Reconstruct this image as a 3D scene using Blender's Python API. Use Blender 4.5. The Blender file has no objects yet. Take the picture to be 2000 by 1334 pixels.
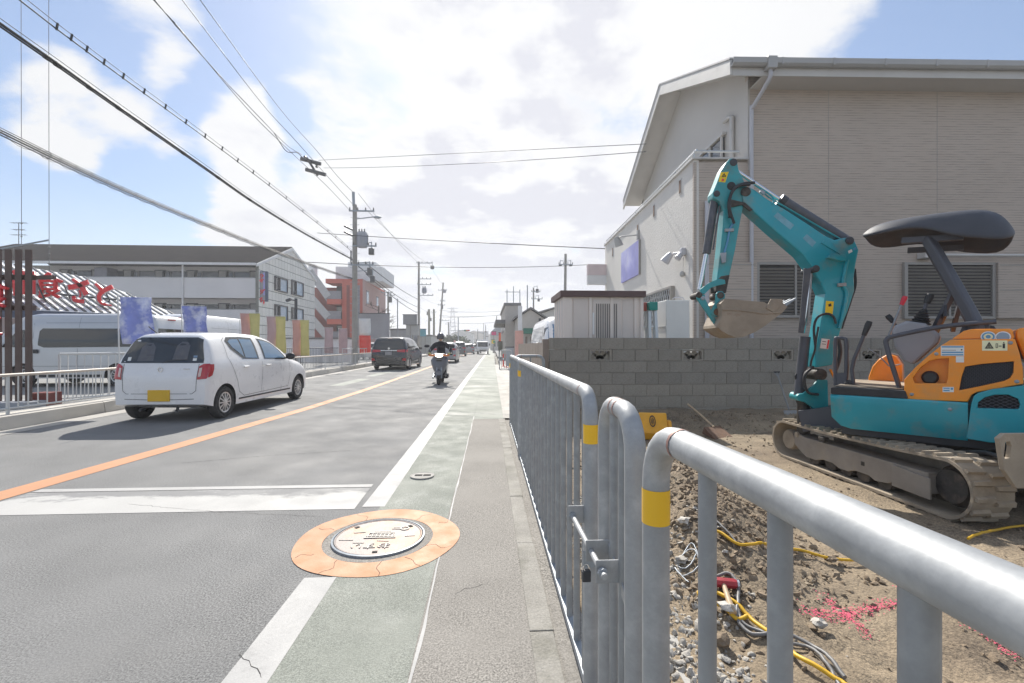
import bpy, bmesh, math, random
from mathutils import Vector, Matrix, noise
from mathutils.bvhtree import BVHTree
from mathutils.geometry import tessellate_polygon
R = math.radians
rnd = random.Random(7)
SC = bpy.context.scene
COL = SC.collection

# ------------------------------------------------------------------ camera
YAW = math.atan(47/900)
cam_d = bpy.data.cameras.new('camera'); cam_d.sensor_width = 36; cam_d.lens = 16.2
cam_d.shift_y = 0.004; cam_d.clip_start = 0.03; cam_d.clip_end = 6000
cam = bpy.data.objects.new('camera', cam_d); COL.objects.link(cam)
cam.location = (0, 0, 1.25); cam.rotation_euler = (R(90), 0, -YAW)
SC.camera = cam

# ------------------------------------------------------------------ sky
SUN_EL, SUN_AZ = R(41), R(-5.0)          # azimuth from +Y, positive towards +X
world = bpy.data.worlds.new('World'); SC.world = world; world.use_nodes = True
NT = world.node_tree; NT.nodes.clear()
def wn(t, **k):
    n = NT.nodes.new(t)
    for a, v in k.items(): setattr(n, a, v)
    return n
def wl(a, b): NT.links.new(a, b)
def wmath(op, a, b=None, c=None, clamp=False):
    n = wn('ShaderNodeMath', operation=op, use_clamp=clamp)
    for i, v in enumerate((a, b, c)):
        if v is None: continue
        if isinstance(v, (int, float)): n.inputs[i].default_value = v
        else: wl(v, n.inputs[i])
    return n.outputs[0]
sky = wn('ShaderNodeTexSky', sky_type='NISHITA', sun_disc=False, sun_elevation=SUN_EL, sun_rotation=SUN_AZ)
sky.air_density = 1.0; sky.dust_density = 0.6; sky.ozone_density = 2.0
tc = wn('ShaderNodeTexCoord')
sep = wn('ShaderNodeSeparateXYZ'); wl(tc.outputs['Generated'], sep.inputs[0])
zz = wmath('ADD', wmath('MAXIMUM', sep.outputs[2], 0.0), 0.16)
px_ = wmath('DIVIDE', sep.outputs[0], zz); py_ = wmath('DIVIDE', sep.outputs[1], zz)
cmb = wn('ShaderNodeCombineXYZ'); wl(px_, cmb.inputs[0]); wl(py_, cmb.inputs[1])
def wnoise(scale, detail, rough, off, dist=0.0):
    m = wn('ShaderNodeMapping'); m.inputs['Location'].default_value = off
    wl(cmb.outputs[0], m.inputs[0])
    n = wn('ShaderNodeTexNoise'); n.inputs['Scale'].default_value = scale; n.inputs['Detail'].default_value = detail
    n.inputs['Roughness'].default_value = rough; n.inputs['Distortion'].default_value = dist
    wl(m.outputs[0], n.inputs['Vector']); return n.outputs['Fac']
n_big = wnoise(1.15, 9, 0.56, (3.1, 1.7, 0), 0.25)
n_shade = wnoise(2.1, 7, 0.58, (2.3, 4.9, 2.0))
# openings and banks of the cloud deck, as directions (x, y, z), angular width, weight
def bank(px, py, width, wt):
    xr, zr = (px-1000)/900, (675-py)/900
    d = Vector((xr*math.cos(YAW)+math.sin(YAW), math.cos(YAW)-xr*math.sin(YAW), zr)).normalized()
    dp = wn('ShaderNodeVectorMath', operation='DOT_PRODUCT'); wl(tc.outputs['Generated'], dp.inputs[0])
    dp.inputs[1].default_value = d
    m = wn('ShaderNodeMapRange', interpolation_type='SMOOTHSTEP')
    m.inputs['From Min'].default_value = math.cos(width); m.inputs['From Max'].default_value = 1.0
    wl(dp.outputs['Value'], m.inputs['Value'])
    return wmath('MULTIPLY', m.outputs[0], wt)
cov = None
for b in [(1010, 190, .56, .24), (1000, 560, .40, .22), (70, 185, .14, .42), (190, 235, .13, .42), (400, 250, .14, .40), (470, 220, .08, .24), (290, 50, .10, .32), (640, 420, .26, .14), (470, 390, .09, .12), (300, 40, .10, .20), (1400, 40, .30, .20),
          (340, 125, .13, -.26), (330, 330, .10, -.25), (60, 60, .15, -.22), (160, 350, .20, -.22), (1880, 90, .15, -.30), (560, 215, .05, -.14), (60, 420, .2, -.2),
          (1700, 90, .10, -.12), (520, 90, .07, -.1)]:
    t = bank(*b); cov = t if cov is None else wmath('ADD', cov, t)
n_fine = wnoise(4.5, 8, 0.6, (7.7, 2.9, 1.0), 0.3)
dens = wmath('ADD', wmath('ADD', wmath('MULTIPLY_ADD', wmath('SUBTRACT', n_big, .5), 1.75, .5), wmath('MULTIPLY', wmath('SUBTRACT', n_fine, .5), .38)), cov)
mask = wn('ShaderNodeMapRange', interpolation_type='SMOOTHSTEP'); mask.inputs['From Min'].default_value = .47; mask.inputs['From Max'].default_value = .68
wl(dens, mask.inputs['Value'])
# sunlit cloud tops bright, thick bellies a cool grey; brighter round the sun
cl = wn('ShaderNodeMixRGB'); cl.inputs[1].default_value = (9.5, 9.6, 9.8, 1); cl.inputs[2].default_value = (7.4, 7.55, 8.4, 1)
sh = wn('ShaderNodeMapRange', interpolation_type='SMOOTHSTEP'); sh.inputs['From Min'].default_value = .42; sh.inputs['From Max'].default_value = .60
wl(n_shade, sh.inputs['Value'])
thick = wn('ShaderNodeMapRange'); thick.inputs['From Min'].default_value = .58; thick.inputs['From Max'].default_value = .84
wl(dens, thick.inputs['Value'])
wl(wmath('MULTIPLY', wmath('MULTIPLY', sh.outputs[0], thick.outputs[0]), bank(1120, 280, .85, 1.6), clamp=True), cl.inputs[0])
glow = bank(955, -60, .75, 1.0)
lift = wn('ShaderNodeMixRGB', blend_type='ADD'); lift.inputs[2].default_value = (.9, .85, .75, 1)
wl(glow, lift.inputs[0]); wl(cl.outputs[0], lift.inputs[1])
blue = wn('ShaderNodeMixRGB', blend_type='ADD'); blue.inputs[0].default_value = 1; blue.inputs[2].default_value = (1.35, 1.85, 2.9, 1)   # thin high veil over the blue
wl(sky.outputs[0], blue.inputs[1])
mix = wn('ShaderNodeMixRGB'); wl(mask.outputs[0], mix.inputs[0]); wl(blue.outputs[0], mix.inputs[1]); wl(lift.outputs[0], mix.inputs[2])
# veil of mist low down on the horizon
hz = wn('ShaderNodeMapRange', interpolation_type='SMOOTHSTEP'); hz.inputs['From Min'].default_value = .30; hz.inputs['From Max'].default_value = -.02
wl(sep.outputs[2], hz.inputs['Value'])
mist = wn('ShaderNodeMixRGB'); mist.inputs[2].default_value = (8.6, 8.9, 9.4, 1)
wl(wmath('MULTIPLY', hz.outputs[0], .55), mist.inputs[0]); wl(mix.outputs[0], mist.inputs[1])
bg = wn('ShaderNodeBackground'); bg.inputs['Strength'].default_value = 0.062
wl(mist.outputs[0], bg.inputs['Color'])
out = wn('ShaderNodeOutputWorld'); wl(bg.outputs[0], out.inputs['Surface'])

# ------------------------------------------------------------------ sun, exposure
sd = bpy.data.lights.new('sun', 'SUN'); sd.energy = 4.8; sd.angle = R(0.6); sd.color = (1, .95, .87)
sun = bpy.data.objects.new('sun', sd); COL.objects.link(sun)
sun.location = (0, 60, 60)
sdir = Vector((math.sin(SUN_AZ)*math.cos(SUN_EL), math.cos(SUN_AZ)*math.cos(SUN_EL), math.sin(SUN_EL)))
sun.rotation_euler = (-sdir).to_track_quat('-Z', 'Y').to_euler()
SC.view_settings.view_transform = 'Standard'; SC.view_settings.look = 'None'
SC.view_settings.exposure = 0.6; SC.view_settings.gamma = 1; SC.view_settings.use_curve_mapping = False
SC.cycles.max_bounces = 6

# ------------------------------------------------------------------ survey of the photograph: pixel ray -> world
def ray(px, py):
    xr, zr = (px-1000)/900, (675-py)/900
    return Vector((xr*math.cos(YAW)+math.sin(YAW), math.cos(YAW)-xr*math.sin(YAW), zr))
def at(px, py, Y):
    r = ray(px, py); return Vector((0, 0, 1.25)) + r*(Y/r.y)
def atX(px, py, X):
    r = ray(px, py); return Vector((0, 0, 1.25)) + r*(X/r.x)
def gp(px, py, z=0.0):
    r = ray(px, py); return Vector((0, 0, 1.25)) + r*((z-1.25)/r.z)
def vplane(px, py, P, d):
    r = ray(px, py); nx, ny = -d[1], d[0]
    k = (P[0]*nx+P[1]*ny)/(r.x*nx+r.y*ny)
    return (r.x*k-P[0])*d[0]+(r.y*k-P[1])*d[1], 1.25+r.z*k

# ------------------------------------------------------------------ materials
def mat(name, col, rough=.6, metal=0., var=.12, vscale=3., speck=0., sscale=120., bump=0., bscale=80., coat=0., spec=.5,
        tint=None, tamt=.5, tscale=1.2, tlo=.5, thi=.7, rand=0., line=None, alpha=None, trans=0., emit=None):
    m = bpy.data.materials.new(name); m.use_nodes = True
    nt = m.node_tree; N = nt.nodes; L = nt.links; bs = N['Principled BSDF']
    bs.inputs['Roughness'].default_value = rough; bs.inputs['Metallic'].default_value = metal
    bs.inputs['Coat Weight'].default_value = coat; bs.inputs['Coat Roughness'].default_value = .05
    bs.inputs['Specular IOR Level'].default_value = spec
    bs.inputs['Transmission Weight'].default_value = trans
    if emit: bs.inputs['Emission Color'].default_value = (*emit[:3], 1); bs.inputs['Emission Strength'].default_value = emit[3]
    tcn = N.new('ShaderNodeTexCoord'); vec = tcn.outputs['Object']
    def noi(s, d=4, r=.55, v=vec):
        n = N.new('ShaderNodeTexNoise'); n.inputs['Scale'].default_value = s; n.inputs['Detail'].default_value = d; n.inputs['Roughness'].default_value = r
        L.new(v, n.inputs['Vector']); return n.outputs['Fac']
    def rng(f, a, b, c, d):
        n = N.new('ShaderNodeMapRange'); L.new(f, n.inputs['Value'])
        for k, v in zip(('From Min', 'From Max', 'To Min', 'To Max'), (a, b, c, d)): n.inputs[k].default_value = v
        return n.outputs[0]
    def mul(c, f):
        n = N.new('ShaderNodeVectorMath'); n.operation = 'SCALE'; L.new(c, n.inputs[0]); L.new(f, n.inputs['Scale']); return n.outputs[0]
    rgb = N.new('ShaderNodeRGB'); rgb.outputs[0].default_value = (*col, 1); c = rgb.outputs[0]
    if tint:
        mx = N.new('ShaderNodeMixRGB'); L.new(c, mx.inputs[1]); mx.inputs[2].default_value = (*tint, 1)
        L.new(rng(noi(tscale, 6, .62), tlo, thi, 0, tamt), mx.inputs[0]); c = mx.outputs[0]
    if var: c = mul(c, rng(noi(vscale, 5), .3, .7, 1-var, 1+var))
    sp = None
    if speck:
        sp = noi(sscale, 3, .75)
        dv = N.new('ShaderNodeMath'); dv.operation = 'SUBTRACT'; L.new(rng(sp, .34, .66, -speck*1.15, speck*.8), dv.inputs[0]); dv.inputs[1].default_value = 0
        pm = N.new('ShaderNodeMath'); pm.operation = 'MULTIPLY_ADD'; L.new(dv.outputs[0], pm.inputs[0]); L.new(rng(noi(1.1, 5, .6), .38, .64, .35, 1.15), pm.inputs[1]); pm.inputs[2].default_value = 1
        c = mul(c, pm.outputs[0])
    if rand:
        oi = N.new('ShaderNodeObjectInfo'); c = mul(c, rng(oi.outputs['Random'], 0, 1, 1-rand, 1+rand))
    if line:   # (axis, pitch, depth): fine horizontal ribbing of siding
        sx = N.new('ShaderNodeSeparateXYZ'); L.new(vec, sx.inputs[0])
    L.new(c, bs.inputs['Base Color'])
    h = None
    if bump: h = noi(bscale, 3, .6)
    if line:
        w = N.new('ShaderNodeMath'); w.operation = 'PINGPONG'; L.new(sx.outputs[line[0]], w.inputs[0]); w.inputs[1].default_value = line[1]/2
        lw = rng(w.outputs[0], 0, line[1]*.22, 0, 1)
        mp = N.new('ShaderNodeMapping'); mp.inputs['Scale'].default_value = (1.6, 1.6, 20); L.new(vec, mp.inputs[0])
        broken = rng(noi(1.6, 3, .6, mp.outputs[0]), .42, .58, .12, 1)
        a = N.new('ShaderNodeMath'); a.operation = 'MULTIPLY'; L.new(rng(lw, 0, 1, 1, 0), a.inputs[0]); L.new(broken, a.inputs[1])
        inv = rng(a.outputs[0], 0, 1, 1, 0); h = inv
        c2 = mul(c, rng(a.outputs[0], 0, 1, 1, line[2])); L.new(c2, bs.inputs['Base Color'])
    if h is not None:
        b = N.new('ShaderNodeBump'); b.inputs['Strength'].default_value = bump if bump else .5; b.inputs['Distance'].default_value = .01
        L.new(h, b.inputs['Height']); L.new(b.outputs[0], bs.inputs['Normal'])
    if rough < .9 and metal == 0 and not trans:
        L.new(rng(noi(vscale*2.3, 4), .3, .7, max(.03, rough*.85), min(1, rough*1.15)), bs.inputs['Roughness'])
    return m

M = {}
def D(name, *a, **k): M[name] = mat(name, *a, **k)
D('asphalt', (.21, .21, .207), .85, var=.11, vscale=.8, speck=.62, sscale=120, bump=.25, bscale=150, spec=.3, tint=(.26, .253, .24), tamt=.5, tscale=.5)
D('asphalt_brown', (.28, .264, .24), .9, var=.08, vscale=.9, speck=.62, sscale=120, bump=.25, bscale=150, spec=.3, tint=(.19, .178, .16), tamt=.5, tscale=.8)
D('green_paint', (.255, .268, .235), .85, var=.08, vscale=1.5, speck=.5, sscale=160, bump=.4, bscale=180, tint=(.36, .37, .34), tamt=.7, tscale=2.6, tlo=.54, thi=.72)
D('pale_strip', (.27, .285, .25), .85, var=.10, vscale=.6, speck=.15, sscale=110, bump=.2, tint=(.36, .36, .335), tamt=.8, tscale=1.1)
D('white_line', (.40, .395, .385), .7, var=.05, vscale=2, speck=.10, sscale=140, bump=.2, bscale=160, tint=(.27, .265, .26), tamt=.6, tscale=9, tlo=.58, thi=.74)
D('orange_line', (.50, .245, .125), .7, var=.06, vscale=2, speck=.08, sscale=140, bump=.2, tint=(.36, .24, .16), tamt=.6, tscale=7, tlo=.58, thi=.75)
D('orange_ring', (.49, .25, .13), .7, var=.06, vscale=3, speck=.06, sscale=140, bump=.15, tint=(.42, .29, .19), tamt=.35, tscale=4, tlo=.55, thi=.8)
D('crack', (.035, .033, .03), .9)
D('concrete', (.38, .365, .34), .85, var=.12, vscale=2, speck=.16, sscale=90, bump=.3, tint=(.25, .235, .21), tamt=.6, tscale=1.8)
D('concrete_pale', (.40, .385, .355), .85, var=.08, vscale=1.5, speck=.08, sscale=90, bump=.2, tint=(.30, .28, .25), tamt=.5)
D('edging', (.30, .285, .255), .9, var=.18, vscale=4, speck=.25, sscale=110, bump=.5, tint=(.16, .155, .12), tamt=.7, tscale=3)
D('kerb', (.50, .47, .42), .85, var=.08, vscale=1.6, speck=.08, sscale=80, bump=.2, tint=(.36, .34, .30), tamt=.5, rand=.06)
D('ground', (.22, .215, .20), .9, var=.12, vscale=.05)
D('lot', (.24, .24, .235), .9, var=.1, vscale=.4, speck=.1, sscale=60)
D('soil', (.275, .215, .145), .95, var=.22, vscale=1.9, speck=.55, sscale=75, bump=1.0, bscale=55, tint=(.13, .098, .068), tamt=.85, tscale=.9, tlo=.46, thi=.66)
D('clod', (.23, .175, .12), .95, var=.2, vscale=6, speck=.2, sscale=60, bump=.6, tint=(.32, .27, .20), tamt=.8, tscale=2)
D('rubble', (.47, .44, .39), .9, var=.2, vscale=8, speck=.15, sscale=80, bump=.5, rand=.22)
D('pink_mark', (.62, .10, .16), .85, var=.2, vscale=12)
D('steel', (.36, .372, .380), .56, .34, var=.10, vscale=14, speck=.05, bump=.05, bscale=40, tint=(.46, .47, .47), tamt=.6, tscale=14)
D('steel_dull', (.32, .35, .38), .5, .4, var=.12, vscale=16)
D('weld', (.34, .20, .17), .6, .3, var=.25, vscale=60)
D('tape', (.90, .52, .02), .35, var=.04)
D('baluster_steel', (.30, .312, .318), .55, .3, var=.10, vscale=12, tint=(.42, .44, .45), tamt=.6, tscale=16)
D('dark_metal', (.06, .062, .068), .45, .3, var=.15)
D('black_plastic', (.028, .029, .032), .55, var=.15, vscale=10)
D('rubber', (.03, .03, .031), .8, var=.2, vscale=10, bump=.1)
D('block', (.30, .275, .238), .92, var=.20, vscale=2.2, speck=.22, sscale=70, bump=.45, bscale=90, tint=(.225, .207, .18), tamt=.7, tscale=1.1, rand=.07)
D('block_low', (.35, .315, .265), .92, var=.16, vscale=2.2, speck=.2, sscale=70, bump=.45, tint=(.21, .19, .16), tamt=.7, tscale=1.0, rand=.06)
D('mortar', (.27, .248, .215), .95, var=.1)
D('wall_brown', (.26, .21, .175), .9, var=.12, vscale=3, bump=.3, rand=.06)
D('siding', (.49, .418, .355), .8, var=.05, vscale=.5, line=(2, .052, .58), bump=.25)
D('stucco', (.66, .635, .59), .85, var=.05, vscale=.8, bump=1.0, bscale=22)
D('stucco_smooth', (.56, .535, .50), .8, var=.04, vscale=.7, bump=.15, bscale=50)
D('trim_pale', (.56, .545, .52), .6, var=.05)
D('gutter', (.40, .395, .385), .4, var=.05)
D('pipe', (.50, .50, .53), .45, var=.04)
D('slat_back', (.05, .047, .043), .7)
D('roof_dark', (.10, .098, .098), .7, var=.1)
D('shutter', (.215, .20, .182), .5, .1, var=.06)
D('shutter_frame', (.33, .31, .285), .5, var=.04)
D('dark_glass', (.035, .042, .05), .06, var=.05, spec=.8)
D('sky_glass', (.18, .27, .38), .05, var=.05, spec=.9)
D('car_glass', (.025, .03, .034), .04, spec=.8, var=.05)
D('car_glass_blue', (.10, .19, .30), .04, spec=.9, var=.05)
D('white_paint', (.77, .77, .77), .3, coat=.7, var=.02)
D('black_paint', (.022, .024, .026), .25, coat=.9, var=.05)
D('dim_silver', (.26, .27, .29), .3, .35, coat=.6, var=.03)
D('silver_paint', (.52, .53, .54), .3, .35, coat=.6, var=.03)
D('grey_paint', (.13, .135, .14), .3, .3, coat=.6, var=.03)
D('pearl_paint', (.60, .61, .62), .3, .2, coat=.6, var=.03)
D('tail_red', (.45, .018, .025), .15, coat=.6, var=.1)
D('tail_clear', (.70, .55, .50), .15, coat=.5)
D('head_lamp', (.8, .8, .78), .12, coat=.5)
D('lamp_on', (.9, .85, .75), .2, emit=(1, .88, .65, 3.0))
D('amber', (.75, .22, .06), .2, coat=.5)
D('plate_yellow', (.75, .45, .02), .45, var=.05)
D('plate_white', (.30, .30, .31), .45, var=.05)
D('chrome', (.7, .7, .7), .15, 1., var=.02)
D('alloy', (.55, .55, .56), .3, .7, var=.03)
D('teal', (.012, .315, .385), .38, coat=.35, var=.07, vscale=4, tint=(.22, .24, .19), tamt=.75, tscale=3.6, tlo=.53, thi=.76)
D('teal_worn', (.03, .30, .33), .45, coat=.2, var=.1, vscale=5, tint=(.14, .15, .12), tamt=.85, tscale=2.6, tlo=.50, thi=.72)
D('orange_body', (.88, .29, .015), .4, coat=.35, var=.05, vscale=3, tint=(.50, .30, .12), tamt=.5, tscale=4, tlo=.54, thi=.74)
D('track', (.36, .30, .225), .9, var=.15, vscale=5, bump=.4, tint=(.14, .115, .09), tamt=.7, tscale=3)
D('track_frame', (.27, .24, .205), .8, var=.15, vscale=5, bump=.3, tint=(.34, .29, .22), tamt=.7, tscale=4)
D('bucket_steel', (.33, .27, .205), .65, .15, var=.15, vscale=6, bump=.3, tint=(.20, .11, .06), tamt=.7, tscale=5, tlo=.55, thi=.72)
D('cylinder_dark', (.085, .09, .105), .45, .1, var=.15, vscale=10, tint=(.17, .15, .13), tamt=.5, tscale=8)
D('grease', (.05, .045, .04), .7, var=.3, vscale=20, tint=(.16, .12, .09), tamt=.6, tscale=12)
D('canopy', (.055, .059, .072), .62, var=.08, vscale=3)
D('frame_dark', (.085, .09, .108), .5, .1, var=.08)
D('console', (.31, .315, .34), .6, var=.05)
D('hose', (.03, .03, .032), .55, var=.1)
D('sticker_yellow', (.85, .58, .01), .4)
D('sticker_white', (.75, .76, .74), .4)
D('sticker_blue', (.10, .30, .50), .4)
D('sticker_pale', (.80, .78, .50), .4)
D('print_black', (.02, .02, .02), .5)
D('print_red', (.70, .04, .04), .5)
D('red_knob', (.70, .04, .07), .4)
D('mesh_dark', (.02, .02, .022), .7)
D('fuel_yellow', (.80, .38, .02), .5, var=.08, vscale=6, tint=(.5, .26, .05), tamt=.4, tscale=5)
D('cord_yellow', (.68, .40, .02), .5, var=.1)
D('cord_grey', (.17, .165, .16), .5, var=.1)
D('wood_handle', (.52, .38, .24), .6, var=.12, vscale=10)
D('hammer_red', (.42, .04, .05), .5, var=.2, vscale=20)
D('shovel_grey', (.27, .27, .265), .6, .2, var=.15)
D('rust', (.16, .09, .055), .8, var=.25, vscale=9)
D('shed', (.76, .68, .62), .5, var=.03)
D('shed_dark', (.68, .61, .56), .5, var=.03)
D('shed_roof', (.11, .065, .06), .55, var=.06)
D('shed_slot', (.10, .095, .09), .6)
D('cabinet', (.72, .72, .69), .5, var=.03)
D('alu', (.55, .58, .60), .4, .6, var=.05)
D('ladder_green', (.01, .25, .21), .5)
D('ladder_red', (.45, .11, .08), .5)
D('sign_purple', (.30, .30, .62), .5, var=.25, vscale=.8, tint=(.55, .55, .70), tamt=.8, tscale=.7)
D('sign_pale', (.62, .52, .52), .5, var=.15, vscale=1)
D('slat_brown', (.085, .05, .04), .55, var=.15, vscale=3)
D('sign_red', (.72, .02, .03), .4, var=.04)
D('letter_side', (.42, .42, .44), .5)
D('roof_white', (.92, .92, .92), .7, var=.05)
D('roof_rib', (.055, .058, .062), .5)
D('fascia_blue', (.06, .08, .13), .6)
D('apt_wall', (.70, .69, .68), .8, var=.05, vscale=.5)
D('apt_parapet', (.66, .65, .645), .8, var=.05, vscale=.5)
D('apt_roof', (.045, .041, .039), 1.0, var=.12, vscale=1.5, spec=.0)
D('tile_panel', (.72, .71, .66), .6, var=.05, vscale=1, rand=.05)
D('tile_joint', (.20, .205, .18), .8)
D('door', (.40, .39, .37), .6)
D('red_wall', (.42, .085, .055), .75, var=.06, vscale=.6)
D('pink_wall', (.42, .27, .25), .8, var=.05)
D('red_dark', (.19, .045, .035), .75)
D('white_wall', (.68, .68, .68), .8, var=.05)
D('stair_grey', (.19, .19, .215), .7)
D('grey_board', (.26, .255, .27), .6, var=.22, vscale=.35)
D('grey_board2', (.25, .25, .25), .6, var=.1, vscale=.5)
D('pole', (.30, .285, .255), .8, var=.12, vscale=3)
D('pole_green', (.19, .19, .145), .8, var=.12, vscale=3)
D('transformer', (.34, .35, .385), .5, var=.06)
D('insulator', (.10, .10, .10), .4)
D('cable', (.025, .025, .027), .6)
D('cable_grey', (.09, .092, .10), .6)
D('banner_blue', (.24, .28, .62), .8, var=.2, vscale=2, tint=(.72, .74, .86), tamt=.95, tscale=2.6, tlo=.46, thi=.62)
D('banner_yellow', (.58, .52, .20), .8, var=.1)
D('banner_red', (.60, .33, .28), .8, var=.1)
D('banner_pink', (.48, .34, .34), .8, var=.1)
D('flag_red', (.75, .08, .06), .8, var=.1)
D('rail_beige', (.56, .48, .40), .5, var=.05)
D('rail_white', (.60, .60, .58), .5, var=.05)
D('jacket', (.022, .022, .030), .85, var=.2, vscale=8, bump=.3, bscale=25)
D('trousers', (.035, .040, .065), .85, var=.2, vscale=8)
D('skin', (.52, .34, .26), .55)
D('helmet', (.10, .10, .115), .3, coat=.4)
D('visor', (.06, .06, .07), .1, spec=.8)
D('glove', (.42, .46, .10), .7)
D('scooter_grey', (.13, .14, .165), .35, coat=.4, var=.06)
D('scooter_blue', (.05, .06, .15), .4, coat=.3)
D('house_beige', (.52, .48, .43), .8, var=.06)
D('house_white', (.62, .60, .56), .8, var=.06)
D('tile_roof', (.17, .165, .16), .7, var=.1)
D('awning_green', (.015, .17, .10), .7)
D('sign_orange', (.78, .14, .05), .6)
D('sign_magenta', (.62, .03, .16), .6)
D('sign_green', (.05, .25, .09), .6)
D('teal_sign', (.10, .36, .42), .6, tint=(.30, .22, .55), tamt=.9, tscale=.9)
D('foliage', (.05, .075, .035), .9, var=.3, vscale=1.5)
D('bark', (.09, .07, .055), .9)
D('far_grey', (.33, .34, .36), .8, var=.08)
D('pylon', (.42, .43, .45), .6)
D('container', (.40, .40, .385), .7, var=.05)

# ------------------------------------------------------------------ object helpers
def link(o, parent=None):
    COL.objects.link(o)
    if parent: o.parent = parent
    return o
def tag(o, label=None, cat=None, group=None, kind=None):
    if label: o['label'] = label
    if cat: o['category'] = cat
    if group: o['group'] = group
    if kind: o['kind'] = kind
    return o
def thing(name, label, cat, loc=(0, 0, 0), rz=0., group=None):
    o = link(bpy.data.objects.new(name, None)); o.empty_display_size = .1
    o.location = loc; o.rotation_euler = (0, 0, rz)
    return tag(o, label, cat, group)
def rootmat(o):
    m = Matrix.Translation(o.location) @ o.rotation_euler.to_matrix().to_4x4()
    return rootmat(o.parent) @ m if o.parent else m
class MB:
    def __init__(s): s.v = []; s.f = []
    def add(s, vs, fs):
        b = len(s.v); s.v += [tuple(v) for v in vs]; s.f += [tuple(i+b for i in f) for f in fs]; return s
    def box(s, c, d, rz=0., ry=0., rx=0.):
        x, y, z = (k/2 for k in d)
        vs = [Vector((i, j, k)) for i in (-x, x) for j in (-y, y) for k in (-z, z)]
        if rz or ry or rx:
            m = Matrix.Rotation(rz, 3, 'Z') @ Matrix.Rotation(ry, 3, 'Y') @ Matrix.Rotation(rx, 3, 'X'); vs = [m @ v for v in vs]
        c = Vector(c)
        return s.add([v+c for v in vs], [(0, 1, 3, 2), (4, 6, 7, 5), (0, 4, 5, 1), (2, 3, 7, 6), (0, 2, 6, 4), (1, 5, 7, 3)])
    def span(s, a, b):   # box between two corners
        return s.box([(p+q)/2 for p, q in zip(a, b)], [abs(p-q) for p, q in zip(a, b)])
    def tube(s, pts, r, seg=8, cap=True, r1=None):
        pts = [Vector(p) for p in pts]; n = len(pts); rings = []
        up = None
        for i, p in enumerate(pts):
            t = (pts[min(i+1, n-1)]-pts[max(i-1, 0)])
            if t.length < 1e-9: t = Vector((0, 0, 1))
            t.normalize()
            if up is None: up = t.orthogonal().normalized()
            else:
                up = up - t*up.dot(t)
                up = up.normalized() if up.length > 1e-6 else t.orthogonal().normalized()
            w = t.cross(up); rr = r if r1 is None else r+(r1-r)*i/(n-1)
            if isinstance(r, (list, tuple)): rr = r[i]
            rings.append([p+(up*math.cos(2*math.pi*k/seg)+w*math.sin(2*math.pi*k/seg))*rr for k in range(seg)])
        vs = [v for g in rings for v in g]
        fs = [(i*seg+k, i*seg+(k+1) % seg, (i+1)*seg+(k+1) % seg, (i+1)*seg+k) for i in range(n-1) for k in range(seg)]
        if cap: fs += [tuple(range(seg-1, -1, -1)), tuple((n-1)*seg+k for k in range(seg))]
        return s.add(vs, fs)
    def bar(s, a, b, w, h, upv=(0, 0, 1)):
        a, b = Vector(a), Vector(b); t = (b-a).normalized(); u = Vector(upv)
        sd = t.cross(u)
        if sd.length < 1e-5: sd = t.orthogonal()
        sd.normalize(); u = sd.cross(t)
        vs = [p+sd*i*w/2+u*j*h/2 for p in (a, b) for i, j in ((-1, -1), (1, -1), (1, 1), (-1, 1))]
        return s.add(vs, [(3, 2, 1, 0), (4, 5, 6, 7), (0, 1, 5, 4), (1, 2, 6, 5), (2, 3, 7, 6), (3, 0, 4, 7)])
    def prism(s, poly, fn, t0, t1):   # 2D outline, fn(u, v, t) -> xyz
        n = len(poly)
        vs = [fn(u, v, t0) for u, v in poly]+[fn(u, v, t1) for u, v in poly]
        tri = tessellate_polygon([[Vector((u, v, 0)) for u, v in poly]])
        fs = [tuple(t) for t in tri]+[tuple(i+n for i in reversed(t)) for t in tri]
        fs += [(i, (i+1) % n, (i+1) % n+n, i+n) for i in range(n)]
        return s.add(vs, fs)
    def lathe(s, prof, c, axis, seg=20):   # prof [(r, h)], axis vector
        ax = Vector(axis).normalized(); u = ax.orthogonal().normalized(); w = ax.cross(u); c = Vector(c)
        n = len(prof)
        vs = [c+ax*h+(u*math.cos(2*math.pi*k/seg)+w*math.sin(2*math.pi*k/seg))*r for r, h in prof for k in range(seg)]
        fs = [(i*seg+k, i*seg+(k+1) % seg, (i+1)*seg+(k+1) % seg, (i+1)*seg+k) for i in range(n-1) for k in range(seg)]
        return s.add(vs, fs)
    def ball(s, c, r, seg=10, sc=(1, 1, 1), n=6):
        vs = []; fs = []
        for i in range(n+1):
            a = math.pi*i/n
            for k in range(seg):
                b = 2*math.pi*k/seg
                vs.append((c[0]+r*sc[0]*math.sin(a)*math.cos(b), c[1]+r*sc[1]*math.sin(a)*math.sin(b), c[2]+r*sc[2]*math.cos(a)))
        for i in range(n):
            for k in range(seg): fs.append((i*seg+k, (i+1)*seg+k, (i+1)*seg+(k+1) % seg, i*seg+(k+1) % seg))
        return s.add(vs, fs)
    def quad(s, *p): return s.add(p, [tuple(range(len(p)))])
    def mesh(s, name, m, smooth=None, fix=True):
        me = bpy.data.meshes.new(name); me.from_pydata(s.v, [], s.f)
        if fix:
            b = bmesh.new(); b.from_mesh(me); bmesh.ops.remove_doubles(b, verts=b.verts, dist=1e-5); bmesh.ops.recalc_face_normals(b, faces=b.faces); b.to_mesh(me); b.free()
        if smooth:
            me.polygons.foreach_set('use_smooth', [True]*len(me.polygons)); me.set_sharp_from_angle(angle=R(smooth))
        me.materials.append(M[m]); return me
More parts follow.
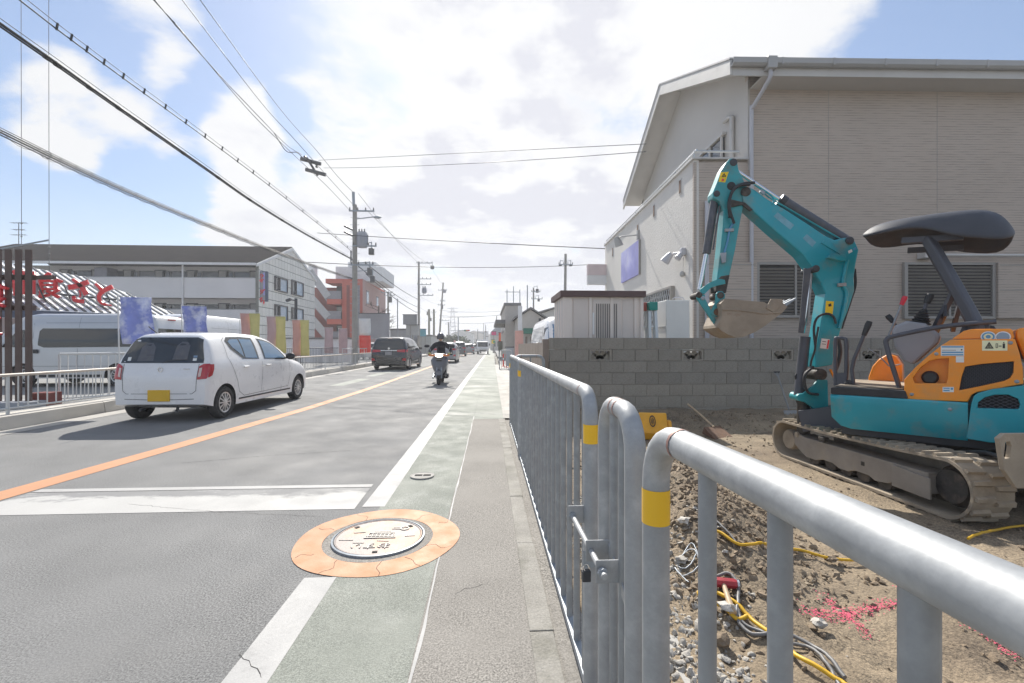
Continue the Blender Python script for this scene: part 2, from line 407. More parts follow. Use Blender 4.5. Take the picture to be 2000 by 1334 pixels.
    def build(s, name, m, parent=None, smooth=None, bevel=0., label=None, cat=None, group=None, kind=None, fix=True, local=False):
        me = s.mesh(name, m, smooth, fix)
        if parent and not local: me.transform(rootmat(parent).inverted())
        o = link(bpy.data.objects.new(name, me), parent)
        if bevel:
            md = o.modifiers.new('bevel', 'BEVEL'); md.width = bevel; md.segments = 2; md.limit_method = 'ANGLE'; md.angle_limit = R(50)
        if not parent and label and kind is None:   # a loose thing gets its origin at its base
            c = sum((Vector(v) for v in s.v), Vector())/len(s.v); c.z = min(v[2] for v in s.v)
            me.transform(Matrix.Translation(-c)); o.location = c
        return tag(o, label, cat, group, kind)
def piece(name, me, parent, loc, rot=(0, 0, 0), scale=(1, 1, 1)):
    o = link(bpy.data.objects.new(name, me), parent); o.location = loc; o.rotation_euler = rot; o.scale = scale; return o
def copy_tree(o, parent=None):
    c = o.copy(); COL.objects.link(c); c.parent = parent
    for ch in list(o.children): copy_tree(ch, c)
    return c
def catmull(pts, n=8):
    pts = [Vector(p) for p in pts]; q = [pts[0]*2-pts[1]]+pts+[pts[-1]*2-pts[-2]]; o = []
    for i in range(1, len(q)-2):
        a, b, c, d = q[i-1:i+3]
        for k in range(n):
            t = k/n; o.append(.5*((2*b)+(c-a)*t+(2*a-5*b+4*c-d)*t*t+(3*b-a-3*c+d)*t**3))
    o.append(pts[-1]); return o
def text(body, size, ext, m, parent, name, loc, rot, label=None, align='CENTER'):
    c = bpy.data.curves.new(name, 'FONT'); c.body = body; c.size = size; c.extrude = ext; c.align_x = align; c.align_y = 'CENTER'; c.resolution_u = 2
    t = bpy.data.objects.new(name+'_tmp', c); COL.objects.link(t)
    me = bpy.data.meshes.new_from_object(t.evaluated_get(bpy.context.evaluated_depsgraph_get()))
    bpy.data.objects.remove(t); bpy.data.curves.remove(c)
    me.materials.clear(); me.materials.append(M[m])
    mt = Matrix.Translation(loc) @ (rot if isinstance(rot, Matrix) else Matrix.LocRotScale(None, __import__('mathutils').Euler(rot), None))
    me.transform(mt)
    if parent: me.transform(rootmat(parent).inverted())
    o = link(bpy.data.objects.new(name, me), parent)
    if label: o['label'] = label
    return o
def clip(poly, inside, cut):
    o = []
    for i in range(len(poly)):
        a, b = poly[i-1], poly[i]
        ia, ib = inside(a), inside(b)
        if ia != ib: o.append(cut(a, b))
        if ib: o.append(b)
    return o
def clip_convex(poly, hull):
    s = sum(hull[i-1][0]*hull[i][1]-hull[i][0]*hull[i-1][1] for i in range(len(hull)))
    hull = hull if s > 0 else hull[::-1]
    for i in range(len(hull)):
        (ax, ay), (bx, by) = hull[i-1], hull[i]
        def sd(p): return (bx-ax)*(p[1]-ay)-(by-ay)*(p[0]-ax)
        def cut(p, q):
            t = sd(p)/(sd(p)-sd(q)); return (p[0]+(q[0]-p[0])*t, p[1]+(q[1]-p[1])*t)
        poly = clip(poly, lambda p: sd(p) >= -1e-9, cut)
        if len(poly) < 3: return []
    return poly
def hull2(px): return px

# ================================================================== ground, road, markings
def sheet(name, poly, z, m, kind='structure', label=None, thick=0.):
    mb = MB()
    if thick: mb.prism(poly, lambda u, v, t: (u, v, t), z-thick, z)
    else: mb.add([(x, y, z) for x, y in poly], [tuple(range(len(poly)))])
    return mb.build(name, m, kind=kind, label=label)
def strip(name, rows, z, m, **k):   # rows of (y, x0, x1)
    mb = MB(); n = len(rows)
    mb.add([(x, y, z) for y, x0, x1 in rows for x in (x0, x1)], [(2*i, 2*i+1, 2*i+3, 2*i+2) for i in range(n-1)])
    return mb.build(name, m, kind='structure', **k)
sheet('ground', [(-2500, -300), (2500, -300), (2500, 4000), (-2500, 4000)], -.5, 'ground')
def road_x(y): return .0078*max(0, y-3.6)
strip('road', [(-25, -7.12, .18), (8, -7.12, .18), (60, -6.9, .9), (400, -4.2, 4), (700, -2, 7)], 0, 'asphalt')
strip('road_shoulder', [(-25, -.36, .183), (7.86, -.30, .183)], .001, 'asphalt_brown')
strip('green_path', [(-25, -.84, -.29), (2.6, -.84, -.30)], .002, 'green_paint')
strip('green_path', [(2.6, -.84, -.30), (8.3, -.80, -.245)], .002, 'green_paint')
ew = random.Random(2); rows = []
for k in range(70):
    y = -1.0+9.2*k/69; x = -.302+.007*y+.010*noise.noise((y*1.7, 0, 0))+.006*noise.noise((y*6, 1, 0)); w = max(.0015, .010+.012*noise.noise((y*2.3, 5, 0)))
    rows.append((y, x-w/2, x+w/2))
strip('path_edge', rows, .003, 'white_line')
strip('pale_path', [(7.86, -.245, .27), (30, -.1, .45), (60, .1, .8), (200, 1.2, 2)], .0015, 'pale_strip')
strip('pale_path', [(8.3, -.80, -.245), (30, -.62, -.1), (60, -.3, .1), (200, .7, 1.2)], .0025, 'pale_strip')
strip('edge_line', [(-25, -1.01, -.84), (2.53, -.985, -.815)], .003, 'white_line')
strip('edge_line', [(3.62, -.972, -.80), (20, -.845, -.675), (60, -.50, -.32), (200, .5, .7)], .003, 'white_line')
strip('centre_line', [(-3, -4.4, -4.16), (3.9, -4.19, -3.93), (6, -3.98, -3.74), (9.3, -3.70, -3.48), (13, -3.56, -3.35), (17, -3.52, -3.32), (40, -3.40, -3.20), (90, -2.9, -2.7)], .003, 'orange_line')
# stop line with its worn-out middle
m = mat('stop_line_worn', (.43, .425, .41), .75, var=.05, vscale=2, speck=.1, sscale=140)
nt = m.node_tree; bs = nt.nodes['Principled BSDF']; src = bs.inputs['Base Color'].links[0].from_socket
tcn = nt.nodes.new('ShaderNodeTexCoord'); sx = nt.nodes.new('ShaderNodeSeparateXYZ'); nt.links.new(tcn.outputs['Object'], sx.inputs[0])
nz = nt.nodes.new('ShaderNodeTexNoise'); nz.inputs['Scale'].default_value = 2.2; nz.inputs['Detail'].default_value = 8; nz.inputs['Roughness'].default_value = .7
mp = nt.nodes.new('ShaderNodeMapping'); mp.inputs['Scale'].default_value = (1, 2.2, 1); nt.links.new(tcn.outputs['Object'], mp.inputs[0]); nt.links.new(mp.outputs[0], nz.inputs['Vector'])
def mth(op, a, b, cl=False):
    n = nt.nodes.new('ShaderNodeMath'); n.operation = op; n.use_clamp = cl
    for i, v in enumerate((a, b)):
        if isinstance(v, (int, float)): n.inputs[i].default_value = v
        else: nt.links.new(v, n.inputs[i])
    return n.outputs[0]
band = mth('SUBTRACT', 1, mth('MULTIPLY', mth('ABSOLUTE', mth('SUBTRACT', sx.outputs[1], 4.07), 0), 3.3), True)
wear = mth('MULTIPLY', mth('SUBTRACT', mth('ADD', mth('MULTIPLY', band, .50), mth('MULTIPLY', nz.outputs['Fac'], 1.4)), .95), 6, True)
mx = nt.nodes.new('ShaderNodeMixRGB'); nt.links.new(wear, mx.inputs[0]); nt.links.new(src, mx.inputs[1]); mx.inputs[2].default_value = (.21, .21, .21, 1)
nt.links.new(mx.outputs[0], bs.inputs['Base Color']); M['stop_line'] = m
strip('stop_line', [(3.58, -3.90, -1.02), (4.10, -3.88, -1.03)], .0022, 'stop_line')
strip('stop_line', [(4.13, -3.88, -1.03), (4.21, -3.87, -1.03)], .0022, 'white_line')
strip('lane_marking', [(19, -5.0, -4.6), (26, -4.75, -4.4)], .0022, 'pale_strip')
strip('lane_marking', [(14.6, -4.95, -4.5), (17.6, -4.85, -4.4)], .0015, 'pale_strip')
# painted ring round the manhole, manhole with its cast cover
MX, MY = -.705, 3.03
def ring(name, r0, r1, z, m, seg=64, c=(MX, MY)):
    mb = MB(); vs = []
    for k in range(seg):
        a = 2*math.pi*k/seg; w = 1+.012*math.sin(5*a+1)
        vs += [(c[0]+r0*math.cos(a), c[1]+r0*math.sin(a), z), (c[0]+r1*w*math.cos(a), c[1]+r1*w*math.sin(a), z)]
    mb.add(vs, [(2*k, 2*k+1, (2*k+3) % (2*seg), (2*k+2) % (2*seg)) for k in range(seg)])
    return mb
ring('ring_marking', .345, .515, .0042, 'orange_ring').build('ring_marking', 'orange_ring', kind='structure')
cr = MB()
for a, l0, l1, j in [(2.05, .345, .51, .05), (1.0, .36, .5, -.03), (.55, .42, .515, .04), (-.35, .345, .5, .06), (-.9, .36, .51, .02), (-1.35, .345, .515, -.03), (-2.0, .35, .51, .05), (-2.6, .40, .5, -.04), (2.75, .36, .48, .03)]:
    n = 7
    for i in range(n-1):
        def P(t, o=0):
            r = l0+(l1-l0)*t; b = a+j*math.sin(t*7+a)+.06*(t-.5)*j*20
            return (MX+r*math.cos(b)+o*math.sin(b), MY+r*math.sin(b)-o*math.cos(b), .0052)
        w = .0013
        cr.quad(P(i/(n-1), -w), P(i/(n-1), w), P((i+1)/(n-1), w), P((i+1)/(n-1), -w))
def crack(pts, w, z, seed):
    s_ = random.Random(seed); P_ = []
    for a, b in zip(pts, pts[1:]):
        a, b = gp(*a), gp(*b); n = max(2, int((b-a).length/.03))
        P_ += [(a.lerp(b, i/n)+Vector((s_.gauss(0, .006), s_.gauss(0, .006), z))) for i in range(n)]
    for a, b in zip(P_, P_[1:]):
        d = (b-a).normalized(); nn = Vector((-d.y, d.x, 0))*w*s_.uniform(.5, 1.2)
        cr.quad(a-nn, a+nn, b+nn, b-nn)
crack([(462, 1282), (490, 1292), (508, 1316), (512, 1334)], .0016, .0036, 1)
crack([(350, 905), (520, 890), (690, 880)], .003, .0012, 3); crack([(250, 985), (420, 1000), (640, 1010)], .0012, .0030, 4)
crack([(945, 1140), (905, 1150), (880, 1165)], .002, .0016, 5)
cr.build('pavement_cracks', 'crack', kind='structure')
ring('manhole_surround', .292, .345, .0036, 'asphalt_brown').build('manhole_surround', 'asphalt_brown', kind='structure')
mh = thing('manhole', 'round cast manhole cover inside the orange painted ring at the road edge', 'manhole cover', (MX, MY, 0))
MB().lathe([(.292, -.02), (.292, .016), (.281, .019), (.276, .010)], (MX, MY, 0), (0, 0, 1), 64).build('frame', 'steel_dull', mh, 30)
D('lid', (.31, .27, .25), .6, .1, var=.08, vscale=6, bump=.25, bscale=70, tint=(.40, .25, .165), tamt=.85, tscale=6, tlo=.48, thi=.6)
D('lid_relief', (.23, .215, .20), .5, .2, var=.1, vscale=20)
MB().lathe([(.001, .014), (.262, .014), (.268, .018), (.274, .017), (.274, -.02)], (MX, MY, 0), (0, 0, 1), 64).build('lid', 'lid', mh, 30)
rl = MB(); rr = random.Random(3)
for k in range(12):   # cast relief: a low house front and wave ribs
    y = -.10+.30*(k % 13)/13; x = -.20+.40*rr.random()
    if math.hypot(x, y) > .23 or (abs(x) < .13 and -.06 < y < .1): continue
    rl.box((MX+x, MY+y, .0155), (.03+.07*rr.random(), .007, .004), rz=.3*(rr.random()-.5))
for y, w in ((-.03, .20), (-.005, .18), (.02, .13), (.045, .16), (.065, .10)): rl.box((MX+.01, MY+y, .0165), (w, .012, .006))
for k in range(7): rl.box((MX-.07+.026*k, MY+.005, .017), (.006, .05, .006))
rl.lathe([(.030, .014), (.030, .019), (.022, .019), (.022, .014)], (MX+.145, MY+.115, 0), (0, 0, 1), 20)
rl.build('relief', 'lid_relief', mh)['kind'] = 'stuff'
text('おすい', .085, .003, 'lid_relief', mh, 'lettering', (MX-.02, MY-.145, .016), (0, 0, math.pi))
hl = MB()
for a in (-1.45, .72, 2.45): hl.box((MX+.235*math.cos(a), MY+.235*math.sin(a), .0155), (.022, .030, .004), rz=a)
hl.build('lifting_slot', 'crack', mh)
vc = thing('valve_cover', 'small round pale valve cover in the green path', 'valve cover', (-.625, 4.43, 0))
MB().lathe([(.001, .013), (.10, .013), (.105, .016), (.112, .015), (.112, 0)], (-.625, 4.43, 0), (0, 0, 1), 32).build('lid', 'concrete', vc, 30)
vb = MB()
for dx, w in ((-.035, .07), (.045, .07)):
    for dy in (.02, -.01): vb.box((-.625+dx, 4.43+dy, .014), (w, .012, .005))
vb.build('slot', 'crack', vc)
# right edging stones
ed = thing('kerb_edge', None, None); ed['kind'] = 'structure'
for k in range(12):
    y0 = -2.5+.9*k; a = min(y0+.898, 7.86)
    if y0 < 7.8: MB().span((.182, y0+.002, -.5), (.285+.003*(k % 2), a, .006+.002*((k*7) % 2))).build('edging_stone', 'edging', ed, bevel=.004)
strip('gutter_ledge', [(-3, .288, .44), (7.86, .288, .44)], -.012, 'asphalt_brown')
strip('concrete_apron', [(7.86, .262, 1.02), (24, .40, 1.6), (30, .45, 2.2)], .012, 'concrete_pale')
sheet('yard', [(.42, 7.9), (40, 7.9), (40, 300), (3.5, 300), (1.2, 60)], 0.0, 'lot')
# left kerb in long stones, pavement and parking lot behind
kb = thing('kerb', None, None); kb['kind'] = 'structure'
for k in range(26):
    y0 = 3+2.0*k; x = -7.14+.0032*max(0, y0-10)
    MB().prism([(x, 0), (x-.03, .19), (x-.06, .205), (x-.38, .205), (x-.38, -.3), (x, -.3)], lambda u, v, t: (u, t, v), y0+.008, y0+1.992).build('kerb_stone', 'kerb', kb)
strip('gutter', [(-5, -7.14, -6.78), (60, -6.9, -6.6)], .004, 'concrete_pale')
strip('parking_lot', [(-10, -60, -7.5), (58, -60, -7.35)], .02, 'lot')
strip('pavement', [(58, -14, -6.9), (300, -12, -5)], .03, 'concrete')

# ================================================================== building-site soil
def soil_z(x, y):
    n = noise.noise((x*.9, y*.9, 3))*.05+noise.noise((x*2.7, y*2.7, 7))*.03+noise.noise((x*8, y*8, 1))*.012
    z = -.01+n
    z += .27*math.exp(-((x-1.42-.12*(y-3))/.36)**2)*(1/(1+math.exp(-(y-2.35)*4)))*(1/(1+math.exp((y-4.6)*2.5)))   # spoil ridge beside the fence
    z += .17/(1+math.exp(-(y-6.75)*4.5))                                    # bank against the block wall
    z -= .26/(1+math.exp((x-.62)*22))*(1/(1+math.exp((y-6.5)*3)))           # trench along the fence
    ex = math.exp(-((x-4.1)/1.1)**6-((y-4.1)/1.35)**6); z = z*(1-ex)+(-.012+n*.25)*ex
    return z
def grid(x0, x1, y0, y1, nx, ny):
    mb = MB(); k = noise
    vs = []
    for j in range(ny+1):
        y = y0+(y1-y0)*j/ny
        for i in range(nx+1):
            x = x0+(x1-x0)*(i/nx)**1.5
            z = soil_z(x, y)
            rough = .35+.9*math.exp(-((x-1.4)/.6)**2)+.6/(1+math.exp(-(y-6.6)*4))
            z += rough*(.020*k.noise((x*13, y*13, 2))+.018*abs(k.noise((x*29, y*29, 5))))
            vs.append((x, y, z))
    mb.add(vs, [(j*(nx+1)+i, j*(nx+1)+i+1, (j+1)*(nx+1)+i+1, (j+1)*(nx+1)+i) for j in range(ny) for i in range(nx)])
    return mb
grid(.42, 12, -1.5, 7.78, 210, 250).build('soil', 'soil', kind='structure', smooth=60, fix=False)
def rock_mb(r, seed, n=2):
    b = bmesh.new(); bmesh.ops.create_icosphere(b, subdivisions=n, radius=r); q = random.Random(seed); off = Vector((q.random()*9, q.random()*9, q.random()*9))
    for v in b.verts:
        d = v.co.normalized(); v.co *= 1+.75*noise.noise(d*1.5+off)+.25*noise.noise(d*4+off); v.co.z *= .6
    mb = MB(); mb.add([v.co.copy() for v in b.verts], [[v.index for v in f.verts] for f in b.faces]); b.free(); return mb
q = random.Random(11); cl = MB(); gr = MB()
protos = [rock_mb(1, s, 1) for s in range(8)]
def scatter(mb, x, y, r, z=None):
    p = q.choice(protos); m = Matrix.Rotation(q.random()*6.28, 3, 'Z') @ Matrix.Rotation(q.random()*3, 3, 'X')
    c = Vector((x, y, (soil_z(x, y) if z is None else z)+r*.25)); mb.add([m @ Vector(v)*r+c for v in p.v], p.f)
for _ in range(11000):   # clods over the ridge, the bank and the open ground
    t = q.random()
    if t < .55: y = 2.1+2.8*q.random(); x = 1.45+.12*(y-3)+q.gauss(0, .34)
    elif t < .75: y = 7.3-.9*abs(q.gauss(0, .5)); x = .6+7*q.random()
    else: x = .6+5*q.random()**1.3; y = 1.2+5.5*q.random()
    if x < .48 or y > 7.7 or (3.2 < x < 5 and 3 < y < 5.2): continue
    scatter(cl, x, y, .005+.020*q.random()**3.5)
cl.build('soil_clods', 'clod', kind='stuff', smooth=50, fix=False)
for _ in range(4600):   # pale crushed rubble next to the trench
    y = 1.4+2.5*q.random(); x = .52+abs(q.gauss(0, .26))+.05*(y-1.5)
    scatter(gr, x, y, .005+.016*q.random()**2.5)
gr.build('gravel', 'rubble', kind='stuff', smooth=50, fix=False)
for i, (px, py, r, m_, lab) in enumerate([(1335, 1082, .045, 'rubble', 'pale concrete lump just right of the yellow taped post'), (1330, 1130, .04, 'rubble', 'pale lump beside the tangle of bright wire'), (1385, 985, .05, 'clod', 'brown clod high on the spoil heap between the first two posts'),
        (1505, 1015, .06, 'rubble', 'pale broken slab at the right foot of the spoil heap'), (1520, 1075, .055, 'clod', 'brown clod just below the yellow cord on the flat soil'), (1420, 1215, .045, 'rubble', 'grey lump right below the hammer handle'),
        (1372, 1240, .05, 'rubble', 'grey lump next to the row of hollow blocks'), (1410, 1262, .045, 'clod', 'brown lump between the hollow blocks and the cords'), (1600, 1235, .04, 'rubble', 'small grey stone beside the pink spray mark'), (1625, 1100, .035, 'clod', 'small clod on the bare soil near the excavator track')]):
    p = gp(px, py, 0); z = soil_z(p.x, p.y)
    o = rock_mb(r*.72, 40+i).build('rubble_chunk', m_, None, 25, label=lab, cat='rubble', group='lumps of rubble beside the fence')
    o.location = (p.x, p.y, z+r*.3); o.rotation_euler = (0, 0, i*1.3)
# sprayed pink setting-out marks, laid on the soil
def spray(pts, w, seed):
    mb = MB(); s = random.Random(seed)
    for a, b in zip(pts, pts[1:]):
        a, b = gp(*a), gp(*b); n = int((b-a).length/.008)+2
        for i in range(n):
            t = i/n; c = a.lerp(b, t)
            for _ in range(9):
                x, y = c.x+s.gauss(0, w), c.y+s.gauss(0, w); r = .0015+.004*s.random(); z = soil_z(x, y)+.012
                k = 5; mb.add([(x+r*math.cos(6.28*j/k), y+r*.8*math.sin(6.28*j/k), z) for j in range(k)], [tuple(range(k))])
    return mb
spray([(1756, 1140), (1840, 1185), (1925, 1240), (1985, 1280)], .018, 1).build('spray_mark', 'pink_mark', kind='stuff', fix=False)
spray([(1610, 1165), (1660, 1200), (1690, 1230)], .022, 2).build('spray_mark', 'pink_mark', kind='stuff', fix=False)
spray([(1575, 1205), (1640, 1195), (1690, 1185), (1760, 1175)], .022, 3).build('spray_mark', 'pink_mark', kind='stuff', fix=False)

# ================================================================== steel barrier fence in the foreground
BAL_ME = None
def barrier(x0, y0, x1, y1, label, z=1.08, first=.13, pitch=.168, tape_near=True, tape_far=True, r=.026, n_bal=None, ends=(True, True), group='galvanised barrier panels along the building site'):
    """near end (x0, y0), far end (x1, y1)"""
    a, b = Vector((x0, y0, 0)), Vector((x1, y1, 0)); L = (b-a).length; d = (b-a).normalized()
    t = thing('barrier_panel', label, 'barrier', a, 0, group)
    P = lambda s, h: (a.x+d.x*s, a.y+d.y*s, h)
    rb = .095; arc = [math.pi/2*k/6 for k in range(7)]
    pts = [P(0, -.05), P(0, .5)]+[P(rb-rb*math.cos(k), z-rb+rb*math.sin(k)) for k in arc]
    pts += [P(L*i/6, z) for i in range(1, 6) if rb < L*i/6 < L-rb]
    pts += [P(L-rb+rb*math.sin(k), z-rb+rb*math.cos(k)) for k in arc]+[P(L, .5), P(L, -.05)]
    MB().tube(pts, r, 18).build('frame_tube', 'steel', t, 60)
    for s in (rb+.02, L-rb-.02): MB().tube([P(s-.004, z), P(s+.004, z)], r+.0012, 18, False).build('weld_bead', 'weld', t, 60)
    MB().bar(P(r, .03), P(L-r, .03), .032, .03).build('bottom_rail', 'steel_dull', t)
    s = first
    while s < L-.06:
        MB().tube([P(s, .045), P(s, z-r*.6)], .0135, 12, False).build('baluster', 'baluster_steel', t, 60); s += pitch
    for k, s in ((tape_near, 0), (tape_far, L)):
        if k: MB().tube([P(s, .905), P(s, .972)], r+.0008, 18, False).build('reflective_tape', 'tape', t, 60)
    return t
barrier(.372, -.95, .328, .885, 'nearest galvanised barrier panel, filling the lower right foreground', first=.29, tape_near=False)
barrier(.358, 1.105, .358, 1.375, 'narrow galvanised barrier piece between the two bolt plates', first=.10, pitch=.085, tape_near=False, tape_far=False)
barrier(.364, 1.617, .364, 5.12, 'long galvanised barrier panel running away from the locking bolt', first=.09)
barrier(.364, 5.24, .364, 7.28, 'farthest short galvanised barrier panel by the brown wall end', first=.1)
barrier(.42, 7.40, .90, 7.44, 'galvanised barrier set across the pavement at the wall end', first=.1, tape_near=False, tape_far=False)
bolt = thing('locking_bolt', 'long steel locking bolt through plates joining two barrier panels', 'bolt', (.30, 1.4, .65))
MB().tube([(.30, 1.17, .655), (.30, 1.66, .645)], .0085, 12).build('rod', 'steel', bolt, 60)
for y, w in ((1.205, .0), (1.33, 0), (1.62, 0)):
    MB().box((.322, y, .652), (.075, .005, .062)).build('plate', 'steel', bolt, bevel=.002)
MB().bar((.352, 1.33, .66), (.352, 1.11, .58), .005, .03).build('tail_bar', 'steel', bolt)
MB().tube([(.30, 1.185, .655), (.30, 1.195, .655)], .014, 8).build('nut', 'steel_dull', bolt)
MB().tube([(.30, 1.61, .648), (.30, 1.63, .648)], .014, 8).build('nut', 'steel_dull', bolt)
MB().box((.318, 1.42, .585), (.045, .004, .05)).build('hasp', 'steel_dull', bolt)
pad = thing('padlock', 'small dark padlock hanging below the barrier bolt', 'padlock', (.305, 1.42, .54))
MB().box((.305, 1.42, .535), (.028, .022, .035)).build('body', 'dark_metal', pad, bevel=.004)
MB().tube([(.305+.010*math.cos(k/6*math.pi), 1.42, .553+.018*math.sin(k/6*math.pi)) for k in range(7)], .003, 6).build('shackle', 'chrome', pad, 60)
# two small barriers at the next driveway up the road
b2 = barrier(.60, 24.0, 1.22, 24.05, 'small grey barrier standing far up the pavement by the red poles', first=.12, pitch=.12, tape_near=False, tape_far=False, z=1.0)
MB().box((1.05, 24.02, .55), (.22, .03, .75)).build('panel', 'steel_dull', b2)

# ================================================================== block wall
WY = 7.75
bw = thing('block_wall', 'grey concrete block wall with pierced vent blocks behind the excavator', 'wall', (1.02, WY, -.02))
def block_mesh(w, m): return MB().box((0, 0, 0), (w, .12, .194)).mesh('block', m)
full = {k: block_mesh(.394, k) for k in ('block', 'block_low')}; half = {k: block_mesh(.194, k) for k in full}
for me in list(full.values())+list(half.values()):
    b = bmesh.new(); b.from_mesh(me); bmesh.ops.bevel(b, geom=b.edges[:], offset=.004, segments=1, affect='EDGES'); b.to_mesh(me); b.free()
vent = MB()
for s in (-1, 1): vent.box((s*.176, 0, 0), (.036, .12, .188)); vent.box((0, 0, s*.082), (.316, .12, .024))
for a in (25, 60, 120, 155): vent.bar((.015*math.cos(R(a)), 0, -.07+.015*math.sin(R(a))), (.19*math.cos(R(a))*.85, 0, -.07+.15*math.sin(R(a))), .1, .016, (0, 1, 0))
vent.tube([(.085*math.cos(R(k*18)), 0, -.07+.085*math.sin(R(k*18))) for k in range(11)], .011, 6)
vent_me = vent.mesh('vent_block', 'block_low')
ox = at(1173, 695, WY).x
x0w, x1w = 1.04, 10.8
for c in range(8):
    z = 1.385-.1-.2*c; y = WY+.06
    off = .2 if c % 2 == 0 else 0
    for k in range(-13, 34):
        xc = ox+.4*k+off; xa, xb = xc-.2, xc+.2
        if xb < x0w+.02 or xa > x1w: continue
        low = 'block_low' if c >= 4 else 'block'
        jit = (rnd.random()-.5)*.004
        loc = (xc-1.02, y-WY+jit, z+.02)
        if c == 1 and k % 4 == 0 and k >= 0: piece('vent_block', vent_me, bw, loc)
        else:
            xs = max(xa, x0w); piece('block', full[low], bw, ((xs+xb)/2-1.02, loc[1], loc[2]), scale=((xb-xs)/.4, 1, 1))
MB().span((x0w+.005, WY+.008, -.3), (x1w, WY+.112, .985)).build('mortar', 'mortar', bw); MB().span((x0w+.005, WY+.008, 1.185), (x1w, WY+.112, 1.375)).build('mortar', 'mortar', bw)
MB().span((x0w, WY-.06, -.3), (x1w, WY+.18, .045)).build('footing', 'concrete', bw)
bw2 = thing('side_wall', 'brown rendered side wall with a pale end pier running up the pavement', 'wall', (.95, 7.8, 0))
MB().span((.93, WY+.03, -.3), (1.03, WY+.16, 1.36)).build('pier', 'wall_brown', bw2)
for k in range(7):
    MB().span((.94, WY+.17+.9*k, -.3), (1.02, WY+1.06+.9*k, 1.30)).build('panel', 'wall_brown', bw2)

# ================================================================== the big house beyond the wall
HA = R(1.8); HC = (4.2, 9.2); hx = (math.cos(HA), -math.sin(HA)); hy = (math.sin(HA), math.cos(HA))
def HF(px, py): return vplane(px, py, HC, hx)            # front wall: (u, z)
def HS(px, py, u=0.): return vplane(px, py, (HC[0]+hx[0]*u, HC[1]+hx[1]*u), hy)   # side wall: (v, z)
house = thing('house', 'large beige sided house with a gable roof filling the right background', 'house', (HC[0], HC[1], 0), -HA)
B = lambda mb, name, m, **k: mb.build(name, m, k.pop('parent', house), local=True, **k)
UW = HF(1461, 300)[0]; W2 = 9.5; EV = 6.69; RV, RZ = 3.5, 8.57; BV, BZ = 7.25, 6.52
PT = HF(1365, 312)[1]; PL = HS(1182, 490)[0]
def roofz(v): return EV+.12+(RZ-EV-.12)*(v+.5)/(RV+.5) if v < RV else RZ+(BZ-RZ)*(v-RV)/(BV-RV)
B(MB().span((0, .0, -.3), (.10, PL, PT)), 'lower_side_wall', 'stucco')
B(MB().span((.10, .0, -.3), (UW, .10, PT-.04)), 'lower_front_wall', 'siding')
B(MB().span((.003, PL-.1, -.3), (UW, PL-.003, PT-.06)), 'lower_back_wall', 'stucco_smooth')
B(MB().span((.10, .10, PT-.9), (UW+.05, PL-.1, PT-.8)), 'balcony_floor', 'concrete')
B(MB().span((UW, 0.001, -.3), (W2, .12, EV+.1)), 'front_wall', 'siding')
gw = MB(); gw.prism([(.12, PT-.85), (7.0, PT-.85), (7.0, roofz(7.0)-.16), (RV, RZ-.16), (.12, roofz(.12)-.16)], lambda u, v, t: (t, u, v), UW, UW+.12); B(gw, 'gable_wall', 'stucco_smooth')
B(MB().span((UW+.12, 6.9, -.3), (W2, 7.0, 6.2)), 'back_wall', 'stucco_smooth')
B(MB().span((UW-.004, .0, PT-.2), (UW+.035, .16, EV)), 'corner_trim', 'stucco_smooth')
B(MB().span((-.006, -.006, -.3), (.05, .05, PT-.05)), 'corner_trim', 'siding')
for px in (1830, 1618): u = HF(px, 300)[0]; B(MB().span((u, -.002, -.3), (u+.008, .0005, EV)), 'siding_joint', 'shutter_frame')
GU = UW-.58
for nm, p in (('front', [(-.52, EV+.10), (RV, RZ), (RV, RZ-.10), (-.52, EV+.0)]), ('rear', [(RV, RZ), (BV+.15, BZ), (BV+.15, BZ-.10), (RV, RZ-.10)])):
    B(MB().prism(p, lambda u, v, t: (t, u, v), GU, W2+.4), 'roof_slope', 'roof_dark')
    p2 = [(p[0][0]+.01, p[0][1]-.012-(0 if nm == 'rear' else 0)), (p[1][0], p[1][1]-.012), (p[1][0], p[1][1]-.30), (p[0][0]+.01, p[0][1]-.30)]
    B(MB().prism(p2, lambda u, v, t: (t, u, v), GU-.045, GU-.002), 'barge_board', 'trim_pale')
    p3 = [(p[0][0]+.03, p[0][1]-.145), (p[1][0], p[1][1]-.145), (p[1][0], p[1][1]-.175), (p[0][0]+.03, p[0][1]-.175)]
    B(MB().prism(p3, lambda u, v, t: (t, u, v), GU, UW+.02), 'verge_soffit', 'trim_pale')
    p4 = [(p[0][0], p[0][1]+.025), (p[1][0], p[1][1]+.025), (p[1][0], p[1][1]-.010), (p[0][0], p[0][1]-.010)]
    B(MB().prism(p4, lambda u, v, t: (t, u, v), GU-.06, GU+.10), 'verge_cap', 'gutter')
B(MB().span((GU+.01, -.50, EV-.21), (W2, -.47, EV+.02)), 'fascia_board', 'trim_pale')
B(MB().span((UW+.03, -.47, EV-.20), (W2, .0, EV-.185)), 'eave_soffit', 'stucco_smooth')
gt = MB(); gt.prism([(-.50, .10), (-.50, .0), (-.53, -.035), (-.59, -.035), (-.63, .0), (-.635, .10), (-.625, .10), (-.62, .01), (-.59, -.02), (-.54, -.02), (-.512, .01), (-.512, .10)], lambda u, v, t: (t, u, v+EV-.03), GU-.04, W2+.4)
B(gt, 'gutter', 'gutter', smooth=40)
for k in range(9): B(MB().span((GU+.9+k*1.0, -.64, EV-.06), (GU+.93+k*1.0, -.49, EV+.075)), 'gutter_bracket', 'gutter')
ud = UW+.10
B(MB().span((ud-.06, -.66, EV-.14), (ud+.12, -.48, EV+.09)), 'rain_hopper', 'gutter', bevel=.01)
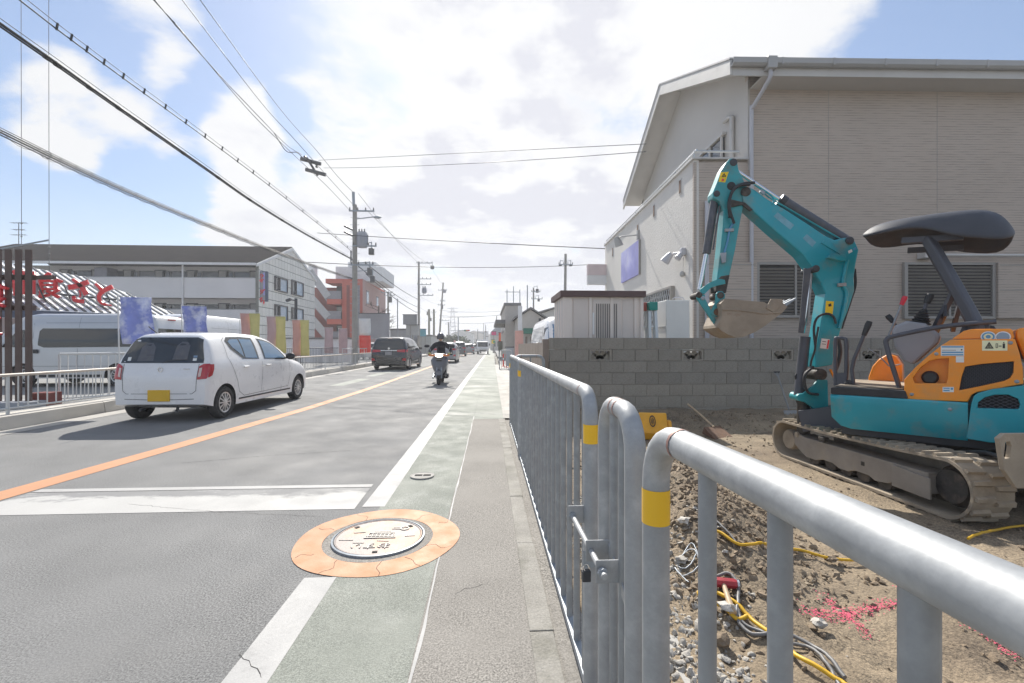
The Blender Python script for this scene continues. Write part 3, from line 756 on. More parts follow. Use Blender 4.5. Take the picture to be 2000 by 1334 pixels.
B(MB().tube(catmull([(ud+.03, -.57, EV-.14), (ud+.02, -.54, EV-.30), (ud-.06, -.12, EV-.62), (ud-.07, -.08, EV-.75), (ud-.07, -.08, 4.0), (ud-.07, -.08, 0)], 5), .038, 12), 'downpipe', 'pipe', smooth=60)
# balcony parapet coping and rails
B(MB().span((-.05, -.05, PT), (.16, PL, PT+.045)), 'coping', 'trim_pale', bevel=.006)
B(MB().span((.16, -.05, PT), (UW, .15, PT+.04)), 'coping', 'trim_pale', bevel=.006)
B(MB().tube([(.05, -.02, PT+.19), (.05, PL, PT+.19)], .022, 10), 'hand_rail', 'alu', smooth=60)
B(MB().tube([(.02, .04, PT+.19), (UW-.16, .04, PT+.19)], .022, 10), 'hand_rail', 'alu', smooth=60)
for k in range(9): B(MB().tube([(.05, .1+k*1.05, PT+.03), (.05, .1+k*1.05, PT+.19)], .014, 8), 'rail_post', 'alu', smooth=60)
# balcony doors on the gable wall with a lattice shutter and a riser pipe
bwn = MB().span((UW-.05, 1.0, PT-.75), (UW-.002, 3.0, PT+.92)); wo = B(bwn, 'window', 'dark_glass')
for v in (.96, 1.55, 3.0): B(MB().span((UW-.09, v, PT-.75), (UW-.052, v+.06, PT+.96)), 'frame', 'trim_pale', parent=wo)
B(MB().span((UW-.10, .9, PT+.94), (UW-.01, 3.1, PT+1.0)), 'frame', 'trim_pale', parent=wo)
lat = MB()
for k in range(26):
    v = 1.6+k*.056; lat.bar((UW-.075, v, PT-.7), (UW-.075, min(v+.5, 3.0), PT+.3), .008, .008); lat.bar((UW-.07, v, PT+.3), (UW-.07, min(v+.5, 3.0), PT-.7), .008, .008)
B(lat, 'lattice', 'trim_pale', parent=wo)
B(MB().tube([(UW-.06, .55, PT-.6), (UW-.06, .55, PT+1.15), (UW-.06, .70, PT+1.22), (UW-.06, .9, PT+1.22)], .05, 10), 'riser_pipe', 'trim_pale', smooth=50)
# slot vents in the side wall, lattice window
for px, py in ((1329, 365), (1278, 412), (1246, 449), (1197, 492)):
    v, z = HS(px, py); f = B(MB().span((-.012, v-.07, z-.17), (.01, v+.07, z+.17)), 'slot_window', 'trim_pale')
    B(MB().span((-.018, v-.045, z-.14), (-.011, v+.045, z+.14)), 'pane', 'rust', parent=f)
v0, z0 = HS(1318, 588); v1 = HS(1262, 590)[0]; zt = HS(1318, 558)[1]; zb = z0-.55
gf = B(MB().span((-.004, v0+.05, zb), (.002, v1, zt)), 'window', 'dark_glass')
for a, b in (((-.10, v0, zt-.05), (-.003, v1, zt)), ((-.10, v0, zb), (-.003, v0+.05, zt-.05)), ((-.10, v1-.05, zb), (-.003, v1, zt-.05)), ((-.10, v0, zb-.05), (-.003, v1, zb))): B(MB().span(a, b), 'frame', 'shutter_frame', parent=gf)
lt = MB(); n = int((v1-v0)/.13)
for k in range(-6, n+1):
    for s in (1, -1):
        pl = clip_convex([(v0+.06+k*.13, zb if s > 0 else zt), (v0+.08+k*.13, zb if s > 0 else zt), (v0+.08+k*.13+.45, zt if s > 0 else zb), (v0+.06+k*.13+.45, zt if s > 0 else zb)], [(v0+.05, zb), (v1-.05, zb), (v1-.05, zt-.05), (v0+.05, zt-.05)])
        if pl: lt.prism(pl, lambda u, v, t: (t, u, v), -.085+.012*s, -.077+.012*s)
B(lt, 'grille', 'alu', parent=gf)
# shuttered windows on the front wall
def shutter_window(pxa, pxb, pyt, pyb, boxed=None):
    ua, zt = HF(pxa, pyt); ub, zb = HF(pxb, pyb); ub = HF(pxb, pyt)[0]
    zb = min(zb, HF(pxa, pyb)[1])
    f = B(MB().span((ua, -.03, zb), (ub, -.003, zt)), 'shutter_window', 'slat_back')
    for a, b in (((ua-.07, -.07, zt), (ub+.07, -.004, zt+.05)), ((ua-.07, -.07, zb-.05), (ub+.07, -.004, zb)), ((ua-.07, -.07, zb), (ua, -.004, zt)), ((ub, -.07, zb), (ub+.07, -.004, zt)), (((ua+ub)/2-.02, -.062, zb), ((ua+ub)/2+.02, -.031, zt))):
        B(MB().span(a, b), 'frame', 'shutter_frame', parent=f)
    sl = MB(); z = zb+.02
    while z < zt-.03: sl.bar((ua+.005, -.040, z), ((ua+ub)/2-.025, -.040, z), .016, .040, (0, -.5, 1)); sl.bar(((ua+ub)/2+.025, -.040, z), (ub-.005, -.040, z), .016, .040, (0, -.5, 1)); z += .066
    s = B(sl, 'slats', 'shutter', parent=f); s['kind'] = 'stuff'
    if boxed:
        uc = HF(boxed, pyt)[0]; a, b = sorted((uc, ua-.075 if boxed < pxa else ub+.075))
        g = B(MB().span((a, -.11, zb-.04), (b, -.004, zt+.04)), 'shutter_box', 'siding')
        B(MB().span((a+.03, -.116, zt-.02), (b-.03, -.111, zt)), 'groove', 'shutter_frame', parent=g); B(MB().span((a+.03, -.116, (zb+zt)/2), (b-.03, -.111, (zb+zt)/2+.015)), 'groove', 'shutter_frame', parent=g)
shutter_window(1480, 1622, 518, 616, 1376)
shutter_window(1768, 1932, 518, 618, 2090)
B(MB().tube([HFv for HFv in [(HF(1796, 501)[0], -.16, HF(1796, 501)[1]), (HF(2100, 510)[0], -.16, HF(1796, 501)[1])]], .03, 10), 'drying_pole', 'trim_pale', smooth=60)
B(MB().span((HF(1790, 500)[0], -.20, HF(1790, 507)[1]), (HF(1812, 500)[0], -.004, HF(1790, 495)[1])), 'pole_bracket', 'trim_pale', bevel=.01)
ul = HF(1378, 400)[0]
B(MB().tube([(ul, -.07, 0), (ul, -.07, HF(1378, 395)[1]), (ul+.18, -.07, HF(1378, 395)[1])], .045, 10), 'wall_pipe', 'pipe', smooth=50)
B(MB().span((ul+.12, -.12, HF(1390, 440)[1]), (ul+.32, -.003, HF(1390, 405)[1])), 'meter_box', 'gutter', bevel=.01)
# lamps, sensor, painted sign board on the side wall
def side_thing(name, label, cat, px, py):
    v, z = HS(px, py); o = thing(name, label, cat, (HC[0]+hy[0]*v, HC[1]+hy[1]*v, z), -HA); return o
sp = side_thing('spot_lamp', 'twin white spotlight on a bracket at mid height of the beige side wall', 'lamp', 1338, 492)
MB().box((-.05, 0, 0), (.10, .14, .16)).build('bracket', 'pipe', sp, local=True, bevel=.02)
for dv in (.22,): MB().tube([(-.06, .05, 0), (-.12, .35, .03)], .022, 8).build('arm', 'pipe', sp, local=True, smooth=60)
MB().lathe([(.001, 0), (.06, .0), (.10, .18), (.105, .24), (.001, .24)], (-.14, .42, .05), (-.55, .25, -.75), 14).build('lamp_head', 'pipe', sp, local=True, smooth=40)
MB().lathe([(.001, 0), (.05, .0), (.07, .14), (.001, .16)], (-.10, -.04, -.05), (-.6, -.2, -.7), 12).build('lamp_head', 'pipe', sp, local=True, smooth=40)
MB().tube([(-.03, .0, -.1), (-.03, .03, -.42)], .006, 6).build('lead', 'trim_pale', sp, local=True)
MB().ball((-.05, .03, -.47), .055, 10, (1, 1, 1.3)).build('sensor', 'gutter', sp, local=True, smooth=60)
s2 = side_thing('spot_lamp', 'grey spotlight on a long arm above the purple sign board', 'lamp', 1248, 459)
MB().box((-.03, 0, 0), (.06, .12, .26)).build('bracket', 'gutter', s2, local=True, bevel=.01)
MB().tube([(-.05, 0, 0), (-.42, .25, .02), (-.55, .35, -.04)], .02, 8).build('arm', 'gutter', s2, local=True, smooth=60)
MB().lathe([(.001, 0), (.07, .0), (.11, .16), (.12, .28), (.001, .28)], (-.56, .36, .02), (.35, .1, -.9), 14).build('lamp_head', 'gutter', s2, local=True, smooth=40)
v0, zt = HS(1251, 468); v1 = HS(1216, 500)[0]; zb = HS(1251, 535)[1]
sg = thing('wall_sign', 'pale purple sign board fixed flat on the beige side wall', 'sign', (HC[0]+hy[0]*v0, HC[1]+hy[1]*v0, zb), -HA)
MB().span((-.05, 0, 0), (-.004, v1-v0, zt-zb)).build('board', 'sign_purple', sg, local=True)
MB().span((-.06, -.03, -.02), (-.003, -.002, zt-zb)).build('edge', 'shutter_frame', sg, local=True)
c = at(1165, 536, 17.2)
ps = thing('projecting_sign', 'faded white and pink projecting sign box at the far corner of the beige house', 'sign', (c.x, 17.2, c.z-.45))
p0, p1 = at(1147, 556, 17.2), at(1186, 517, 17.2)
MB().span((p0.x, 17.1, p0.z+.35), (p1.x, 17.3, p1.z)).build('upper_panel', 'sign_pale', ps)
MB().span((p0.x, 17.1, p0.z), (p1.x, 17.3, p0.z+.345)).build('lower_panel', 'white_wall', ps)
MB().bar((p1.x-.02, 17.2, p0.z+.2), (p1.x+.5, 17.2, p0.z+.2), .05, .05).build('bracket', 'gutter', ps)

# ================================================================== yard behind the wall: shed, ladders, cabinet
sx0 = at(1100, 620, 8.3).x; sx1 = at(1256, 620, 8.3).x; sz = at(1100, 580, 8.3).z; sz2 = at(1100, 568, 8.3).z
sh = thing('storage_shed', 'cream metal storage shed with a brown roof edge behind the block wall', 'shed', (sx0, 8.3, 0))
MB().span((sx0, 8.3, 0), (sx1, 9.4, sz)).build('body', 'shed', sh)
MB().span((sx0-.06, 8.22, sz), (sx1+.03, 9.5, sz2)).build('roof', 'shed_roof', sh, bevel=.006)
def fx(px): return at(px, 620, 8.3).x
for a, b in ((1100, 1117), (1150, 1156), (1192, 1197), (1238, 1244), (1250, 1256)): MB().span((fx(a), 8.272, .02), (fx(b), 8.298, sz-.003)).build('post', 'shed', sh, bevel=.004)
dr = MB().span((fx(1158), 8.284, .05), (fx(1212), 8.2985, sz-.06)).build('door', 'shed_dark', sh)
sl = MB()
for k in range(12): x = fx(1164)+k*(fx(1203)-fx(1164))/11; sl.span((x, 8.279, .1), (x+.014, 8.2835, sz-.12))
sl.build('grooves', 'shed_slot', dr)['kind'] = 'stuff'
MB().span((fx(1156.5), 8.268, 1.45), (fx(1160), 8.283, 1.85)).build('handle', 'white_paint', dr, bevel=.003)
MB().span((fx(1120), 8.292, .05), (fx(1149), 8.2985, sz-.04)).build('panel', 'shed_dark', sh); MB().span((fx(1216), 8.292, .05), (fx(1237), 8.2985, sz-.04)).build('panel', 'shed_dark', sh)
for k in range(4): MB().span((sx0-.008, 8.40+k*.26, .02), (sx0-.001, 8.43+k*.26, sz-.003)).build('side_rib', 'trim_pale', sh)
cb0, cb1 = at(1301, 620, 8.7).x, at(1347, 620, 8.7).x; cz = at(1320, 586, 8.7).z
cbt = thing('storage_cabinet', 'pale grey steel cabinet standing between the ladders and the house', 'cabinet', (cb0, 8.7, 0))
MB().span((cb0, 8.7, 0), (cb1, 9.25, cz)).build('body', 'cabinet', cbt, bevel=.012)
MB().span((cb0-.012, 8.72, cz-.52), (cb0-.002, 9.2, cz-.50)).build('seam', 'gutter', cbt)
MB().tube([(cb1-.30, 8.8, cz+.03), (cb1-.25, 8.8, cz+.06), (cb1-.1, 8.8, cz+.06), (cb1-.06, 8.8, cz+.0)], .012, 6).build('cable_loop', 'pipe', cbt)
def ladder(pxa, pxb, pyt, Y, capm, label):
    a, b = at(pxa, pyt, Y), at(pxb, pyt, Y); t = thing('step_ladder', label, 'ladder', (a.x, Y, 0))
    zt = a.z; w = b.x-a.x
    for s in (0, 1):
        for dy in (-.12, .22): MB().bar((a.x+s*w+(.06 if s else -.02), Y+dy, 0), (a.x+s*w, Y+.03+dy*.1, zt-.04), .055, .03, (0, 1, 0)).build('rail', 'alu', t)
    for k in range(6): z = .25+.27*k; MB().span((a.x, Y-.10+.02*k, z), (b.x, Y-.03+.02*k, z+.03)).build('step', 'alu', t)
    MB().span((a.x-.03, Y-.06, zt-.16), (b.x+.03, Y+.10, zt)).build('top_cap', capm, t, bevel=.015)
ladder(1254, 1264, 591, 8.75, 'ladder_red', 'aluminium step ladder with a rusty red top cap behind the wall')
ladder(1269, 1280, 590, 8.62, 'ladder_green', 'aluminium step ladder with a green top cap beside the cabinet')

# ================================================================== mini excavator
XC = Vector((4.07, 4.08, 0)); xf = Vector((-.675, .738, 0)); xn = Vector((-.738, -.675, 0))
exc = thing('excavator', 'teal and orange mini excavator with raised arm on dusty rubber tracks', 'excavator', XC)
def U(a, n, z): return XC+xf*a+xn*n+Vector((0, 0, z))
def up(px, py, n): P = XC+xn*n; return vplane(px, py, P, xf)
def z3(x, y): return (x/3.924+1500, y/3.924+560)      # enlargement of the body
def z5(x, y): return (x/5.13+1540, y/5.13+560)        # enlargement of the boom foot
def zA(x, y): return (x/3.511+1340, y/3.511+300)      # enlargement of the arm
def zB(x, y): return (x/9.09+1340, y/9.09+540)        # enlargement of the bucket
def plate(outer, holes, fn, t0, t1):
    loops = [outer]+holes; mb = MB(); flat = [p for l in loops for p in l]; n = len(flat)
    mb.v = [tuple(fn(u, v, t0)) for u, v in flat]+[tuple(fn(u, v, t1)) for u, v in flat]
    tri = tessellate_polygon([[Vector((u, v, 0)) for u, v in l] for l in loops])
    mb.f = [tuple(t) for t in tri]+[tuple(i+n for i in reversed(t)) for t in tri]
    o = 0
    for l in loops:
        k = len(l); mb.f += [(o+i, o+(i+1) % k, o+(i+1) % k+n, o+i+n) for i in range(k)]; o += k
    return mb
un = lambda u, v, t: U(u, t, v)
# --- lower side panel with its crease
sp_ = MB(); rows = []
for i in range(13):
    a = .625-.90*i/12; zc = .775-.13*i/12; nn = .70 if i else .675
    zb = .50+(.09 if i == 0 else .02 if i == 1 else 0)
    rows.append([U(a, -.3, .80), U(a, nn-.012, .803), U(a, nn, .79), U(a, nn+.006, zc), U(a, nn-.055, zb), U(a, .2, zb), U(a, -.3, zb)])
k = len(rows[0]); sp_.add([p for r in rows for p in r], [(i*k+j, i*k+(j+1) % k, (i+1)*k+(j+1) % k, (i+1)*k+j) for i in range(12) for j in range(k)]+[tuple(range(k)), tuple(12*k+j for j in range(k))])
sp_.build('side_panel', 'teal', exc, 25)
# --- rear side panel
def upl(pts, n): return [up(*p, n) for p in pts]
rp = upl([z3(1556, 905), z3(1575, 840), z3(1610, 815), z3(1720, 785), z3(1965, 757)], .70)
rear = rp+[(-.90, rp[-1][1]), (-.95, .62), (-.88, .53)]+upl([z3(1960, 1205), z3(1700, 1195), z3(1520, 1165)], .70)
gr_ = upl([z3(1605, 930), z3(1612, 885), z3(1660, 850), z3(1740, 828), z3(1840, 828), z3(1915, 860), z3(1932, 905), z3(1920, 938)], .70)
plate(rear, [gr_], un, .50, .705).build('rear_panel', 'teal', exc, bevel=.006)
MB().prism([(-.86, .56), (-.86, .95), (-.2, .95), (-.2, .56)], un, -.6, .50).build('counterweight', 'teal', exc)
def lattice(poly, n, m, parent, pitch=.030, w=.004, sl=.55):
    mb = MB(); us = [p[0] for p in poly]; vs = [p[1] for p in poly]; u0, u1, v0, v1 = min(us), max(us), min(vs), max(vs); h = v1-v0
    k = u0-h/sl
    while k < u1+h/sl:
        for s in (1, -1):
            a = (k, v0 if s > 0 else v1); d = h/sl
            q_ = clip_convex([(a[0]-w, a[1]), (a[0]+w, a[1]), (a[0]+w+d, a[1]+s*h), (a[0]-w+d, a[1]+s*h)], poly)
            if q_: mb.prism(q_, un, n+.002*s, n+.006+.002*s)
        k += pitch
    return mb.build('mesh_grille', m, parent)
MB().prism(gr_, un, .62, .63).build('grille_backing', 'mesh_dark', exc); lattice(gr_, .685, 'frame_dark', exc, .045)
# --- orange engine cover
oc = upl([z3(1045, 862), z3(1045, 712), z3(1130, 617), z3(1230, 528), z3(1330, 450), z3(1400, 406), z3(1893, 400), z3(1925, 500), z3(1953, 620), z3(1958, 745), z3(1600, 808), z3(1562, 828), z3(1532, 882)], .66)
hol = upl([z3(1110, 698), z3(1170, 620), z3(1235, 570), z3(1300, 553), z3(1385, 550), z3(1378, 700), z3(1365, 740), z3(1125, 740)], .66)
gr2 = upl([z3(1465, 795), z3(1485, 690), z3(1512, 612), z3(1640, 592), z3(1885, 572), z3(1880, 660), z3(1855, 700), z3(1810, 722), z3(1640, 760)], .66)
plate(oc, [hol, gr2], un, .60, .665).build('engine_cover', 'orange_body', exc, bevel=.005)
plate([(u, v) for u, v in oc], [gr2], un, -.35, .597).build('engine_cover_core', 'orange_body', exc)
MB().prism(gr2, un, .575, .585).build('grille_backing', 'mesh_dark', exc); lattice(gr2, .635, 'frame_dark', exc, .022, .0028, .5)
c = up(*z3(1243, 695), .60); MB().lathe([(.001, 0), (.055, 0), (.055, .03), (.04, .05), (.001, .05)], U(c[0], .60, c[1]), xn, 18).build('fuel_cap', 'black_plastic', exc, 40)
top = upl([z3(1405, 402), z3(1500, 338), z3(1560, 324), z3(1870, 320), z3(1893, 396)], .62)
tp = MB(); n1 = len(top)
mid = [(u-.03*(i not in (0, 4)), v) for i, (u, v) in enumerate(top)]
tp.prism(top, un, .30, .61); tp.build('hood_top', 'orange_body', exc, bevel=.02)
hood = upl([z3(1898, 322), z3(1900, 400), z3(1965, 560)], .60)
MB().prism([hood[0], hood[1], hood[2], (-.80, .95), (-.88, 1.1), (-.80, 1.36), (hood[0][0]-.1, hood[0][1]+.02)], un, -.5, .60).build('rear_hood', 'orange_body', exc, bevel=.03)
# --- bolts and stickers
for x, y, n in ((1290, 515, .665), (1858, 430, .665), (1907, 727, .665), (1102, 825, .665), (1395, 940, .705)):
    c = up(*z3(x, y), n); MB().lathe([(.001, .006), (.007, .006), (.013, .002), (.014, 0)], U(c[0], n, c[1]), xn, 12).build('bolt', 'steel_dull', exc, 40)
def sticker(x0, y0, x1, y1, n, m, name='sticker', inner=()):
    q_ = upl([z3(x0, y0), z3(x0, y1), z3(x1, y1), z3(x1, y0)], n); o = MB().prism(q_, un, n+.0005, n+.0015).build(name, m, exc)
    for poly, mm in inner: MB().prism(upl([z3(*p) for p in poly], n), un, n+.0017, n+.0025).build('print', mm, o)
R4 = lambda a, b, c, d: [(a, b), (a, d), (c, d), (c, b)]
sticker(1640, 412, 1835, 490, .665, 'sticker_pale', 'warning_sticker', [([(1660, 474), (1730, 474), (1695, 422)], 'print_black'), ([(1673, 467), (1717, 467), (1695, 435)], 'sticker_pale'), (R4(1688, 445, 1702, 464), 'print_black'),
        (R4(1745, 435, 1762, 470), 'print_black'), (R4(1749, 439, 1758, 466), 'sticker_pale'), (R4(1768, 452, 1790, 458), 'print_black'), (R4(1798, 436, 1816, 472), 'print_black'), (R4(1803, 424, 1811, 434), 'print_black')])
sticker(1325, 452, 1503, 530, .665, 'sticker_white', 'info_sticker', [(R4(1330, 456, 1498, 466), 'sticker_blue'), (R4(1332, 498, 1497, 508), 'sticker_blue'), (R4(1332, 517, 1497, 526), 'sticker_blue'), (R4(1478, 478, 1490, 488), 'print_black'), (R4(1335, 485, 1440, 488), 'print_black')])
sticker(1440, 533, 1502, 580, .665, 'sticker_white')
sticker(1338, 768, 1424, 808, .665, 'sticker_white', 'sticker', [(R4(1344, 774, 1392, 782), 'sticker_blue'), (R4(1400, 774, 1418, 790), 'sticker_blue'), (R4(1344, 790, 1392, 800), 'sticker_blue')])
for x, y, m1, m2 in ((1687, 356, 'sticker_blue', 'sticker_pale'), (1800, 357, 'sticker_white', 'sticker_blue')):
    c = up(*z3(x, y), .61); o = MB().lathe([(.001, .002), (.040, .002), (.042, 0)], U(c[0], .618, c[1]-.028), xn, 24).build('round_sticker', 'sticker_white', exc)
    MB().lathe([(.001, .0035), (.035, .0035), (.035, .002)], U(c[0], .618, c[1]-.028), xn, 24).build('print', 'sticker_blue' if m1 != 'sticker_white' else 'sky_glass', o)
    if m1 != 'sticker_white': MB().lathe([(.014, .0045), (.025, .0045), (.025, .003)], U(c[0], .618, c[1]-.028), xn, 24).build('print', m2, o)
# --- floor, seat console, levers, rails
fm = upl([z3(482, 790), z3(482, 832), z3(985, 852), z3(998, 790)], .70)
MB().prism([(.62, .806), (.62, .865), (.55, .875), (.10, .872), (.08, .806)], un, -.55, .69).build('floor_mat', 'black_plastic', exc, bevel=.012)
MB().prism([(.60, .876), (.12, .876), (.12, .879), (.60, .879)], un, -.5, .62).build('floor_dust', 'track', exc)
st = MB(); st.add([U(*p) for p in [(-.02, -.4, .87), (-.02, .35, .87), (-.45, .35, .87), (-.45, -.4, .87), (-.02, -.4, 1.12), (-.02, .35, 1.12), (-.45, .35, 1.2), (-.45, -.4, 1.2)]], [(0, 1, 2, 3), (4, 5, 6, 7), (0, 1, 5, 4), (1, 2, 6, 5), (2, 3, 7, 6), (3, 0, 4, 7)])
st.build('seat_base', 'frame_dark', exc, bevel=.03)
MB().prism([(-.30, 1.1), (-.38, 1.42), (-.44, 1.42), (-.46, 1.1)], un, -.28, .28).build('seat_back', 'black_plastic', exc, bevel=.03)
co = upl([z3(958, 345), z3(985, 300), z3(1070, 265), z3(1215, 285), z3(1330, 375), z3(1310, 430), z3(1125, 595), z3(1050, 560), z3(985, 470)], .28)
MB().prism(co, un, .16, .42).build('lever_console', 'console', exc, bevel=.05)
def lever(pts, n, r=.012, m='frame_dark', grip=None, gm='black_plastic', name='lever'):
    w = [U(up(*p, n)[0], n, up(*p, n)[1]) for p in pts]; o = MB().tube(w, r, 10).build(name, m, exc, 60)
    if grip: MB().tube([w[-1]-(w[-1]-w[-2]).normalized()*grip[0], w[-1]-(w[-1]-w[-2]).normalized()*grip[0]*.2, w[-1]+(w[-1]-w[-2]).normalized()*.01], [grip[1]*.75, grip[1], grip[1]*.8], 12).build('grip', gm, o, 60)
lever([z5(655, 1000), z5(635, 830), z5(660, 720), z5(810, 355)], .35, .016, grip=(.13, .027))
lever([z3(925, 380), z3(1018, 150), z3(1050, 80)], .1, .011, 'steel_dull', (.075, .022), 'red_knob')
lever([z3(985, 300), z3(920, 225)], .05, .012, grip=(.07, .026))
lever([z3(1015, 595), z3(930, 610), z3(840, 520), z3(770, 475)], .05, .006, 'steel_dull')
bl = [z3(1165, 285), z3(1165, 262), z3(1172, 248), z3(1176, 232), z3(1182, 215), z3(1190, 195), z3(1200, 170)]
w = [U(up(*p, .3)[0], .3, up(*p, .3)[1]) for p in bl]
be = MB(); pts = []; rr_ = []
for i in range(13):
    t = i/12; pts.append(w[0].lerp(w[-1], t)); rr_.append((.075-.055*t)*(1.12 if i % 2 else .88))
be.tube(pts, rr_, 14); be.build('bellows', 'hose', exc, 30)
lever([z3(1200, 170), z3(1215, 130), z3(1245, 65)], .3, .014, grip=(.075, .032))
hr = [z3(1010, 840), z3(1005, 770), z3(935, 550), z3(905, 440), z3(912, 405), z3(960, 380), z3(1250, 320), z3(1480, 290), z3(1750, 268)]
MB().tube(catmull([U(up(*p, .52)[0], .52, up(*p, .52)[1]) for p in hr], 5), .019, 12).build('hand_rail', 'frame_dark', exc, 60)
fr = [z5(470, 990), z5(470, 560), z5(500, 515), z5(550, 520), z5(578, 560), z5(580, 850), z5(560, 990)]
MB().tube(catmull([U(up(*p, .30)[0], .30, up(*p, .30)[1]) for p in fr], 5), .018, 10).build('front_guard', 'frame_dark', exc, 60)
MB().prism(upl([z5(480, 870), z5(590, 860), z5(580, 1010), z5(490, 1010)], .3), un, .22, .32).build('guard_foot', 'frame_dark', exc)
MB().prism(upl([z5(560, 960), z5(590, 935), z5(690, 1000), z5(680, 1030), z5(560, 1025)], .4), un, .28, .40).build('travel_pedal', 'black_plastic', exc, bevel=.008)
od = upl([z3(765, 752), z3(770, 690), z3(800, 610), z3(850, 555), z3(920, 515), z3(985, 535), z3(1030, 600), z3(1038, 770)], -.45)
MB().prism(od, un, -.62, -.45).build('tank_cover', 'orange_body', exc, bevel=.02)
MB().prism([(u+.012*(1 if i < 4 else 0), v+.014) for i, (u, v) in enumerate(od)], un, -.68, -.625).build('tank_trim', 'console', exc)
# --- canopy
def canz(s, t):
    e = max(0, (abs(s)**3.6+abs(t)**3.6)**(1/3.6))
    w_ = min(1, max(0, (.20-s)/.55)); w_ = w_*w_*(3-2*w_)
    return 2.43-.05*t*t-(.03 if s < 0 else .012)*s*s-(.085+.135*w_)*e**7
cv = MB(); ns, ntt = 28, 24; V = []
for i in range(ns+1):
    for j in range(ntt+1):
        r_ = i/ns; a_ = 2*math.pi*j/ntt; ca, sa = math.cos(a_), math.sin(a_)
        rad = (abs(ca)**4.4+abs(sa)**4.4)**(-1/4.4); s_, t_ = r_*rad*ca, r_*rad*sa
        V.append(U(-.05+.515*s_, .0+.455*t_, canz(s_, t_)))
cv.add(V, [(i*(ntt+1)+j, i*(ntt+1)+j+1, (i+1)*(ntt+1)+j+1, (i+1)*(ntt+1)+j) for i in range(ns) for j in range(ntt)])
co_ = cv.build('canopy_roof', 'canopy', exc, 50); md = co_.modifiers.new('solid', 'SOLIDIFY'); md.thickness = .035; md.offset = -1
md2 = co_.modifiers.new('sub', 'SUBSURF'); md2.levels = md2.render_levels = 1
for s in (1, -1):
    o = MB().tube(catmull([U(-.02, .30*s, 2.20), U(-.07, .33*s, 2.08), U(-.20, .40*s, 1.75), U(-.31, .455*s, 1.46), U(-.325, .46*s, 1.36)], 5), [.055]*21, 4).build('canopy_post', 'frame_dark', exc, bevel=.015)
    MB().prism([(-.40, 1.30), (-.40, 1.44), (-.25, 1.44), (-.22, 1.33)], un, .40*s, .44*s).build('post_foot', 'frame_dark', exc, bevel=.006)
    MB().bar(U(.15, .3*s, 2.20), U(-.25, .3*s, 2.17), .06, .05).build('roof_beam', 'frame_dark', exc)
MB().bar(U(-.22, .36, 1.78), U(-.06, .22, 1.38), .045, .03).build('post_brace', 'frame_dark', exc); MB().bar(U(-.25, .36, 1.72), U(-.18, .10, 1.38), .03, .03).build('post_brace', 'frame_dark', exc)
MB().bar(U(-.14, .34, 1.55), U(-.06, -.34, 1.40), .10, .02, xf).build('seat_frame', 'canopy', exc)
# --- boom, arm, bucket: traced on the plane the digging gear works in
XB = Vector((3.40, 4.80, 0)); xb = Vector((-.9928, .1203, 0)); xm = Vector((-.1203, -.9928, 0))
def bp(p, off): return vplane(p[0], p[1], XB+xm*off, xb)
def bw_(u, v, t): return XB+xb*u+xm*t+Vector((0, 0, v))
def gear(pts, off, th, name, m, bevel=.008, zf=zA, parent=exc, smooth=None):
    return MB().prism([bp(zf(*p), off) for p in pts], bw_, off-th, off).build(name, m, parent, smooth, bevel=bevel)
def bpt(zf, x, y, off, t=None): u, v = bp(zf(x, y), off); return bw_(u, v, off if t is None else t)
boom_pts = [(392, 330), (385, 290), (400, 250), (430, 228), (462, 240), (560, 312), (700, 395), (860, 498), (950, 560), (1020, 592), (1075, 578), (1125, 572), (1160, 600), (1186, 660), (1168, 745), (1152, 850), (1156, 940), (1110, 1080), (1070, 1180), (1050, 1250), (1028, 1340), (1003, 1450), (890, 1468), (893, 1370), (925, 1180), (958, 960), (925, 880), (868, 782), (800, 690), (720, 622), (600, 520), (480, 412)]
gear(boom_pts, .10, .20, 'boom', 'teal', .012)
for s in (0, 1): gear([(928, 612), (950, 590), (1110, 690), (1095, 712)], .112 if s == 0 else -.10, .012, 'boom_rib', 'teal', .003)
gear([(975, 712), (985, 695), (1095, 690), (1100, 735), (1065, 735)], .16, .06, 'boom_step', 'teal', .005)
for pts, m in (([(605, 400), (665, 445), (650, 470), (585, 425)], 'teal_worn'), ): pass
D('decal', (.16, .36, .44), .45, var=.2, vscale=12)
gear([(600, 430), (628, 402), (742, 490), (715, 522)], .1010, .0015, 'worn_decal', 'decal', 0); gear([(800, 580), (828, 552), (892, 608), (866, 640)], .1010, .0015, 'worn_decal', 'decal', 0)
arm_pts = [(275, 60), (300, 33), (330, 30), (352, 55), (362, 110), (400, 190), (425, 235), (430, 275), (398, 340), (370, 480), (340, 650), (300, 830), (275, 955), (205, 945), (213, 860), (240, 640), (255, 480), (258, 390), (230, 330), (185, 302), (183, 268), (215, 190), (245, 110)]
gear(arm_pts, .085, .17, 'arm', 'teal_worn', .010)
gear([(300, 830), (275, 955), (205, 945), (210, 870), (240, 840)], .087, .174, 'arm_end', 'grease', .004)
gear([(300, 310), (405, 335), (460, 385), (440, 395), (385, 350), (300, 370)], .108, .02, 'pivot_grease', 'grease', .004)
def pin(zf, x, y, r, off, m='dark_metal', h=.02):
    MB().lathe([(.001, h), (r*.8, h), (r, h*.6), (r, -2*off-h*.6), (r*.8, -2*off-h), (.001, -2*off-h)], bpt(zf, x, y, off), xm, 16).build('pin', m, exc, 40)
pin(zA, 325, 60, .040, .085, h=.008); pin(zA, 210, 275, .034, .085, h=.01); pin(zA, 410, 262, .05, .10, 'grease', .01); pin(zA, 1120, 597, .042, .10); pin(zA, 888, 790, .038, .10); pin(zA, 310, 222, .045, .086, 'print_black', .004)
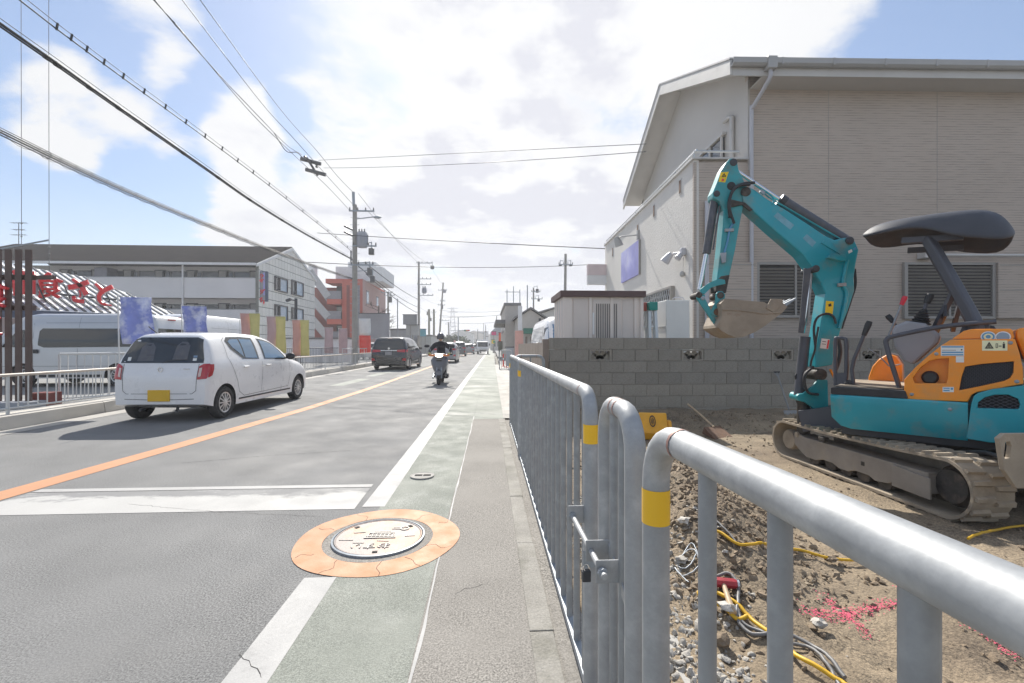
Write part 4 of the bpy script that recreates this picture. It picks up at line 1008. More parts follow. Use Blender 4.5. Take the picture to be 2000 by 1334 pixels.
def cyl(zf, a, b, r, off, name, m='cylinder_dark', parent=exc):
    return MB().tube([bpt(zf, *a, off, 0.), bpt(zf, *b, off, 0.)], r, 16).build(name, m, parent, 60)
o = cyl(zA, (1110, 590), (660, 308), .060, .05, 'arm_cylinder'); cyl(zA, (662, 309), (365, 112), .022, .05, 'rod', 'chrome', o); cyl(zA, (690, 328), (655, 305), .066, .05, 'gland', 'dark_metal', o)
MB().tube([bpt(zA, 1060, 590, .05, .06), bpt(zA, 560, 300, .05, .06), bpt(zA, 520, 262, .05, .06)], .008, 8).build('feed_pipe', 'teal_worn', o, 60)
o = cyl(zA, (210, 300), (150, 680), .043, .05, 'bucket_cylinder'); cyl(zA, (148, 682), (102, 930), .022, .05, 'rod', 'chrome', o)
MB().tube([bpt(zA, 235, 340, .05, .05), bpt(zA, 185, 660, .05, .05)], .009, 8).build('feed_pipe', 'cylinder_dark', o, 60)
o = cyl(z5, (140, 1105), (205, 500), .052, .07, 'boom_cylinder', 'frame_dark'); cyl(zA, (820, 1230), (888, 795), .026, .07, 'rod', 'chrome', o)
gear([(812, 785), (860, 790), (832, 1000), (808, 1232), (775, 1228), (795, 1000)], .10, .02, 'rod_guard', 'cylinder_dark', .004); gear([(860, 800), (868, 810), (845, 1180), (832, 1180)], .04, .02, 'rod_guard', 'steel', .002)
# linkage and bucket
def bar2(zf, pts, off, th, name, m): return gear(pts, off, th, name, m, .006, zf)
for s, off in ((1, .105), (-1, -.075)):
    bar2(zB, [(590, 40), (690, 60), (700, 130), (560, 160), (440, 200), (330, 310), (265, 300), (255, 225), (420, 105)], off, .03, 'arm_link', 'teal_worn')
    bar2(zB, [(185, 380), (240, 300), (340, 330), (345, 400), (600, 900), (620, 960), (570, 970), (540, 900)], off, .03, 'bucket_link', 'teal_worn')
    bar2(zB, [(540, 300), (575, 262), (650, 262), (698, 320), (690, 400), (640, 500), (640, 620), (600, 700), (520, 720), (435, 665), (440, 620), (520, 470)], off+.008, .03, 'bucket_ear', 'teal_worn')
pin(zB, 612, 335, .036, .115, 'grease', .006); pin(zB, 560, 630, .040, .115, 'rust', .006); pin(zB, 300, 385, .022, .11, 'steel_dull', .006); pin(zB, 230, 330, .034, .10, 'grease', .01); pin(zB, 600, 935, .026, .11, 'rust', .006)
out_ = [(690, 400), (1000, 430), (1380, 462), (1560, 560), (1700, 470), (1790, 540), (1700, 640), (1560, 740), (1400, 870), (1200, 990), (1000, 1070), (880, 1078), (760, 1032), (640, 962), (570, 905), (575, 860), (640, 700), (640, 600), (622, 480)]
side2 = [bp(zB(*p), .22) for p in out_]
bk = MB().prism(side2, bw_, .20, .22); bk.prism(side2, bw_, -.22, -.20)
shell = [bp(zB(*p), .22) for p in out_[6:]+[out_[0]]]
vs = [bw_(u, v, t) for t in (-.205, .205) for u, v in shell]; nsh = len(shell)
bk.add(vs, [(i, i+1, nsh+i+1, nsh+i) for i in range(nsh-1)])
bo = bk.build('bucket', 'bucket_steel', exc); md = bo.modifiers.new('solid', 'SOLIDIFY'); md.thickness = .012; md.offset = 0
for off in (.235, -.222):
    gear([(1470, 470), (1510, 395), (1700, 398), (1730, 440), (1700, 500), (1560, 640), (1420, 560)], off, .013, 'side_cutter', 'bucket_steel', .003, zB, bo)
    gear([(640, 570), (1000, 590), (1380, 640), (1700, 625), (1690, 650), (1380, 668), (1000, 612), (640, 595)], off, .010, 'wear_strip', 'bucket_steel', .002, zB, bo)
for t in (-.17, -.06, .06, .17):
    u0, v0 = bp(zB(1690, 560), .22); u1, v1 = bp(zB(1990, 375), .22)
    th = MB(); a, b = bw_(u0, v0, t), bw_(u1, v1, t); d = (b-a).normalized(); pn = d.cross(xm).normalized()
    th.add([a+xm*.028+pn*.024, a-xm*.028+pn*.024, a-xm*.028-pn*.024, a+xm*.028-pn*.024, b+xm*.018+pn*.004, b-xm*.018+pn*.004, b-xm*.018-pn*.004, b+xm*.018-pn*.004], [(0, 1, 2, 3), (4, 5, 6, 7), (0, 1, 5, 4), (1, 2, 6, 5), (2, 3, 7, 6), (3, 0, 4, 7)])
    th.build('tooth', 'steel_dull', bo)
# swing bracket, hoses, pipework
for off in (.115, -.085): gear([(85, 1095), (105, 1078), (150, 1070), (255, 985), (300, 930), (395, 935), (405, 1340), (335, 1335), (255, 1225), (170, 1160), (100, 1140)], off, .03, 'swing_bracket', 'teal_worn', .006, z5)
MB().lathe([(.001, .30), (.06, .30), (.065, .34), (.06, .62), (.072, .64), (.072, .78), (.001, .78)], (XB.x-.0, XB.y, 0), (0, 0, 1), 20).build('swing_post', 'grease', exc, 40)
MB().bar(XB+Vector((0, 0, .45)), U(.55, 0, .55), .30, .22).build('swing_frame', 'frame_dark', exc)
pin(z5, 140, 1110, .045, .085, 'teal_worn'); pin(z5, 320, 880, .062, .10, 'grease', .02)
gear([(415, 830), (430, 825), (472, 910), (458, 920)], .14, .02, 'reflector', 'orange_body', .002, z5)
def hose(pts, zf, off, r=.012, m='hose', name='hose'): return MB().tube(catmull([bpt(zf, x, y, off+(d if d else 0)) for x, y, *dd in pts for d in [dd[0] if dd else 0]], 6), r, 8).build(name, m, exc, 60)
hose([(270, 600), (255, 420), (290, 310), (380, 270), (450, 300), (475, 370)], z5, .13)
hose([(300, 400), (280, 520), (262, 640), (230, 740), (220, 800)], z5, .14, .010)
for d in (0, .03, .06): hose([(250, 800), (170, 860+d*300), (160, 960), (200, 1060), (300, 1080)], z5, .10+d, .013)
hose([(500, 520), (520, 640), (500, 760), (470, 840)], z5, .12, .018); hose([(150, 980), (90, 940), (70, 900), (90, 860)], z5, .0, .010)
hose([(300, 440), (295, 330), (330, 240), (400, 205), (470, 200)], zA, .12, .016); hose([(330, 480), (300, 380), (310, 280), (360, 222), (440, 212)], zA, .14, .014)
hose([(1155, 790), (1160, 900), (1130, 1000), (1090, 1120), (1065, 1200)], zA, .02, .014)
hose([(1105, 730), (1090, 800), (1075, 890), (1100, 960), (1080, 1080), (1050, 1200)], zA, .115, .018, 'teal', 'steel_pipe')
gear([(1045, 888), (1100, 885), (1102, 908), (1048, 910)], .135, .03, 'pipe_clamp', 'steel', .003)
hose([(325, 480), (300, 520), (285, 600), (262, 680)], zA, .10, .011, 'sticker_blue', 'steel_pipe'); gear([(268, 515), (330, 512), (330, 532), (268, 535)], .11, .02, 'pipe_clamp', 'steel', .002); gear([(240, 680), (278, 676), (272, 745), (248, 750)], .11, .025, 'hose_fitting', 'steel_dull', .004)
hose([(470, 215), (520, 245), (560, 270), (600, 310), (590, 350)], zA, .10, .010, 'teal', 'steel_pipe'); gear([(515, 240), (545, 262), (535, 282), (508, 262)], .11, .03, 'pipe_clamp', 'steel_dull', .002)
def deco(pts, off, m, zf=zA, inner=()):
    o = gear(pts, off+.0012, .0015, 'sticker', m, 0, zf)
    for p, mm in inner: gear(p, off+.0026, .0012, 'print', mm, 0, zf, o)
deco([(238, 128), (293, 124), (268, 198), (222, 192)], .085, 'sticker_yellow', inner=[([(243, 160), (275, 158), (262, 133)], 'print_black'), ([(251, 156), (267, 155), (261, 142)], 'sticker_yellow'), ([(245, 172), (262, 171), (258, 188), (242, 188)], 'print_red')])
deco([(960, 1010), (1014, 1014), (1005, 1100), (953, 1092)], .10, 'sticker_yellow', inner=[([(975, 1034), (995, 1026), (998, 1046), (978, 1050)], 'print_black')])
deco([(332, 518), (415, 528), (398, 626), (316, 616)], .10, 'sticker_white', z5, [([(395, 532), (412, 534), (396, 622), (380, 620)], 'print_red'), ([(340, 545), (380, 550), (378, 556), (339, 551)], 'print_black'), ([(336, 570), (376, 575), (375, 580), (335, 575)], 'print_black')])
gear([(1110, 668), (1135, 655), (1142, 672), (1116, 686)], .1015, .001, 'sticker', 'sticker_white', 0); gear([(1145, 650), (1165, 640), (1170, 656), (1150, 664)], .1015, .001, 'sticker', 'sticker_blue', 0)
# --- undercarriage
MB().lathe([(.001, .5), (.42, .5), (.42, .34), (.001, .34)], (XC.x, XC.y, 0), (0, 0, 1), 32).build('slew_ring', 'dark_metal', exc, 40)
MB().span((3.62, 3.5, .16), (4.52, 4.66, .36)).build('car_body', 'track_frame', exc, bevel=.02)
MB().prism([(.55, .44), (.55, .56), (-.7, .56), (-.8, .44)], un, -.62, .60).build('belly_plate', 'dark_metal', exc)
YF, YR, RF, RR, ZF, ZR = 4.985, 3.185, .182, .196, .205, .218
def track_path(n=120):
    pts = []
    for k in range(41): a = math.pi/2-math.pi*k/40; pts.append((YF+RF*math.sin(math.pi*k/40), ZF+RF*math.cos(math.pi*k/40)))
    for k in range(1, 40): t = k/40; pts.append((YF+(YR-YF)*t, ZF-RF+(ZR-RR-ZF+RF)*t))
    for k in range(41): pts.append((YR-RR*math.sin(math.pi*k/40), ZR-RR*math.cos(math.pi*k/40)))
    for k in range(1, 40): t = k/40; pts.append((YR+(YF-YR)*t, ZR+RR+(ZF+RF-ZR-RR)*t-.018*math.sin(math.pi*t)))
    return pts
tp_ = track_path(); L_ = len(tp_)
def build_track(x0, x1, sgn, near):
    mb = MB(); nrm = []
    for i in range(L_):
        a, b = tp_[i-1], tp_[(i+1) % L_]; dy, dz = b[0]-a[0], b[1]-a[1]; l = math.hypot(dy, dz); nrm.append((-dz/l, dy/l))
    s0 = 1 if (nrm[0][1] > 0) else -1
    nrm = [(s0*a, s0*b) for a, b in nrm]
    ring_ = []
    for (y, z), (ny, nz) in zip(tp_, nrm): ring_ += [(x0, y, z), (x1, y, z), (x1, y+ny*.022, z+nz*.022), (x0, y+ny*.022, z+nz*.022)]
    mb.add(ring_, [(4*i+j, 4*i+(j+1) % 4, 4*((i+1) % L_)+(j+1) % 4, 4*((i+1) % L_)+j) for i in range(L_) for j in range(4)])
    belt = mb.build('track_belt', 'track', exc, 40)
    acc = 0; nxt = 0; k = 0; lug = MB()
    for i in range(L_):
        (y, z), (ny, nz) = tp_[i], nrm[i]; y2, z2 = tp_[(i+1) % L_]; d = math.hypot(y2-y, z2-z)
        if acc >= nxt:
            nxt += .088; ty, tz = -nz, ny; k += 1
            for half_ in (0, 1):
                xa = x0+.008 if half_ == 0 else (x0+x1)/2+.012; xb_ = (x0+x1)/2-.012 if half_ == 0 else x1-.008
                sh_ = .018 if half_ else -.018
                l_ = MB() if near else lug; p = []
                for xx, e in ((xa, .019), (xb_, .026)):
                    for tt, hh in ((-e, .020), (e, .020), (e*.6, .044), (-e*.6, .044)): p.append((xx, y+ty*(tt+sh_)+ny*hh, z+tz*(tt+sh_)+nz*hh))
                l_.add(p, [(0, 1, 2, 3), (4, 5, 6, 7), (0, 1, 5, 4), (1, 2, 6, 5), (2, 3, 7, 6), (3, 0, 4, 7)])
                if near: l_.build('track_lug', 'track', belt, fix=True)
        acc += d
    if not near: lug.build('track_lugs', 'track', belt)['kind'] = 'stuff'
    xo = x0 if sgn < 0 else x1; fx_ = lambda a: xo-sgn*a   # distances inward from the outer face
    def sx_(a): return xo+(.0+a)*(1 if sgn < 0 else -1)
    MB().lathe([(.001, 0), (.10, 0), (.11, .02), (.11, .2), (.001, .2)], (sx_(.05), YF-.01, ZF), (1 if sgn < 0 else -1, 0, 0), 24).build('idler', 'track', exc, 40)
    MB().lathe([(.001, 0), (.12, 0), (.13, .03), (.15, .05), (.15, .2), (.001, .2)], (sx_(.09), YR+.02, ZR), (1 if sgn < 0 else -1, 0, 0), 24).build('sprocket', 'grease', exc, 40)
    fp = [(YF-.13, .285), (YF-.20, .30), (YF-.30, .285), (3.75, .285), (3.32, .285), (3.32, .125), (3.62, .125), (3.68, .10), (3.80, .085), (3.88, .115), (4.02, .115), (4.10, .085), (4.22, .085), (4.30, .115), (4.42, .115), (4.52, .085), (4.66, .085), (4.74, .12), (YF-.14, .18)]
    MB().prism(fp, lambda u, v, t: (t, u, v), sx_(.03), sx_(.22)).build('track_frame', 'track_frame', exc, bevel=.012)
    MB().prism([(3.29, .09), (3.62, .10), (3.62, .275), (3.29, .25)], lambda u, v, t: (t, u, v), sx_(.012), sx_(.03)).build('motor_cover', 'track_frame', exc, bevel=.006)
    MB().lathe([(.001, 0), (.028, 0), (.03, .03)], (sx_(.02), YF-.18, .292), (1 if sgn < 0 else -1, 0, 0), 12).build('frame_boss', 'track', exc, 40)
    MB().span((sx_(.0), 4.37, .30), (sx_(.06), 4.45, .345)).build('top_roller', 'grease', exc, bevel=.01)
    MB().box((sx_(.029), 3.93, .20), (.006, .035, .035)).build('grease_hole', 'print_black', exc)
    for y in (3.74, 3.96, 4.16, 4.36, 4.58): MB().lathe([(.001, 0), (.075, 0), (.08, .02), (.08, .16), (.001, .16)], (sx_(.06), y, .10), (1 if sgn < 0 else -1, 0, 0), 16).build('roller', 'grease', exc, 40)
build_track(3.30, 3.60, -1, True); build_track(4.54, 4.84, 1, False)
# dozer blade
bd = plate([(3.275, .46), (3.24, .66), (3.28, .69), (4.98, .69), (4.98, .32), (3.36, .34)], [[(3.275, .545), (3.285, .635), (3.315, .64), (3.325, .61), (3.315, .535), (3.285, .53)]], lambda u, v, t: (u, t, v), 2.76, 2.79)
bd.build('dozer_blade', 'track', exc, bevel=.004)
for x in (3.75, 4.3): MB().bar((x, 2.79, .46), (x, 3.55, .27), .10, .10).build('blade_arm', 'track_frame', exc)
MB().tube(catmull([(3.7, 3.4, .42), (3.62, 3.15, .47), (3.6, 2.95, .44), (3.75, 2.83, .42)], 6), .016, 8).build('hose', 'hose', exc, 60)

# ================================================================== small things on the site
def terrain(px, py):
    p = gp(px, py, 0)
    for _ in range(6): p = gp(px, py, soil_z(p.x, p.y)+.015)
    return p
c = at(1277, 850, 6.15)
fb = thing('equipment_case', 'orange plastic equipment case lying on the soil by the wall', 'case', (c.x, 6.15, soil_z(c.x, 6.15)), R(-12))
cp = [(-.13, 0), (-.165, .10), (-.15, .135), (-.015, .335), (.02, .345), (.10, .31), (.14, .0)]
mb = MB(); mb.prism(cp, lambda u, v, t: (t, u, v), -.20, .165); mb.build('shell', 'fuel_yellow', fb, local=True, bevel=.03)
MB().prism([(-.11, 0), (-.15, .10), (-.135, .13), (-.05, .24), (.03, .25), (.11, .2), (.12, 0)], lambda u, v, t: (t, u, v), .166, .225).build('side_lobe', 'fuel_yellow', fb, local=True, bevel=.02)
rt_ = Matrix.Translation((-.03, -.088, .245)) @ Matrix.Rotation(R(56), 4, 'X')
def emb(mb, name): o = mb.build(name, 'print_black', fb, local=True); o.matrix_local = rt_; return o
rg = MB(); V = []
for k in range(28):
    an = 2*math.pi*k/28
    for r_ in (1, .78): V.append((.05*r_*math.cos(an)*.8, .085*r_*math.sin(an), .004))
rg.add(V, [(2*k, 2*k+1, (2*k+3) % 56, (2*k+2) % 56) for k in range(28)]); emb(rg, 'emblem_ring')
for k in range(3): emb(MB().box((-.016+.016*k, 0, .004), (.008, .10-.03*abs(k-1), .002)), 'emblem_bar')
# shovels
a, b = at(1517, 728, 7.60), at(1541, 800, 7.30)
sv = thing('shovel', 'grey shovel leaning against the block wall left of the boom foot', 'shovel', (b.x, b.y, soil_z(b.x, b.y)))
MB().tube([a, b], .014, 10).build('shaft', 'shovel_grey', sv, 60); MB().tube([a+Vector((-.05, 0, .01)), a+Vector((.05, 0, .01))], .014, 8).build('grip', 'black_plastic', sv, 60)
for s in (-1, 1): MB().tube([a+Vector((s*.05, 0, .01)), a.lerp(b, .14)], .008, 6).build('grip_arm', 'shovel_grey', sv)
bl_ = MB(); V = []
for i in range(7):
    for j in range(5):
        u = (j-2)/2; w_ = .125*(1 if i < 4 else (1-((i-3)/3.4)**2)**.5); d = b+Vector((.005, -.03, -.01))+(b-a).normalized()*(.045*i)
        V.append(d+Vector((u*w_, .03*(1-u*u), 0)))
bl_.add(V, [(i*5+j, i*5+j+1, (i+1)*5+j+1, (i+1)*5+j) for i in range(6) for j in range(4)]); o = bl_.build('blade', 'shovel_grey', sv, 60); o.modifiers.new('s', 'SOLIDIFY').thickness = .004
c = at(1394, 838, 6.3); z0 = soil_z(c.x, 6.3)
s2 = thing('square_shovel', 'rusty square shovel blade lying face down on the dirt', 'shovel', (c.x, 6.3, z0))
o = MB().add([(c.x-.15, 6.28, z0+.13), (c.x+.12, 6.36, z0+.14), (c.x+.16, 6.05, z0+.02), (c.x-.13, 5.98, z0+.015), (c.x-.17, 6.30, z0+.04), (c.x+.15, 6.38, z0+.05)], [(0, 1, 2, 3), (0, 4, 5, 1), (0, 3, 4), (1, 5, 2)]).build('blade', 'rust', s2); o.modifiers.new('s', 'SOLIDIFY').thickness = .006
MB().tube([(c.x, 6.3, z0+.13), (c.x+.03, 6.75, z0+.23), (c.x+.05, 7.25, z0+.33)], .014, 8).build('shaft', 'wood_handle', s2, 60)
# hammer
h0, h1 = terrain(1412, 1150), terrain(1432, 1210)
hm = thing('hammer', 'short sledge hammer with a worn red head and a pale wooden handle', 'hammer', h0)
d = (h1-h0).normalized(); sd = Vector((-d.y, d.x, 0)).normalized(); up_ = Vector((0, 0, .03))
MB().tube([h0+up_, h0.lerp(h1, .4)+up_, h1+up_*.9], [.011, .012, .016], 10).build('handle', 'wood_handle', hm, 60)
MB().tube([h0+up_-sd*.062, h0+up_-sd*.05, h0+up_+sd*.05, h0+up_+sd*.062], [.020, .024, .024, .020], 8).build('head', 'hammer_red', hm, 40)
for s in (-1, 1): MB().tube([h0+up_+sd*s*.0625, h0+up_+sd*s*.072], .021, 8).build('striking_face', 'alu', hm, 40)
# cords on the ground
def cord(px, r, m, label, seed, wob=.004):
    p = [terrain(*q_) for q_ in px]; s = random.Random(seed); w_ = []
    for v in catmull(p, 8): w_.append(Vector((v.x+s.gauss(0, wob*.3), v.y+s.gauss(0, wob*.3), max(soil_z(v.x, v.y)+.02, v.z)+r)))
    return MB().tube(w_, r, 8).build('power_cord', m, None, 60, label=label, cat='cord', group='cords lying on the soil')
cord([(2030, 1030), (1960, 1036), (1920, 1044), (1890, 1056)], .008, 'cord_yellow', 'yellow cord end lying right of the excavator track', 1)
cord([(1372, 1082), (1400, 1076), (1450, 1074), (1500, 1068), (1560, 1078), (1610, 1092), (1650, 1098), (1700, 1092)], .008, 'cord_yellow', 'yellow cord running from the spoil heap across the soil behind the posts', 2)
cord([(1460, 1210), (1440, 1215), (1410, 1190), (1370, 1172), (1366, 1162), (1390, 1158), (1425, 1175), (1450, 1198), (1500, 1240), (1530, 1260), (1560, 1290), (1620, 1325), (1660, 1350)], .009, 'cord_yellow', 'yellow cord looping under the hammer towards the bottom edge', 3)
cord([(1375, 1100), (1385, 1130), (1420, 1128), (1440, 1145), (1442, 1180), (1438, 1205), (1450, 1230), (1480, 1246), (1540, 1244), (1600, 1275), (1650, 1330)], .008, 'cord_grey', 'grey cord looping round the hammer and off to the lower edge', 4)
cord([(1440, 1195), (1452, 1222), (1490, 1240), (1520, 1256), (1580, 1270), (1620, 1310), (1640, 1345)], .007, 'cord_grey', 'second grey cord lying close beside the looping one', 5)
cord([(1322, 1100), (1345, 1085), (1360, 1098), (1340, 1115), (1325, 1105), (1350, 1078), (1365, 1110), (1335, 1128), (1318, 1112), (1345, 1140)], .003, 'steel_dull', 'tangle of thin bright wire on the rubble by the post', 6)
cord([(1376, 1092), (1378, 1070), (1392, 1060), (1415, 1068), (1440, 1078)], .006, 'cord_grey', 'thin dark cord arching at the foot of the spoil heap', 7)
# row of hollow blocks along the trench
hbk = thing('hollow_block_row', 'row of pale hollow concrete blocks with round holes along the trench', 'blocks', (.80, 1.9, -.3))
for k in range(3):
    y0 = 1.18+.40*k
    holes = [[(.80+.034*math.cos(t*.628), y0+.11+.13*j-.0+.048*math.sin(t*.628)) for t in range(10)] for j in range(2)]
    ob = plate([(.735, y0), (.865, y0), (.865, y0+.39), (.735, y0+.39)], holes, lambda u, v, t: (u, v, t), -.20, -.012); ob.build('block', 'concrete_pale', hbk, bevel=.004)
MB().span((.742, 1.1, -.45), (.858, 2.36, -.205)).build('base', 'concrete', hbk)

# ================================================================== vehicles
def interp(pr, x):
    for (a, b), (c, d) in zip(pr, pr[1:]):
        if x <= c: return b+(d-b)*max(0, (x-a))/(c-a) if c > a else d
    return pr[-1][1]
class Car:
    def __init__(s, name, label, cat, loc, rz, L, W, prof, zb, paint, tumble, wheels, wr, group=None, n=9, pe=9, arch=True):
        s.root = thing(name, label, cat, loc, rz, group); s.L, s.W = L, W
        ns, nt_ = 64, 26; V = []
        xs = [L*(.5-.5*math.cos(math.pi*i/ns)) for i in range(ns+1)]
        xs = [.65*x+.35*L*i/ns for i, x in enumerate(xs)]
        def zt(x): return sum(interp(prof, min(max(x+d, 0), L)) for d in (-.05, -.025, 0, .025, .05))/5
        for x in xs:
            u = min(1, abs(2*x/L-1)); wp = W*max(.0, 1-u**pe*1.0)**(1/pe); wp = max(wp, W*.62)
            top_ = zt(x); zbx = zb+.10*max(0, 1-x/.35)+.06*max(0, 1-(L-x)/.3)
            for j in range(nt_+1):
                t = math.pi/2*j/nt_; z = zbx+(top_-zbx)*(math.sin(t)**(2/n) if t > 0 else 0)
                w = wp*interp(tumble, z)*(math.cos(t)**(2/n) if j < nt_ else 0)
                V.append((x, w, z))
        m = nt_+1; nv = len(V); F = []
        mb = MB(); mb.v = V+[(x, -y, z) for x, y, z in V]
        for i in range(ns):
            for j in range(nt_):
                F.append((i*m+j, i*m+j+1, (i+1)*m+j+1, (i+1)*m+j)); F.append((nv+i*m+j, nv+(i+1)*m+j, nv+(i+1)*m+j+1, nv+i*m+j+1))
            F.append((i*m, (i+1)*m, nv+(i+1)*m, nv+i*m))
        for i in (0, ns): F.append(tuple([i*m+j for j in range(m)]+[nv+i*m+j for j in range(m-2, -1, -1)]))
        mb.f = F; me = mb.mesh('body', paint, 38)
        s.bvh = BVHTree.FromPolygons([tuple(v.co) for v in me.vertices], [tuple(p.vertices) for p in me.polygons])
        body = link(bpy.data.objects.new('body', me), s.root); s.body = body
        if arch:
            me.materials.append(M['black_plastic'])
            cut = MB()
            for wx in wheels:
                for sg_ in (-1, 1): cut.lathe([(.001, 0), (wr+.05, 0), (wr+.05, .34), (.001, .34)], (wx, sg_*(W+.06), wr), (0, -sg_, 0), 28)
            cm = cut.mesh('cutter', 'black_plastic'); co = link(bpy.data.objects.new('cutter', cm))
            bm_ = body.modifiers.new('arch', 'BOOLEAN'); bm_.object = co; bm_.operation = 'DIFFERENCE'; bm_.solver = 'EXACT'; bm_.material_mode = 'TRANSFER'
            co.parent = s.root
            dg = bpy.context.evaluated_depsgraph_get(); nm = bpy.data.meshes.new_from_object(body.evaluated_get(dg))
            body.modifiers.clear(); body.data = nm; bpy.data.objects.remove(co)
            nm.set_sharp_from_angle(angle=R(35))
        for wx in wheels:
            for sg_ in (-1, 1): s.wheel(wx, sg_, wr)
    def wheel(s, wx, sg_, r):
        y = sg_*(s.W-.015); ax = (0, sg_, 0)
        t = MB().lathe([(r*.60, -.16), (r*.9, -.165), (r, -.14), (r, -.03), (r*.93, -.004), (r*.72, -.002), (r*.64, -.02), (r*.60, -.05)], (wx, y, r), ax, 30).build('wheel', 'rubber', s.root, 40, local=True)
        rim = MB().lathe([(r*.66, -.03), (r*.64, -.008), (r*.56, -.012), (r*.55, -.035)], (wx, y, r), ax, 30)
        for k in range(12):
            a = 2*math.pi*k/12; c, sn = math.cos(a), math.sin(a)
            rim.bar((wx+c*r*.12, y+sg_*-.008, r+sn*r*.12), (wx+c*r*.60, y+sg_*-.018, r+sn*r*.60), r*.085, .012, (0, 1, 0))
        rim.lathe([(.001, .0), (r*.15, -.002), (r*.18, -.02)], (wx, y, r), ax, 16)
        rim.build('rim', 'alloy', t, 40, local=True)
        MB().lathe([(.001, -.05), (r*.60, -.05)], (wx, y, r), ax, 24).build('brake_plate', 'black_plastic', t, local=True)
    def patch(s, name, m, poly, side, off=.004, res=7, parent=None, label=None, smooth=50):
        """poly in (x, z) for side 'L'/'R', (y, z) for 'B' (rear) / 'F' (front), (x, y) for 'T'; laid on the body surface"""
        b = bmesh.new()
        vs = [b.verts.new((u, v, 0)) for u, v in poly]; b.faces.new(vs)
        us = [p[0] for p in poly]; ws = [p[1] for p in poly]
        for k in range(1, res):
            for o_, nn_, lo, hi in ((0, (1, 0, 0), min(us), max(us)), (1, (0, 1, 0), min(ws), max(ws))):
                c = [0, 0, 0]; c[o_] = lo+(hi-lo)*k/res
                bmesh.ops.bisect_plane(b, geom=b.verts[:]+b.edges[:]+b.faces[:], plane_co=c, plane_no=nn_)
        out_v = []
        for v in b.verts:
            u, w = v.co.x, v.co.y
            o_, d = {'R': (Vector((u, -3, w)), Vector((0, 1, 0))), 'L': (Vector((u, 3, w)), Vector((0, -1, 0))), 'B': (Vector((-2, u, w)), Vector((1, 0, 0))), 'F': (Vector((s.L+2, u, w)), Vector((-1, 0, 0))), 'T': (Vector((u, w, 4)), Vector((0, 0, -1)))}[side]
            h, nn_, _, _ = s.bvh.ray_cast(o_, d)
            if h is None: h, nn_, _, _ = s.bvh.find_nearest(o_+d*(2.0 if side in 'BF' else 3-s.W))
            if nn_.dot(d) > 0: nn_ = -nn_
            v.co = h+nn_*off
        me = bpy.data.meshes.new(name); b.to_mesh(me); b.free()
        me.polygons.foreach_set('use_smooth', [True]*len(me.polygons)); me.materials.append(M[m])
        o = link(bpy.data.objects.new(name, me), parent or s.root)
        if label: o['label'] = label
        return o
    def line(s, name, pts, side, m='print_black', w=.007, off=.003):
        for k, (a, b_) in enumerate(zip(pts, pts[1:])):
            dx, dz = b_[0]-a[0], b_[1]-a[1]; l = math.hypot(dx, dz); nx, nz = -dz/l*w/2, dx/l*w/2
            s.patch(name, m, [(a[0]+nx, a[1]+nz), (b_[0]+nx, b_[1]+nz), (b_[0]-nx, b_[1]-nz), (a[0]-nx, a[1]-nz)], side, off, 4)
    def box(s, name, m, c, d, bevel=.01, parent=None): return MB().box(c, d).build(name, m, parent or s.root, local=True, bevel=bevel)
    def mirror(s, x, z, m='black_plastic', sides=(-1, 1)):
        for sg_ in sides:
            MB().ball((x, sg_*(s.W+.10), z), .10, 12, (.55, 1.05, .75), 8).build('mirror', m, s.root, 60, local=True)
            MB().bar((x, sg_*(s.W-.06), z-.05), (x, sg_*(s.W+.06), z-.03), .04, .03).build('mirror_stalk', 'black_plastic', s.root, local=True)

